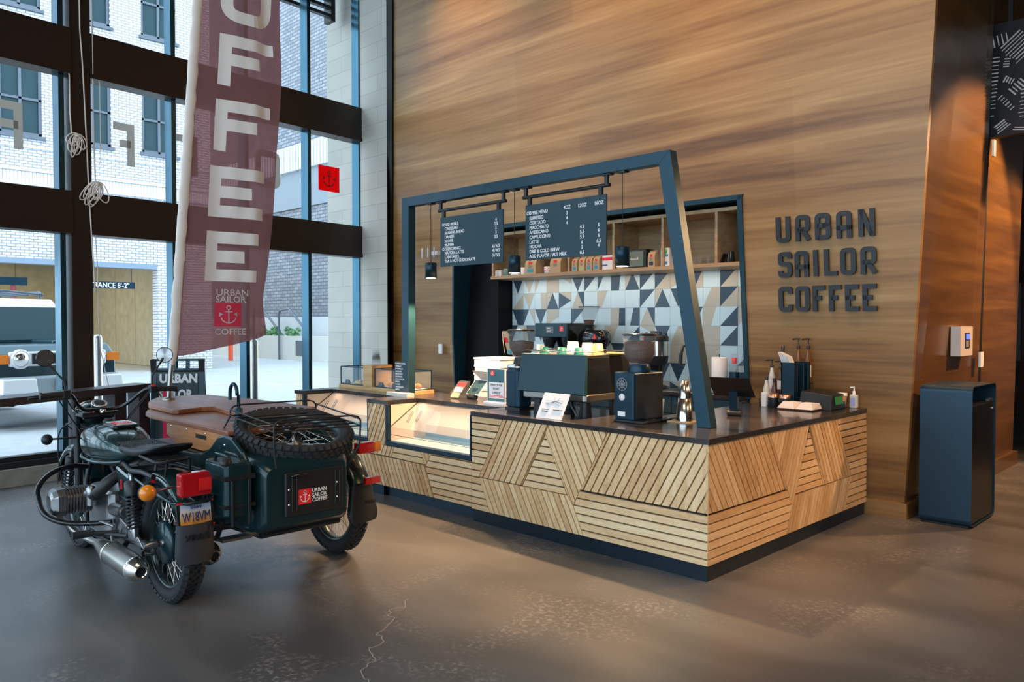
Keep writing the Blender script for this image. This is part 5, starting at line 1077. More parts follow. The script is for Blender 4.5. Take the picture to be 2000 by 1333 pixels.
# shell: loop extruded along x (left-right) with rounded profile in y-z
prof = binbox(None, by0, by1, 0, 0, .012, 1.145, .05)
inner = binbox(None, by0+.008, by1-.008, 0, 0, .020, 1.137, .044)
sh = MB(); n_ = len(prof)
v = [(bx0, a, b_) for a, b_ in prof]+[(bx1, a, b_) for a, b_ in prof]+[(bx1, a, b_) for a, b_ in inner]+[(bx0, a, b_) for a, b_ in inner]
f = []
for i in range(n_):
    j = (i+1) % n_; f += [(i, n_+i, n_+j, j), (n_+i, 2*n_+i, 2*n_+j, n_+j), (2*n_+i, 3*n_+i, 3*n_+j, 2*n_+j), (3*n_+i, i, j, 3*n_+j)]
sh.add(v, f); M['binblue'] = mat('bin_blue', (.014, .040, .066), .36, metal=.45)
obj('shell', sh, M['binblue'], t)
obj('door', MB().box(bx0+.01, bx1-.010, by0+.012, by1-.012, .03, .985), mat('bin_door', (.012, .012, .014), .3, metal=.3), t, bevel=.002)
obj('chute_lip', MB().box(bx1-.04, bx1-.012, by1-.16, by1-.03, .99, 1.012), M['steel'], t)
obj('back', MB().box(bx0, bx0+.008, by0+.008, by1-.008, .02, 1.13), M['binblue'], t)
obj('lock', MB().lathe([(.012, 0), (.012, .006)], (bx1-.010, by1-.07, .93), (1, 0, 0), 14), M['chrome'], t)
obj('foot', MB().box(bx0+.03, bx1-.03, by0+.05, by1-.05, 0, .013), M['black'], t)
# decals on the window glass (read from the street, so reversed from inside)
gd = mat('vinyl_grey', (.62, .58, .50), .7)
def decal(ch, y0, y1, z0, z1, label, t_=.085):
    o = Vector(WP(y1, -.085, z0)); U = Vector((.1168, -1, 0)).normalized()
    tag(obj('window_letter', glyph(ch, (y1-y0), z1-z0, t_, frameM(o, U, (0, 0, 1)), .002), gd), label, 'lettering', 'vinyl letters on the window')
decal('F', -2.56, -2.17, 3.44, 3.92, 'grey vinyl letter F on the leftmost upper window pane')
decal('F', -1.26, -1.02, 3.44, 3.92, 'grey vinyl letter F on the pane right of the steel column')
decal('F', -.52, -.25, 3.44, 3.92, 'grey vinyl letter F on the pane hidden behind the banner')
decal('O', .55, .93, 3.44, 3.93, 'grey vinyl letter O on the pane right of the banner')
def sheer(name, base, trans, thru, k1, k2):
    m = bpy.data.materials.new(name); m.use_nodes = True; t = m.node_tree; b = t.nodes['Principled BSDF']; b.inputs['Base Color'].default_value = (*base, 1); b.inputs['Roughness'].default_value = .8
    a = t.nodes.new('ShaderNodeBsdfTranslucent'); a.inputs[0].default_value = (*trans, 1); c = t.nodes.new('ShaderNodeBsdfTransparent'); c.inputs[0].default_value = (*thru, 1)
    m1 = t.nodes.new('ShaderNodeMixShader'); m2 = t.nodes.new('ShaderNodeMixShader'); m1.inputs[0].default_value = k1; m2.inputs[0].default_value = k2; L = t.links.new
    L(b.outputs[0], m1.inputs[1]); L(a.outputs[0], m1.inputs[2]); L(m1.outputs[0], m2.inputs[1]); L(c.outputs[0], m2.inputs[2]); L(m2.outputs[0], t.nodes['Material Output'].inputs[0]); return m
SHEER = sheer('sticker_red', (.8, .008, .02), (.9, .01, .02), (1, .02, .03), .6, .35)
gd2 = sheer('vinyl_grey_sheer', (.6, .55, .48), (.52, .48, .43), (.6, .6, .6), .7, .12)
for _o in bpy.data.objects:
    if _o.name.startswith('window_letter'): _o.data.materials[0] = gd2
t = thing('window_sticker', 'red square sticker with a faint anchor on the right window', 'sticker', WP(1.73, -.08, 3.52))
U = Vector((-.1168, 1, 0)).normalized(); c = Vector(WP(1.735, -.075, 3.70))
obj('square', MB().prism([c-U*.185-Vector((0, 0, .178)), c+U*.185-Vector((0, 0, .178)), c+U*.185+Vector((0, 0, .178)), c-U*.185+Vector((0, 0, .178))], (.002, 0, 0)), SHEER, t)
obj('anchor_mark', anchor(MB(), .24, frameM(c+Vector((.004, 0, 0)), U, (0, 0, 1)), .001), mat('sticker_dark', (.10, .004, .008), .5), t)
# ropes on the steel column
def rope(name, label, pts, r=.0075, coil=None):
    T = thing(name, label, 'rope', pts[0])
    obj('cord', MB().tube(pts, r, 6), M['rope'], T)
    if coil:
        c, n_, s_ = coil; rs = random.Random(int(abs(c[2])*100)); b_ = MB()
        for k in range(n_):
            a = rs.uniform(-.9, .5); L_ = s_*rs.uniform(.5, 1.1); w_ = s_*rs.uniform(.08, .22)
            pts2 = []
            for q in range(13):
                th = 2*PI*q/12; u = w_*math.sin(th); vv = L_*(math.cos(th)-1)*.5
                pts2.append((c[0]+.01*rs.random(), c[1]+u*math.cos(a)-vv*math.sin(a), c[2]+vv*math.cos(a)+u*math.sin(a)+s_*.3))
            b_.tube(pts2, r*.9, 5)
        b_.torus((c[0], c[1], c[2]+s_*.2), (0, 0, 1), .02, .01, 14, 6)
        obj('coil', b_, M['rope'], T)
    return T
P = lambda px, z: WP(px, .045, z)
rope('blind_rope', 'long cream rope hanging down the face of the steel column', [P(-1.66, 6.5), P(-1.655, 4.8), P(-1.63, 4.4), P(-1.60, 3.6), P(-1.58, 3.0), P(-1.555, 2.5), P(-1.53, 2.0)])
rope('blind_rope', 'cream rope with a bundled coil on the left edge of the column', [P(-1.77, 4.33), P(-1.765, 4.25), P(-1.765, 3.9), P(-1.75, 3.66)], coil=((WP(-1.69, .06, 3.6)[0], -1.69, 3.60), 9, .24))
rope('blind_rope', 'cream rope ending in a tangled coil at the right edge of the column', [P(-1.535, 6.5), P(-1.53, 5.0), P(-1.525, 3.6), P(-1.515, 3.2)], coil=((WP(-1.49, .06, 3.12)[0], -1.49, 3.10), 12, .30))
rope('blind_rope', 'thin cream rope tail trailing below the tangled coil beside the column', [P(-1.53, 3.0), P(-1.52, 2.6), P(-1.50, 2.2), P(-1.505, 1.75), P(-1.48, 1.35), P(-1.40, .95)], r=.005)
rope('blind_rope', 'short cream rope looped on the beam right of the column', [P(-1.49, 4.30), P(-1.47, 4.33), P(-1.455, 4.26), P(-1.455, 3.4)], r=.005)

t = thing('clear_holder', 'small clear bracket with white edges on the timber wall behind the left pendant', 'holder', (-5.55, 2.33, 2.52))
obj('box', MB().box(-5.70, -5.42, 2.24, 2.33, 2.52, 2.65), gm, t)
obj('edges', MB().box(-5.705, -5.695, 2.23, 2.24, 2.52, 2.65).box(-5.58, -5.57, 2.23, 2.24, 2.52, 2.65).box(-5.45, -5.44, 2.23, 2.24, 2.52, 2.65).box(-5.62, -5.5, 2.33, 2.40, 2.56, 2.61), M['paper'], t)
# ================= banner, sandwich board =================
# feather flag: sleeve edge leans slightly, cloth hangs with folds
B = thing('feather_banner', 'tall brown feather banner lettered COFFEE hanging beside the motorcycle', 'banner', (-4.1, -1.6, 1.0))
bx = -4.05
def YL(z): return -1.705+.079*(z-1.37)
def YR(z): return -.864-.035*math.exp(-((z-1.85)/.22)**2)+.051*(z-1.54)
def bm_(u, v):
    """u across 0..1 from sleeve, v height 0..1"""
    z0 = 1.375+(.17*u**1.3 if True else 0); z1 = 5.6
    z = z0+(z1-z0)*v
    yl, yr = YL(z), YR(z)
    y = yl+(yr-yl)*u
    amp = .03*(1-v*.3)
    x = bx+amp*math.sin(u*9+z*.7)*.8+.035*u**3*math.sin(z*2.2)+.05*(u**4)*math.sin(z*5+1)*.3+.022*math.sin(u*22+z*1.4)*(u**2)
    return (x, y, z)
nu, nv = 44, 90
cl = MB(); vs = [bm_(i/nu, j/nv) for j in range(nv+1) for i in range(nu+1)]; fs = [(j*(nu+1)+i, j*(nu+1)+i+1, (j+1)*(nu+1)+i+1, (j+1)*(nu+1)+i) for j in range(nv) for i in range(nu)]
cl.add(vs, fs, True)
cloth = bpy.data.materials.new('brown_banner_cloth'); cloth.use_nodes = True
_t = cloth.node_tree; _b = _t.nodes['Principled BSDF']; _b.inputs['Base Color'].default_value = (.170, .055, .048, 1); _b.inputs['Roughness'].default_value = .8
_tr = _t.nodes.new('ShaderNodeBsdfTranslucent'); _tr.inputs[0].default_value = (.36, .16, .15, 1)
_tp = _t.nodes.new('ShaderNodeBsdfTransparent'); _tp.inputs[0].default_value = (.60, .34, .34, 1)
_m1 = _t.nodes.new('ShaderNodeMixShader'); _m2 = _t.nodes.new('ShaderNodeMixShader'); _m1.inputs[0].default_value = .45; _m2.inputs[0].default_value = .17
_o = _t.nodes['Material Output']
_t.links.new(_b.outputs[0], _m1.inputs[1]); _t.links.new(_tr.outputs[0], _m1.inputs[2]); _t.links.new(_m1.outputs[0], _m2.inputs[1]); _t.links.new(_tp.outputs[0], _m2.inputs[2]); _t.links.new(_m2.outputs[0], _o.inputs[0])
obj('cloth', cl, cloth, B)
def on_cloth(mb, inv):
    return mb
def cloth_ribbon(mb, pts, t, closed=False, name=None):
    """stroke laid on the cloth: pts in (u across metres, z) mapped through the fold function, offset toward the room"""
    tmp = MB(); ribbon(tmp, pts, t, Matrix(), 0, closed); return tmp
def map_flat(tmp, mb, off=.006):
    # subdivide each face then drop onto the cloth surface
    for f in tmp.f:
        p = [Vector(tmp.v[i]) for i in f]
        if (p[0]-p[1]).length < 1e-6 and (p[2]-p[3]).length < 1e-6: continue
        nseg = max(1, int(max((p[0]-p[1]).length, (p[2]-p[3]).length)/.035)); n2 = max(1, int(max((p[1]-p[2]).length, (p[3]-p[0]).length)/.035))
        g_ = []
        for a in range(nseg+1):
            for b_ in range(n2+1):
                s_, r_ = a/nseg, b_/n2; q = (p[0].lerp(p[1], s_)).lerp(p[3].lerp(p[2], s_), r_)
                z = q.y; yl, yr = YL(z), YR(z); u = (q.x-yl)/(yr-yl)
                z0 = 1.375+.17*max(0, min(1, u))**1.3; v = (z-z0)/(5.6-z0); w_ = bm_(u, v); g_.append((w_[0]+off, w_[1], w_[2]))
        k = n2+1
        mb.add(g_, [(a*k+b_, (a+1)*k+b_, (a+1)*k+b_+1, a*k+b_+1) for a in range(nseg) for b_ in range(n2)], True)
    return mb
def bletter(ch, y0, y1, z0, z1, t):
    mb = MB()
    for pts, closed in GL[ch]:
        w_, h_ = y1-y0, z1-z0
        q = [[t/2+p[0]*(w_-t), t/2+p[1]*(h_-t)] for p in pts]
        if not closed:
            for idx, nb in ((0, 1), (-1, -2)):
                a, b_, raw = q[idx], q[nb], pts[idx]
                if raw[1] in (0, 1) and abs(a[0]-b_[0]) < 1e-6: a[1] = h_*raw[1]
                elif raw[0] in (0, 1) and abs(a[1]-b_[1]) < 1e-6: a[0] = w_*raw[0]
        q = fillet([tuple(x) for x in q], 0 if ch in SHARP else t*1.2, closed, 6)
        q = [(y0+a+.06*(b_), z0+b_) for a, b_ in q]
        tmp = MB(); ribbon(tmp, q, t, Matrix(), 0, closed); tmp.f = [f for k, f in enumerate(tmp.f) if k % 4 == 0 and len(f) == 4]
        map_flat(tmp, mb)
    return mb
M['banwhite'] = mat('banner_print', (.88, .83, .80), .8)
TXTW = .105
for ch, z0, z1, y0, y1 in (('E', 2.020, 2.455, -1.457, -.985), ('E', 2.580, 3.025, -1.421, -.915), ('F', 3.160, 3.610, -1.365, -.865), ('F', 3.735, 4.185, -1.324, -.830), ('O', 4.30, 4.78, -1.30, -.82), ('C', 4.90, 5.36, -1.25, -.80)):
    o = bletter(ch, y0, y1, z0, z1, TXTW); obj('letter', o, M['banwhite'], B)
def flat_text(body, size, y, z, **k):
    tmp = MB(); put_text(tmp, body, size, (0, 0, 0), U=(1, 0, 0), V=(0, 1, 0), **k); o = MB()
    def cm(p):
        yy = y+p[0]; zz = z+p[1]; yl, yr = YL(zz), YR(zz); u = (yy-yl)/(yr-yl)
        z0 = 1.375+.17*max(0, min(1, u))**1.3; w_ = bm_(u, (zz-z0)/(5.6-z0)); return (w_[0]+.008, w_[1], w_[2])
    o.add([cm(p) for p in tmp.v], tmp.f); return o
ft = flat_text('URBAN', .082, -1.350, 1.895, bold=.01, sx=1.05); f2 = flat_text('SAILOR', .082, -1.355, 1.835, bold=.01, sx=.98); f3 = flat_text('COFFEE', .078, -1.366, 1.550, bold=.01, sx=1.0)
ft.add(f2.v, f2.f); ft.add(f3.v, f3.f); obj('small_lettering', ft, M['banwhite'], B, label='white words URBAN SAILOR COFFEE')
rp = MB(); tmp = MB(); tmp.add([(-1.366, 1.623, 0), (-1.136, 1.623, 0), (-1.129, 1.830, 0), (-1.362, 1.829, 0)], [(0, 1, 2, 3)]); tmp.v = [(v[0], v[1], 0) for v in tmp.v]; map_flat(tmp, rp, .005)
obj('red_square', rp, mat('banner_red', (.62, .03, .07), .8), B)
an = MB(); anchor(an, .165, Matrix(), 0)
an.v = [(-1.247+v[0], 1.727+v[1], 0) for v in an.v]; am = MB(); an.f = [f for f in an.f if len(f) >= 3]
def cm2(p):
    yy, zz = p[0], p[1]; yl, yr = YL(zz), YR(zz); u = (yy-yl)/(yr-yl)
    z0 = 1.375+.17*max(0, min(1, u))**1.3; w_ = bm_(u, (zz-z0)/(5.6-z0)); return (w_[0]+.009, w_[1], w_[2])
am.add([cm2(p) for p in an.v], an.f); obj('anchor_mark', am, M['paper'], B)
sl = MB()
rr = []
for k in range(60):
    z = 1.30+k*.073; c = Vector((bx+.01, YL(z)-.035+.003*math.sin(k*2.1), z)); r_ = (.044+.003*math.sin(k*1.7)) if z > 1.42 else .044*max(.35, (z-1.22)/.2)
    rr.append([c+Vector((r_*.5*math.sin(2*PI*j/14), r_*math.cos(2*PI*j/14), 0)) for j in range(14)])
obj('pole_sleeve', sl.rings(rr), mat('sleeve_cloth', (.86, .77, .71), .85, bump=.4, bscale=60), B, label='cream cloth pole sleeve')
obj('pole', MB().tube([(bx, -1.775, 1.02), (bx, -1.745, 1.35), (bx, -1.41, 5.6)], .018, 10), M['steel'], B)
# sandwich board
SBS = .70
S2 = thing('sandwich_board', 'blue-black folding sandwich board lettered URBAN SAILOR by the window', 'sign', (-6.0, -.65, 0))
def SB(u, n, v): # u right, n back, v up ; leaning back
    u *= SBS; v *= 1.06
    return Vector((-6.32+.56*u, -1.10+.83*u, 0))*1+Vector((-.83*n-.09*v*.83, .56*n+.09*v*.56, v))
def sb(mb, u0, u1, n0, n1, v0, v1): return mb.hexa([SB(u0, n0, v0), SB(u1, n0, v0), SB(u1, n1, v0), SB(u0, n1, v0)], [SB(u0, n0, v1), SB(u1, n0, v1), SB(u1, n1, v1), SB(u0, n1, v1)])
sbm = mat('signboard_plastic', (.012, .045, .060), .4)
U_ = (Vector((.56, .83, 0))).normalized(); Vb = (SB(0, 0, 1)-SB(0, 0, 0)).normalized()
fr = MB(); sb(fr, 0, .09, 0, .03, 0, 1.18); sb(fr, .72, .81, 0, .03, 0, 1.18); sb(fr, .09, .72, 0, .03, .08, 1.08); sb(fr, .30, .36, 0, .03, 1.08, 1.18); sb(fr, .52, .58, 0, .03, 1.08, 1.18); sb(fr, 0, .81, .0, .03, 1.155, 1.18)
obj('front_panel', fr, sbm, S2, bevel=.004)
obj('poster', sb(MB(), .10, .71, -.003, .0, .10, 1.0), mat('poster_dark', (.008, .030, .040), .5), S2)
bk = MB()
def SB2(u, n, v): return SB(u, .34-.28*v/1.18+n, v)+Vector((.09*v*.83, -.09*v*.56, 0))
for (u0, u1, v0, v1) in ((0, .09, 0, 1.17), (.72, .81, 0, 1.17), (.09, .72, .1, 1.06)): bk.hexa([SB2(u0, 0, v0), SB2(u1, 0, v0), SB2(u1, .03, v0), SB2(u0, .03, v0)], [SB2(u0, 0, v1), SB2(u1, 0, v1), SB2(u1, .03, v1), SB2(u0, .03, v1)])
obj('back_panel', bk, M['black'], S2)
tx = MB(); put_text(tx, 'URBAN', .135, SB(.13, -.005, .93), U=U_, V=Vb, bold=.045, sx=.90); put_text(tx, 'SAILOR', .135, SB(.13, -.005, .765), U=U_, V=Vb, bold=.045, sx=.78); put_text(tx, 'COFFEE', .135, SB(.13, -.005, .60), U=U_, V=Vb, bold=.02, sx=.78)
obj('lettering', tx, M['paper'], S2)
tag(obj('red_poster', MB().hexa([(-5.80, -1.15, .35), (-5.775, -1.09, .35), (-5.795, -1.08, .35), (-5.82, -1.14, .35)], [(-5.80, -1.15, .93), (-5.765, -1.07, .93), (-5.785, -1.06, .93), (-5.82, -1.14, .93)]), mat('crimson', (.55, .01, .06), .5)), 'crimson panel standing between the ledge leg and the sidecar', 'panel')
# ================= sidecar motorcycle =================
BK = thing('sidecar_motorcycle', 'dark green motorcycle with sidecar, spare wheel and luggage rack', 'motorcycle', (-2.10, -2.53, 0))
def W(u, v, z): return Vector((-2.10-u, -2.53+v, z))
def smooth(pts, n=6):
    c = [Vector(p) for p in pts]; out = []
    for i in range(len(c)-1):
        p0, p1, p2, p3 = c[max(i-1, 0)], c[i], c[i+1], c[min(i+2, len(c)-1)]
        for k in range(n):
            t = k/n; out.append(tuple(.5*((2*p1)+(p2-p0)*t+(2*p0-5*p1+4*p2-p3)*t*t+(3*p1-p0-3*p2+p3)*t**3)))
    out.append(tuple(c[-1])); return out
def part(name, mb, m, par=None, **k): return obj(name, mb, m, par or BK, **k)
def Wt(mb, pts, r, n=8, **k): return mb.tube([W(*p) for p in pts], r, n, **k)
def wheel(name, u, v, z, axis, Ro, tw, label=None, drum=True):
    """tyre (the part) with tread, rim, spokes, hub and brake drum"""
    A = Vector(axis).normalized(); q = A.to_track_quat('Z', 'Y'); X = q @ Vector((1, 0, 0)); Y = q @ Vector((0, 1, 0)); o = W(u, v, z)
    h = tw/2; d = .088; Rc = Ro-d
    prof = [(0, -h*.62), (d*.35, -h*.95), (d*.62, -h*.97), (d*.78, -h*.82), (d*.86, -h*.5), (d*.88, 0), (d*.86, h*.5), (d*.78, h*.82), (d*.62, h*.97), (d*.35, h*.95), (0, h*.62), (d*.15, 0)]
    wp = part(name, MB().torus(o, A, Rc, 0, 64, 12, prof=prof), M['rubber'], label=label)
    tr = MB(); nb = 46
    for k in range(nb):
        for row, off in ((-1, 0), (1, .5), (0, .25), (-.5, .75), (.5, .9)):
            a = 2*PI*(k+off)/nb; D = X*math.cos(a)+Y*math.sin(a); T_ = A.cross(D)
            if abs(row) == 1: c = o+D*(Ro-.014)+A*row*h*.80; N_ = (D*.75+A*row*.66).normalized(); sa, st = .017, .0170; hh = .014
            else: c = o+D*(Ro-.012)+A*row*h*.75; N_ = D; sa, st = (.012, .0135); hh = .013
            S_ = N_.cross(T_).normalized()
            b = [c+T_*i*st+S_*j*sa-N_*.004 for i, j in ((-1, -1), (1, -1), (1, 1), (-1, 1))]; t_ = [p*1+N_*hh for p in b]
            t_ = [c+(p-c)*.88+N_*0 for p in t_]
            tr.hexa(b, t_)
    obj('tread', tr, M['rubber'], wp)
    rp = [(-.012, -h*.6), (.012, -h*.66), (.012, -h*.5), (-.004, -h*.42), (-.012, -h*.2), (-.012, h*.2), (-.004, h*.42), (.012, h*.5), (.012, h*.66), (-.012, h*.6), (-.02, 0)]
    obj('rim', MB().torus(o, A, Rc, 0, 56, 11, prof=rp), M['rim'], wp)
    sp = MB()
    for k in range(36):
        a = 2*PI*k/36; side = 1 if k % 2 else -1; b = a+(.42 if (k//2) % 2 else -.42)
        p = o+(X*math.cos(b)+Y*math.sin(b))*.055+A*side*h*.7; q_ = o+(X*math.cos(a)+Y*math.sin(a))*(Rc-.012)+A*side*h*.12
        sp.tube([p, q_], .0023, 5)
    obj('spokes', sp, M['chrome'], wp)
    obj('hub', MB().lathe([(.02, -h*1.3), (.022, -h*.9), (.062, -h*.8), (.062, -h*.6), (.035, -h*.5), (.035, h*.5), (.062, h*.6), (.062, h*.8), (.022, h*.9), (.02, h*1.3)], o, A, 22), M['alu'], wp)
    if drum: obj('brake_drum', MB().lathe([(.001, -h*1.02), (.115, -h*.98), (.128, -h*.75), (.125, -h*.25), (.05, -h*.1)], o, A, 30), M['green2'], wp)
    return wp
M['rim'] = mat('dark_rim', (.10, .13, .14), .3, metal=.8)
wheel('rear_wheel', 0, 0, .355, (0, 1, 0), .355, .115)
wheel('front_wheel', 1.63, 0, .350, (0, 1, 0), .350, .105)
wheel('sidecar_wheel', .20, 1.255, .355, (0, 1, 0), .355, .115)
ax = Vector((.20, .04, 1)).normalized()
spw = wheel('spare_wheel', -.13, .740, .925, (.26, -.02, 1), .378, .13, drum=False)
# fenders as swept channels
def fender(name, u, v, z, Rf, a0, a1, wd, skirt, m, n=26, par=None, flat=0):
    rr = []
    for k in range(n+1):
        a = R(a0+(a1-a0)*k/n); D = Vector((-math.cos(a), 0, math.sin(a))); c = W(u, v, z); ring = []
        sc = 1-.0*k
        for t_, rd in ((-1, -skirt), (-1, -.02), (-.86, -.004), (-.5, .006), (0, .010), (.5, .006), (.86, -.004), (1, -.02), (1, -skirt), (.96, -skirt), (.95, -.025), (.5, 0), (0, .004), (-.5, 0), (-.95, -.025), (-.96, -skirt)):
            ring.append(c+D*(Rf+rd)+Vector((0, 1, 0))*t_*wd/2)
        rr.append(ring)
    return part(name, MB().rings(rr), m, par)
fr_ = fender('rear_fender', 0, 0, .355, .425, -5, 158, .185, .075, M['green'])
fender('front_fender', 1.63, 0, .35, .405, 12, 150, .16, .06, M['green'])
fender('sidecar_fender', .20, 1.235, .355, .42, -8, 165, .17, .07, M['green'])
obj('side_reflector', MB().hexa([W(.055, -.0965, .715), W(.005, -.0965, .715), W(.005, -.092, .715), W(.055, -.092, .715)], [W(.055, -.0965, .75), W(.005, -.0965, .75), W(.005, -.092, .75), W(.055, -.092, .75)]), M['redlens'], fr_)
# mudflaps, plate, tail lamp
mf = MB()
def flap(mb, u, v, z0, z1, w0, w1, d=.012, lean=0):
    rr = []
    for k in range(9):
        t_ = k/8; z = z1+(z0-z1)*t_; w_ = w1+(w0-w1)*t_; 
        if t_ > .85: w_ *= .93 if k == 7 else .80
        ring = []
        for j in range(9):
            s_ = j/8*2-1; ring.append(W(u-.03+.03*s_*s_+lean*t_, v+s_*w_/2, z))
        for j in range(8, -1, -1):
            s_ = j/8*2-1; ring.append(W(u-.03+.03*s_*s_+lean*t_+d, v+s_*w_/2, z))
        rr.append(ring)
    return mb.rings(rr)
fl = part('mudflap', flap(mf, -.405, -.03, .320, .540, .225, .205), mat('grey_rubber_flap', (.035, .036, .042), .6))
put = MB(); put_text(put, '\u0423\u0420\u0410\u041b', .045, W(-.439, -.03, .455)+Vector((.0, 0, 0)), U=(0, 1, 0), bold=.02, align='CENTER', sx=1.2, extrude=.002); obj('lettering', put, M['black'], fl)
f2 = part('sidecar_mudflap', flap(MB(), -.20, 1.205, .30, .545, .26, .17, lean=-.03), M['black'])
put = MB(); put_text(put, '\u0423\u0420\u0410\u041b', .03, W(-.246, 1.255, .42), U=(0, 1, 0), bold=.02, align='CENTER', sx=1.1, extrude=.002); obj('lettering', put, M['leather'], f2)
part('sidecar_reflector', MB().box(W(-.245, 0, 0).x-.004, W(-.245, 0, 0).x+.02, W(0, 1.20, 0).y, W(0, 1.32, 0).y, .555, .60), M['redlens'])
pl = part('licence_plate', MB().hexa([W(-.395, -.122, .512), W(-.395, .085, .512), W(-.385, .085, .512), W(-.385, -.122, .512)], [W(-.375, -.122, .662), W(-.375, .085, .662), W(-.365, .085, .662), W(-.365, -.122, .662)]), M['black'])
pm = MB().hexa([W(-.397, -.105, .530), W(-.397, .068, .530), W(-.39, .068, .530), W(-.39, -.105, .530)], [W(-.381, -.105, .645), W(-.381, .068, .645), W(-.37, .068, .645), W(-.37, -.105, .645)])
def plate_mat():
    m = bpy.data.materials.new('plate_sunset'); m.use_nodes = True; t = m.node_tree; b = t.nodes['Principled BSDF']; N = t.nodes.new
    tc = N('ShaderNodeTexCoord'); sx_ = N('ShaderNodeSeparateXYZ'); t.links.new(tc.outputs['Generated'], sx_.inputs[0])
    cr_ = N('ShaderNodeValToRGB'); e = cr_.color_ramp.elements; e.new(.5)
    for i, (p, c) in enumerate(((.15, (.75, .30, .04)), (.5, (.75, .55, .30)), (.8, (.55, .62, .78)))): e[i].position = p; e[i].color = (*c, 1)
    t.links.new(sx_.outputs[2], cr_.inputs[0]); t.links.new(cr_.outputs[0], b.inputs['Base Color']); return m
obj('plate_face', pm, plate_mat(), pl)
pt2 = MB(); Vp = (Vector((-.02*1.0, 0, .15))).normalized(); put_text(pt2, 'W18VM', .078, W(-.4000, -.0185, .549), U=(0, 1, 0), V=Vp, bold=.0, align='CENTER', sx=.60, extrude=.001)
put_text(pt2, 'UTAH', .022, W(-.389, -.0185, .620), U=(0, 1, 0), V=Vp, bold=.02, align='CENTER', extrude=.001)
obj('lettering', pt2, mat('plate_navy', (.02, .03, .14), .5), pl)
obj('red_edge', MB().box(W(-.385, 0, 0).x, W(-.40, 0, 0).x+.001, W(0, -.12, 0).y, W(0, .083, 0).y, .514, .526).box(W(-.37, 0, 0).x, W(-.382, 0, 0).x+.001, W(0, -.12, 0).y, W(0, .083, 0).y, .649, .659), M['red'], pl)
tl = part('tail_lamp', MB().hexa([W(-.415, -.112, .690), W(-.415, .068, .690), W(-.345, .068, .690), W(-.345, -.112, .690)], [W(-.40, -.108, .822), W(-.40, .064, .822), W(-.33, .064, .822), W(-.33, -.108, .822)]), M['redlens'], bevel=.014, label='red plastic tail lamp')
obj('lens_divider', MB().box(W(-.417, 0, 0).x-.006, W(-.417, 0, 0).x, W(0, -.01, 0).y, W(0, .06, 0).y, .72, .79), mat('bright_red_lens', (.75, .02, .02), .2), tl)
part('tail_bracket', Wt(Wt(MB(), [(.25, -.15, .74), (-.1, -.135, .68), (-.34, -.125, .655), (-.40, -.06, .652), (-.40, .04, .655), (-.34, .11, .66), (0, .13, .70)], .011), [(-.33, -.05, .78), (-.36, -.05, .69), (-.38, -.02, .66)], .014), M['green'])
def blinker(name, u, v, z, d, amber=True, r=.046):
    p = part(name, MB().lathe([(r*.55, -.03), (r, -.01), (r, .01)], W(u, v, z), (1, 0, 0) if d > 0 else (-1, 0, 0), 20), M['black'])
    obj('lens', MB().lathe([(r, .008), (r*.92, .028), (r*.6, .042), (.001, .048)], W(u, v, z), (1, 0, 0) if d > 0 else (-1, 0, 0), 20), M['amber'] if amber else M['black'], p, label='amber lens' if amber else None)
    return p
blinker('turn_signal', -.30, -.250, .728, 1); part('signal_stalk', Wt(MB(), [(-.30, -.25, .728), (-.28, -.10, .735)], .008), M['chrome'])
fb = part('front_turn_signal', MB().ellipsoid(W(1.38, -.30, .848), .036, .036, .038, 18, 12), M['black']); obj('stalk', Wt(MB(), [(1.38, -.28, .848), (1.36, -.12, .848)], .007), M['black'], fb)
part('sidecar_tail_lamp', MB().box(W(-.16, 0, 0).x, W(-.23, 0, 0).x, W(0, 1.17, 0).y, W(0, 1.30, 0).y, .76, .835), M['redlens'], bevel=.01)
part('sidecar_signal', MB().box(W(-.16, 0, 0).x, W(-.225, 0, 0).x, W(0, 1.302, 0).y, W(0, 1.36, 0).y, .765, .83), M['amber'], bevel=.008)
# frame
F_m = MB()
Wt(F_m, [(1.33, 0, .92), (1.15, -.05, .80), (.95, -.06, .78), (.55, -.08, .76), (.25, -.14, .76), (.05, -.145, .78), (-.10, -.14, .77)], .016)
Wt(F_m, [(1.33, 0, .92), (.55, .08, .76), (.25, .14, .76), (-.10, .14, .77)], .016)
Wt(F_m, [(1.33, 0, .88), (1.22, -.10, .55), (1.12, -.13, .30), (1.0, -.14, .25), (.40, -.14, .25), (.28, -.14, .36), (.30, -.14, .60), (.30, -.12, .76)], .017)
Wt(F_m, [(1.33, 0, .88), (1.22, .10, .55), (1.12, .13, .30), (1.0, .14, .25), (.40, .14, .25), (.30, .14, .60), (.30, .12, .76)], .017)
Wt(F_m, [(.35, -.14, .34), (.0, -.13, .355)], .022); Wt(F_m, [(.35, .14, .34), (.0, .13, .355)], .022)
Wt(F_m, [(.28, -.15, .36), (.55, -.2, .33), (.60, -.26, .335)], .016)
part('frame', F_m, M['black'])
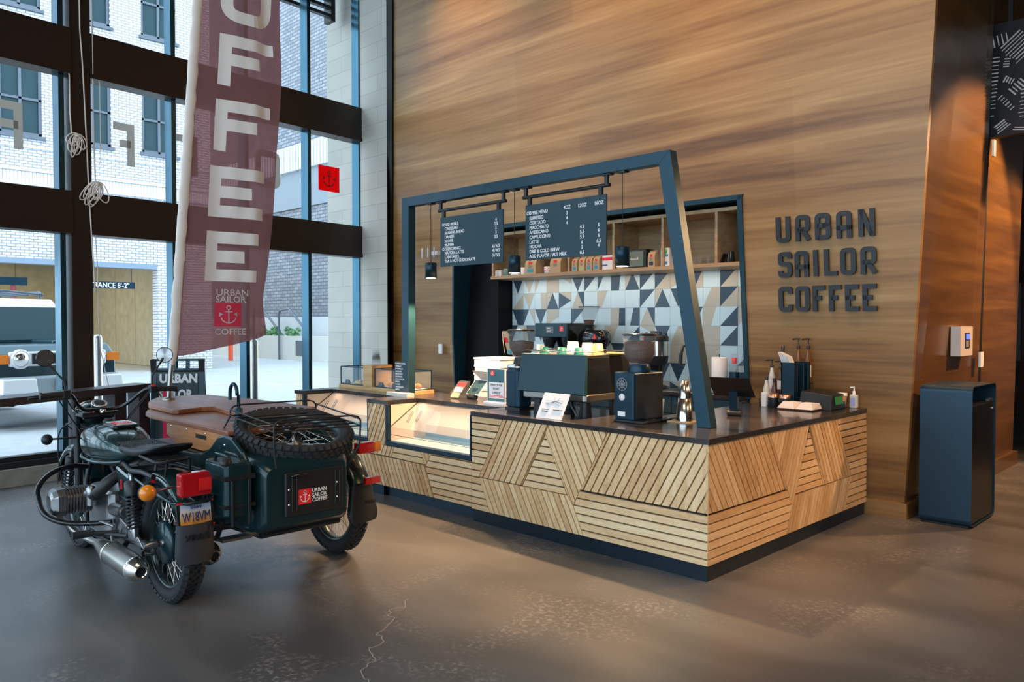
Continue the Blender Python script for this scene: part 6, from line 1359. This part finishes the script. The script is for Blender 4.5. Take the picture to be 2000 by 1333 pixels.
# front end: leading link fork
fk = MB()
for s_ in (-1, 1):
    Wt(fk, [(1.43, s_*.105, 1.02), (1.37, s_*.11, .80), (1.345, s_*.11, .40), (1.38, s_*.11, .33)], .026, 12); Wt(fk, [(1.38, s_*.10, .33), (1.50, s_*.10, .32), (1.64, s_*.095, .35)], .02)
    Wt(fk, [(1.37, s_*.11, .80), (1.50, s_*.11, .72)], .018)
Wt(fk, [(1.28, -.10, 1.0), (1.28, .10, 1.0)], .022)
part('fork', fk, M['black'])
def shock(name, p0, p1, r=.034, turns=9):
    a, b = W(*p0), W(*p1); s = part(name, MB().lathe([(.014, -.03), (.02, 0), (r*.6, .01), (r*.6, (b-a).length*.5), (.012, (b-a).length*.52), (.012, (b-a).length+.03)], a, (b-a), 14), M['alu'])
    ax_ = (b-a); L_ = ax_.length; ax_.normalize(); q = ax_.to_track_quat('Z', 'Y'); X = q @ Vector((1, 0, 0)); Y = q @ Vector((0, 1, 0)); n_ = turns*14
    obj('spring', MB().tube([a+ax_*(L_*.08+L_*.62*k/n_)+(X*math.cos(2*PI*k/14)+Y*math.sin(2*PI*k/14))*r for k in range(n_+1)], .0062, 6), M['black'], s)
    obj('shroud', MB().lathe([(r*1.2, 0), (r*1.25, .005), (r*1.25, L_*.27), (r*.9, L_*.30), (.001, L_*.30)], a+ax_*L_*.70, ax_, 18), M['black'], s); return s
shock('rear_shock', (.10, -.175, .42), (.175, -.165, .715)); shock('rear_shock', (.10, .175, .42), (.175, .165, .715))
shock('front_shock', (1.57, -.125, .42), (1.47, -.125, .70), .028, 7); shock('front_shock', (1.57, .125, .42), (1.47, .125, .70), .028, 7)
# headlight, dash, bars
hl = part('headlight', MB().lathe([(.001, -.09), (.05, -.08), (.085, -.03), (.095, .03), (.10, .045)], W(1.44, 0, .985), (-1, 0, -.05), 28), M['green'], label='dark green headlight shell')
obj('lens', MB().lathe([(.10, .045), (.08, .06), (.001, .07)], W(1.44, 0, .985), (-1, 0, -.05), 28), M['glass'], hl); obj('rim', MB().torus(W(1.485, 0, .983), (-1, 0, -.05), .098, .008, 32, 8), M['chrome'], hl)
for s_ in (-1, 1): obj('headlight_ear', MB().hexa([W(1.45, s_*.095, .90), W(1.37, s_*.095, .90), W(1.37, s_*.115, .90), W(1.45, s_*.115, .90)], [W(1.47, s_*.095, 1.04), W(1.38, s_*.095, 1.04), W(1.38, s_*.115, 1.04), W(1.47, s_*.115, 1.04)]), M['green'], hl)
sd = part('speedometer', MB().lathe([(.038, -.05), (.048, -.03), (.050, .0), (.050, .012), (.044, .018)], W(1.26, 0, 1.075), (.55, 0, 1), 28), M['blackgloss'])
obj('bezel', MB().torus(W(1.252, 0, 1.088), (.55, 0, 1), .047, .005, 30, 8), M['chrome'], sd); obj('dial', MB().lathe([(.043, .0), (.001, .001)], W(1.25, 0, 1.09), (.55, 0, 1), 24), M['paper'], sd, label='pale dial face')
obj('dial_face', MB().lathe([(.036, .0015), (.001, .002)], W(1.25, 0, 1.091), (.55, 0, 1), 24), M['black'], sd)
tp_ = part('triple_clamp', MB().hexa([W(1.20, -.13, 1.0), W(1.36, -.13, 1.0), W(1.36, .13, 1.0), W(1.20, .13, 1.0)], [W(1.22, -.12, 1.03), W(1.34, -.12, 1.03), W(1.34, .12, 1.03), W(1.22, .12, 1.03)]), M['black'], bevel=.006)
for s_, mm in ((-.075, 'redlens'), (-.055, 'amber'), (.075, 'amber')): obj('warning_lamp', MB().lathe([(.009, 0), (.009, .008), (.001, .012)], W(1.20, s_, 1.035), (.6, 0, 1), 12), M[mm], tp_)
obj('cap_nut', MB().lathe([(.022, 0), (.022, .02), (.001, .024)], W(1.18, 0, 1.03), (0, 0, 1), 14), M['chrome'], tp_)
hb = [(1.0, -.43, 1.182), (1.02, -.33, 1.188), (1.035, -.255, 1.183), (1.08, -.215, 1.15), (1.15, -.16, 1.085), (1.19, -.10, 1.052), (1.20, 0, 1.05), (1.19, .10, 1.052), (1.15, .16, 1.09), (1.08, .22, 1.16), (1.035, .26, 1.19), (1.02, .33, 1.192), (1.0, .43, 1.182)]
part('handlebar', Wt(MB(), smooth(hb), .0125, 10), M['blackgloss'])
for s_ in (-1, 1):
    g_ = part('grip', Wt(Wt(MB(), [(1.0, s_*.43, 1.182), (1.012, s_*.30, 1.187)], .019, 12), [(1.0, s_*.435, 1.182), (1.0, s_*.425, 1.182)], .024, 12), M['leather'])
    obj('switch_block', MB().hexa([W(.99, s_*.30, 1.162), W(1.045, s_*.30, 1.162), W(1.045, s_*.255, 1.162), W(.99, s_*.255, 1.162)], [W(.99, s_*.30, 1.212), W(1.045, s_*.30, 1.212), W(1.045, s_*.255, 1.212), W(.99, s_*.255, 1.212)]), M['black'], g_, bevel=.005)
    lv_ = part('lever', Wt(MB(), [(1.05, s_*.26, 1.182), (1.085, s_*.30, 1.175), (1.08, s_*.38, 1.168), (1.075, s_*.47, 1.163), (1.07, s_*.485, 1.162)], [.008, .008, .006, .007, .009], 8), M['blackgloss'])
    mr = part('mirror', MB().lathe([(.03, -.028), (.048, -.018), (.056, 0), (.057, .006), (.050, .008)], W(1.07, s_*.385, 1.425), (1, -.28*s_-.25, -.08), 28), M['blackgloss'])
    obj('mirror_glass', MB().lathe([(.052, .0085), (.001, .009)], W(1.07, s_*.385, 1.425), (1, -.28*s_-.25, -.08), 28), mat('mirror_glass', (.85, .85, .85), .02, metal=1) if s_ < 0 else bpy.data.materials['mirror_glass'], mr)
    obj('stem', Wt(MB(), [(1.03, s_*.275, 1.205), (1.04, s_*.285, 1.275), (1.06, s_*.335, 1.345), (1.075, s_*.375, 1.40)], [.007, .006, .006, .010], 8), M['black'], mr)
part('kill_switch', MB().box(W(1.0, 0, 0).x, W(.985, 0, 0).x, W(0, .262, 0).y, W(0, .285, 0).y, 1.205, 1.22), M['red'])
cb_ = MB()
for pts in ([(1.08, -.30, 1.17), (1.22, -.26, 1.12), (1.36, -.16, 1.0), (1.30, -.09, .85), (1.05, -.10, .72)], [(1.08, .28, 1.17), (1.20, .24, 1.06), (1.25, .18, .95), (1.10, .12, .80), (.9, .15, .65)],
            [(1.05, .27, 1.16), (1.16, .20, 1.02), (1.18, .12, .92), (1.15, .05, .85)], [(1.05, -.27, 1.16), (1.18, -.20, 1.08), (1.32, -.12, 1.02), (1.38, -.09, .95)],
            [(1.42, -.13, .95), (1.58, -.17, .86), (1.62, -.16, .6), (1.60, -.12, .42)], [(1.46, -.10, .93), (1.60, -.12, .92), (1.66, -.05, .86)]):
    c_ = [Vector(p) for p in pts]; sm_ = []
    for i in range(len(c_)-1):
        p0 = c_[max(i-1, 0)]; p1 = c_[i]; p2 = c_[i+1]; p3 = c_[min(i+2, len(c_)-1)]
        for k in range(5):
            t_ = k/5; sm_.append(.5*((2*p1)+(p2-p0)*t_+(2*p0-5*p1+4*p2-p3)*t_*t_+(3*p1-p0-3*p2+p3)*t_**3))
    sm_.append(c_[-1]); Wt(cb_, [tuple(p) for p in sm_], .0042, 6)
part('control_cables', cb_, M['cable'])
# tank and seat
def loft(secs, n=24, m=None):
    """secs: (u, v, z, half width, half height up, half height down, squareness)"""
    rr = []
    for (u, v, z, a, up_, dn, q) in secs:
        ring = []
        for j in range(n):
            t_ = 2*PI*j/n; c, s_ = math.cos(t_), math.sin(t_)
            cc = math.copysign(abs(c)**q, c); ss = math.copysign(abs(s_)**q, s_); ring.append(W(u, v+a*cc, z+(up_ if ss > 0 else dn)*ss))
        rr.append(ring)
    return MB().rings(rr)
tank = part('fuel_tank', loft([(1.225, 0, .87, .03, .03, .03, 1), (1.215, 0, .865, .085, .065, .085, .85), (1.18, 0, .862, .135, .095, .125, .8), (1.10, 0, .855, .172, .118, .150, .78), (.98, 0, .848, .186, .130, .155, .76), (.85, 0, .843, .180, .128, .145, .76), (.73, 0, .836, .158, .113, .125, .78), (.63, 0, .828, .125, .085, .095, .8), (.56, 0, .822, .09, .052, .055, .85), (.53, 0, .818, .04, .02, .02, 1)], 28), M['green'])
obj('tank_seam', Wt(MB(), smooth([(1.20, -.10, .775), (1.08, -.172, .758), (.95, -.183, .75), (.80, -.174, .75), (.66, -.136, .755), (.56, -.09, .77)]), .010), M['green'], tank)
tb2 = MB(); rr = []
for (dz, k) in ((-.006, 1.0), (.006, 1.0), (.012, .93)):
    rr.append([W(.87+.115*k*x, .015+.082*k*y, .958+.012+dz-.20*(.0 if 0 else (.115*k*x*-.16))) for x, y in ((-1, -.8), (-.8, -1), (.8, -1), (1, -.8), (1, .8), (.8, 1), (-.8, 1), (-1, .8))])
pad = obj('tank_pad', tb2.rings(rr, smooth=False), M['blackgloss'], tank, bevel=.004)
o_ = W(.865, .015, .983); Ux = Vector((-.25, 1, 0)).normalized(); Ux = Vector((0, 1, 0)); Vx = Vector((-1, 0, .03)).normalized()
obj('red_square', MB().prism([o_-Ux*.055-Vx*.05, o_+Ux*.055-Vx*.05, o_+Ux*.055+Vx*.04, o_-Ux*.055+Vx*.04], (0, 0, .002)), M['red'], tank)
obj('anchor_mark', anchor(MB(), .078, frameM(o_+Vector((.004, 0, .0025)), Ux, Vx), .001), M['paper'], tank)
tx = MB(); put_text(tx, 'URBAN', .030, o_+Vx*.045+Vector((0, 0, .001)), U=Ux, V=Vx, bold=.02, align='CENTER', sx=1.25); put_text(tx, 'COFFEE', .030, o_-Vx*.079+Vector((0, 0, .001)), U=Ux, V=Vx, bold=.02, align='CENTER', sx=1.1)
obj('lettering', tx, M['paper'], tank)
obj('filler_cap', MB().lathe([(.032, 0), (.032, .02), (.02, .028), (.001, .03)], W(1.08, 0, .966), (0, 0, 1), 20), M['black'], tank)
seat = part('seat', loft([(.66, 0, .845, .05, .015, .015, .8), (.63, 0, .850, .09, .028, .03, .7), (.50, 0, .862, .115, .030, .040, .65), (.34, 0, .868, .135, .028, .042, .62), (.18, 0, .882, .142, .026, .036, .6), (.05, 0, .903, .138, .022, .028, .6), (-.03, 0, .925, .12, .016, .018, .65), (-.06, 0, .935, .07, .008, .008, .8)], 24), M['leather'])
sg = MB()
for i in range(18):
    for j in range(9):
        u = .56-i*.034; v = (j-4)*.026; zz = .888+max(0, .30-u)**2*.30+.004
        sg.box(W(u, 0, 0).x-.011, W(u, 0, 0).x+.011, W(0, v, 0).y-.009, W(0, v, 0).y+.009, zz, zz+.006)
obj('quilting', sg, M['leather'], seat, stuff=True)
rk3 = MB(); Z_ = .868
Wt(rk3, [(.10, -.14, Z_), (.12, -.10, Z_), (.13, .02, Z_), (.10, .06, Z_), (-.15, .04, Z_), (-.19, .01, Z_), (-.22, -.13, Z_), (-.19, -.165, Z_)], .009, 8, closed=True)
for k in range(4): uu = .06-.06*k; rk3.hexa([W(uu, -.15, Z_-.004), W(uu, .05, Z_-.004), W(uu-.022, .045, Z_-.004), W(uu-.022, -.155, Z_-.004)], [W(uu, -.15, Z_+.004), W(uu, .05, Z_+.004), W(uu-.022, .045, Z_+.004), W(uu-.022, -.155, Z_+.004)])
Wt(rk3, [(0, -.08, Z_), (0, -.09, .79)], .008); Wt(rk3, [(-.15, -.08, Z_), (-.12, -.08, .77)], .008); Wt(rk3, [(-.15, .05, Z_), (-.12, .06, .77)], .008)
part('tail_rack', rk3, M['black'])
# engine: boxer twin
en = part('engine', MB().rbox(W(1.02, 0, 0).x, W(.58, 0, 0).x, W(0, -.16, 0).y, W(0, .16, 0).y, .27, .58, .06, 4).cyl(W(1.05, 0, .42), W(.55, 0, .42), .135, n=26).rbox(W(.60, 0, 0).x, W(.34, 0, 0).x, W(0, -.12, 0).y, W(0, .12, 0).y, .28, .50, .05, 4), M['alu'])
for s_ in (-1, 1):
    cy = MB()
    for k in range(9): cy.prism([W(.84+.082*x, s_*(.20+.018*k), .515+.082*y) for x, y in ((-1, -.6), (-.6, -1), (.6, -1), (1, -.6), (1, .6), (.6, 1), (-.6, 1), (-1, .6))], (0, s_*.007, 0))
    cy.cyl(W(.84, s_*.15, .515), W(.84, s_*.36, .515), .062, n=20)
    obj('cylinder', cy, M['alu'], en)
    hc = MB(); sec = [(.355, .085, .088), (.40, .088, .085), (.425, .075, .07), (.435, .05, .045)]
    hc.rings([[W(.84+a*x, s_*v, .515+b*y) for x, y in ((-1, -.55), (-.55, -1), (.55, -1), (1, -.55), (1, .55), (.55, 1), (-.55, 1), (-1, .55))] for v, a, b in sec], smooth=False)
    obj('rocker_cover', hc, M['alu'], en, bevel=.005)
    obj('carburettor', MB().cyl(W(.72, s_*.24, .56), W(.60, s_*.23, .57), .032, n=16).cyl(W(.66, s_*.24, .50), W(.66, s_*.24, .58), .028, n=16).lathe([(.03, 0), (.03, .03), (.015, .045)], W(.66, s_*.24, .58), (0, 0, 1), 14), M['alu'], en)
    obj('intake_hose', MB().tube([W(.60, s_*.23, .575), W(.54, s_*.23, .60), W(.49, s_*.20, .66), W(.50, s_*.13, .70), W(.52, s_*.05, .70)], [.036, .038, .038, .036, .034], 14), M['leather'], en)
    for k in range(4): obj('hose_ring', MB().torus(W(.59-.014*k, s_*.23, .578+.004*k), (-1, 0, .3), .036, .005, 20, 6), M['leather'], en) if s_ < 0 else None
    ex = MB(); Wt(ex, smooth([(.90, s_*.36, .47), (.96, s_*.34, .40), (.94, s_*.27, .30), (.80, s_*.22, .255), (.60, s_*.215, .262)]), .021, 12); part('exhaust_pipe', ex, M['steel'])
    m0 = (.62, s_*.222, .268); m1 = (-.11, s_*.215, .238); A_ = (W(*m1)-W(*m0)); L_ = A_.length
    mu = part('muffler', MB().lathe([(.024, 0), (.026, .02), (.068, L_*.34), (.070, L_*.36), (.070, L_*.88)], W(*m0), A_, 28), M['steel'], label='brushed steel muffler')
    obj('end_cone', MB().lathe([(.071, L_*.88), (.066, L_*.92), (.036, L_*1.0), (.030, L_*1.0), (.030, L_*.95), (.001, L_*.95)], W(*m0), A_, 28), M['chrome'], mu); obj('outlet', MB().lathe([(.029, L_*.985), (.001, L_*.984)], W(*m0), A_, 20), M['black'], mu)
    obj('band', MB().lathe([(.072, L_*.36), (.0735, L_*.365), (.0735, L_*.385), (.072, L_*.39)], W(*m0), A_, 28), M['chrome'], mu)
part('crash_bar', Wt(MB(), smooth([(1.20, -.10, .66), (1.16, -.22, .68), (1.08, -.36, .66), (.98, -.455, .60), (.90, -.475, .53), (.82, -.46, .45), (.74, -.38, .40), (.66, -.25, .385), (.58, -.15, .39)]), .017, 12), M['blackgloss'])
part('footpeg', Wt(Wt(MB(), [(.50, -.13, .34), (.55, -.26, .345), (.56, -.36, .345)], .014), [(.555, -.28, .35), (.56, -.38, .35)], .024, 10), M['leather'])
part('gear_lever', Wt(Wt(MB(), [(.50, -.16, .38), (.60, -.2, .40), (.70, -.22, .36)], .009), [(.42, -.2, .34), (.36, -.21, .30), (.33, -.22, .26)], .009), M['alu'])
sp_ = part('side_cover', MB().hexa([W(.42, -.150, .58), W(.30, -.150, .56), W(.30, -.13, .56), W(.42, -.13, .58)], [W(.50, -.150, .76), W(.27, -.150, .72), W(.27, -.13, .72), W(.50, -.13, .76)]), M['green'], bevel=.01)
obj('red_label', MB().hexa([W(.395, -.153, .63), W(.375, -.153, .63), W(.375, -.151, .63), W(.395, -.151, .63)], [W(.395, -.153, .69), W(.375, -.153, .69), W(.375, -.151, .69), W(.395, -.151, .69)]), M['red'], sp_)
part('starter_motor', MB().cyl(W(.60, -.12, .47), W(.42, -.12, .48), .045, n=18).cyl(W(.42, -.12, .48), W(.39, -.12, .48), .035, n=16), M['alu'])
part('battery_box', MB().box(W(.30, 0, 0).x, W(.52, 0, 0).x*1, W(0, -.11, 0).y, W(0, .11, 0).y, .56, .74) if 0 else MB().box(W(.50, 0, 0).x, W(.30, 0, 0).x, W(0, -.11, 0).y, W(0, .11, 0).y, .52, .74), M['black'])
part('final_drive', MB().lathe([(.05, 0), (.09, .02), (.10, .05), (.06, .08)], W(0, .06, .355), (0, 1, 0), 24).cyl(W(0, .10, .355), W(.35, .10, .36), .03), M['alu'])
part('brake_arm', Wt(MB(), [(0, -.085, .355), (.06, -.09, .28), (.14, -.10, .27)], .009).lathe([(.024, -.01), (.024, .03), (.012, .06)], W(0, -.10, .355), (0, -1, 0), 16), M['alu'])
part('swing_arm_bracket', MB().hexa([W(.36, -.155, .33), W(.02, -.155, .33), W(.02, -.135, .33), W(.36, -.135, .33)], [W(.42, -.155, .45), (W(.10, -.155, .38)), W(.10, -.135, .38), W(.42, -.135, .45)]), M['alu'], bevel=.006)
# sidecar tub
def prism_uz(pts, v0, v1): return MB().prism([W(u, v0, z) for u, z in pts], (0, v1-v0, 0))
tub = part('sidecar_body', MB(), M['green2']) if 0 else None
sec = []
outline = [(-.50, .45, .80), (-.46, .42, .835), (-.36, .41, .85), (-.20, .40, .87), (.30, .39, .80), (.80, .38, .79), (1.3, .38, .77), (1.7, .40, .73), (1.95, .43, .68), (2.08, .47, .62)]
rr = []
for i, (u, zb, zt) in enumerate(outline):
    inset = [.05, .02, 0, 0, 0, 0, .01, .05, .13, .24][i]; vL, vR = .30+inset, .94-inset; r_ = .05; ring = []
    for cv, cz, a0 in ((vR-r_, zt-r_, 0), (vL+r_, zt-r_, 90), (vL+r_, zb+r_, 180), (vR-r_, zb+r_, 270)):
        for k in range(5): a = R(a0+22.5*k); ring.append(W(u, cv+r_*math.cos(a), cz+r_*math.sin(a)))
    rr.append(ring)
tub = part('sidecar_body', MB().rings(rr), M['green2'])
for s0, s1 in ((.297, .325), (.915, .943)):
    sd_ = prism_uz([(-.38, .80), (-.30, .885), (-.16, .955), (-.06, .965), (.03, .945), (.14, .865), (.26, .815), (.40, .797), (.80, .785), (1.2, .765), (1.2, .70), (-.38, .70)], s0, s1)
    obj('side_rim', sd_, M['green2'], tub, bevel=.012)
    obj('rivet', MB().lathe([(.008, 0), (.004, .004)], W(-.07, s0-.001, .905), (0, -1, 0), 10), M['chrome'], tub)
obj('cockpit_floor', MB().box(W(.80, 0, 0).x, W(.0, 0, 0).x, W(0, .33, 0).y, W(0, .9, 0).y, .79, .80), M['black'], tub)
tk_ = part('trunk_lid', MB().rbox(W(-.50, 0, 0).x-.02, W(-.50, 0, 0).x+.018, W(0, .46, 0).y, W(0, .86, 0).y, .505, .765, .012), M['trunk'] if 'trunk' in M else mat('trunk_darkened', (.012, .014, .016), .35, coat=.2))  # lid colour darkened to stand for the dim room mirrored in green enamel
rb = MB()
for v in (.505, .535, .80, .83): rb.tube([W(-.519, v, .535), W(-.519, v, .74)], .005, 6)
obj('rib', rb, bpy.data.materials['trunk_darkened'], tk_)
for v in (.485, .815):
    for z in (.575, .665): obj('rivet', MB().lathe([(.008, 0), (.004, .005)], W(-.518, v+.0, z), (1, 0, 0), 10), M['chrome'], tk_)
obj('latch', Wt(MB(), [(-.52, .50, .745), (-.55, .53, .752), (-.55, .57, .752), (-.52, .60, .745)], .009), M['blackgloss'], tk_)
xx = W(-.5185, 0, 0).x
lpz = .612
obj('red_square', MB().box(xx, xx+.0025, W(0, .545, 0).y, W(0, .63, 0).y, lpz-.045, lpz+.045), M['red'], tk_)
obj('anchor_mark', anchor(MB(), .072, frameM((xx+.003, W(0, .5875, 0).y, lpz), (0, 1, 0), (0, 0, 1)), .001), M['paper'], tk_)
tx = MB()
for k, s_ in enumerate(('URBAN', 'SAILOR', 'COFFEE')): put_text(tx, s_, .033, (xx+.001, W(0, .637, 0).y, lpz+.018-.029*k), U=(0, 1, 0), bold=.015, sx=.92)
obj('lettering', tx, M['paper'], tk_)
# undercarriage of the sidecar
uc = MB(); Wt(uc, [(-.42, .36, .40), (.2, .36, .38), (1.3, .36, .36)], .022); Wt(uc, [(-.42, .88, .40), (1.3, .88, .36)], .022); Wt(uc, [(.20, .15, .34), (.20, 1.18, .355)], .025); Wt(uc, [(1.2, .12, .34), (1.2, .88, .36)], .022)
Wt(uc, [(-.42, .36, .40), (-.42, .88, .40)], .02); Wt(uc, [(-.05, .14, .40), (-.15, .33, .42)], .02); Wt(uc, [(.25, .12, .70), (.1, .33, .46)], .018)
Wt(uc, [(-.38, .14, .52), (-.30, .14, .40), (-.05, .14, .38)], .016)
part('sidecar_chassis', uc, M['black'])
part('chassis_bracket', MB().box(W(-.30, 0, 0).x, W(-.40, 0, 0).x, W(0, .30, 0).y, W(0, .52, 0).y, .40, .425).box(W(-.34, 0, 0).x, W(-.42, 0, 0).x, W(0, .12, 0).y, W(0, .30, 0).y, .40, .415), M['steel'])
# fuel can
cn = part('fuel_can', MB().rbox(W(-.18, 0, 0).x, W(-.47, 0, 0).x, W(0, .115, 0).y, W(0, .285, 0).y, .545, .855, .035, 4), M['green2'], bevel=.006)
obj('handle', Wt(Wt(MB(), [(-.22, .17, .85), (-.23, .17, .885), (-.40, .17, .885), (-.42, .17, .85)], .010), [(-.22, .23, .85), (-.23, .23, .885), (-.40, .23, .885), (-.42, .23, .85)], .010), M['green2'], cn)
obj('strap', MB().box(W(-.17, 0, 0).x, W(-.478, 0, 0).x, W(0, .107, 0).y, W(0, .293, 0).y, .76, .785).box(W(-.17, 0, 0).x, W(-.478, 0, 0).x, W(0, .107, 0).y, W(0, .293, 0).y, .60, .62), M['black'], cn)
obj('cap', MB().lathe([(.03, 0), (.03, .03), (.001, .032)], W(-.44, .13, .855), (.35, -.2, 1), 18), M['black'], cn)
obj('rack_bar', Wt(Wt(MB(), [(-.485, .15, .50), (-.485, .15, .76)], .008), [(-.485, .25, .50), (-.485, .25, .76)], .008), M['black'], cn)
# luggage rack
rack = MB(); N1, N2, F1, F2 = Vector((-.50, .40, 1.015)), Vector((-.50, 1.00, 1.000)), Vector((.17, .45, 1.052)), Vector((.17, 1.08, 1.045))
t_ = lambda a, b: Wt(rack, [tuple(a), tuple(b)], .0055, 6)
for a, b in ((N1, N2), (N2, F2), (F2, F1), (F1, N1)): t_(a, b)
for k in range(1, 7): t_(N1.lerp(F1, k/7), N2.lerp(F2, k/7))
up = Vector((0, 0, .068))
for a, b in ((N1, N2), (F1, F2)):
    d = (b-a).normalized(); Wt(rack, [tuple(a), tuple(a+up*.5), tuple(a+up*.85+d*.02), tuple(a+up+d*.06), tuple(b+up-d*.06), tuple(b+up*.85-d*.02), tuple(b+up*.5), tuple(b)], .006, 6)
t_(N1+up*.6, F1+up*.6); t_(N2+up*.6, F2+up*.6)
Wt(rack, [tuple(N1), (-.50, .40, .88), (-.505, .41, .80)], .0065); Wt(rack, [tuple(N2), (-.50, .99, .88), (-.46, .95, .77), (-.40, .90, .72)], .0065)
Wt(rack, [tuple(F1), (.17, .34, .86)], .006); Wt(rack, [tuple(F2), (.17, .92, .84)], .006)
part('luggage_rack', rack, M['black'])
part('spare_mount', Wt(MB(), [(-.13, .705, .82), (-.13, .705, .95)], .02).lathe([(.05, 0), (.05, .02), (.03, .04), (.001, .045)], W(-.13, .705, .965), (.2, 0, 1), 18), M['blackgloss'])
# ---- timber bar box and top sitting in the sidecar ----
BX = thing('bar_box', 'reddish timber box with hand slot and walnut top sitting in the sidecar', 'box', (-2.7, -1.9, .80))
def pbox(name, mb, m, **k): return obj(name, mb, m, BX, **k)
pbox('box', MB().prism([W(u, .365, z) for u, z in ((1.0, .945), (1.0, .86), (.84, .806), (.38, .806), (.24, .845), (.05, .945))], (0, .50, 0)), M['boxwood'], bevel=.004)
pbox('hand_slot', MB().hexa([W(.50, .362, .885), W(.34, .362, .885), W(.34, .366, .885), W(.50, .366, .885)], [W(.50, .362, .912), W(.34, .362, .912), W(.34, .366, .912), W(.50, .366, .912)]), M['black'])
for u, z in ((.92, .925), (.65, .927), (.36, .925), (.14, .925)): pbox('screw', MB().lathe([(.009, 0), (.005, .004)], W(u, .364, z), (0, -1, 0), 10), M['chrome'])
def top(pts, z0, z1): return MB().prism([W(u, v, z0) for u, v in pts][::1], (0, 0, z1-z0))
lower = [(1.72, .56), (1.62, .46), (1.45, .385), (1.25, .35), (-.0, .35), (-.02, .42), (-.02, .66), (.06, .72), (.55, .95), (1.3, 1.05), (1.7, .85)]
pbox('lower_top', top(lower, .946, .976), M['walnut'], bevel=.006)
upper = [(1.80, .60), (1.78, .54), (1.68, .49), (1.35, .45), (1.12, .465), (1.10, .60), (1.22, .80), (1.05, .83), (.62, .735), (.50, .80), (.52, 1.20), (.66, 1.32), (1.47, 1.30), (2.17, 1.19), (2.24, 1.0), (2.22, .74), (2.0, .62)]
upper = [(2.00, .62), (1.84, .55), (1.70, .50), (1.15, .47), (1.12, .50), (1.18, .70), (1.15, .79), (.66, .715), (.55, .76), (.52, 1.24), (.60, 1.33), (1.47, 1.30), (2.17, 1.19), (2.24, 1.05), (2.22, .76)]
pbox('upper_top', top(upper, .978, 1.012), M['walnut'], bevel=.006)
pbox('sink_recess', MB().box(W(.56, 0, 0).x, W(.22, 0, 0).x, W(0, .56, 0).y, W(0, .70, 0).y, .976, .979), M['steel'])
pbox('sink_bowl', MB().box(W(.54, 0, 0).x, W(.24, 0, 0).x, W(0, .575, 0).y, W(0, .685, 0).y, .9785, .980), M['black'])
fa = pbox('faucet', MB().lathe([(.026, 0), (.026, .09), (.018, .095)], W(.40, .62, .978), (0, 0, 1), 18), M['navy'])
arc = [(.40, .62, 1.07), (.40, .62, 1.16)]+[(.40+.055-.055*math.cos(R(a)), .62-.01, 1.16+.075*math.sin(R(a))) for a in range(0, 181, 20)]+[(.51, .61, 1.12)]
obj('spout', Wt(MB(), arc, .0125, 10), M['navy'], fa)
pbox('tap_lever', Wt(MB(), [(.40, .62, 1.0), (.37, .70, 1.0)], .016, 10), M['black'])
pbox('pole_socket', MB().lathe([(.05, 0), (.05, .012), (.03, .02)], W(1.95, .755, 1.012), (0, 0, 1), 20), M['steel'])
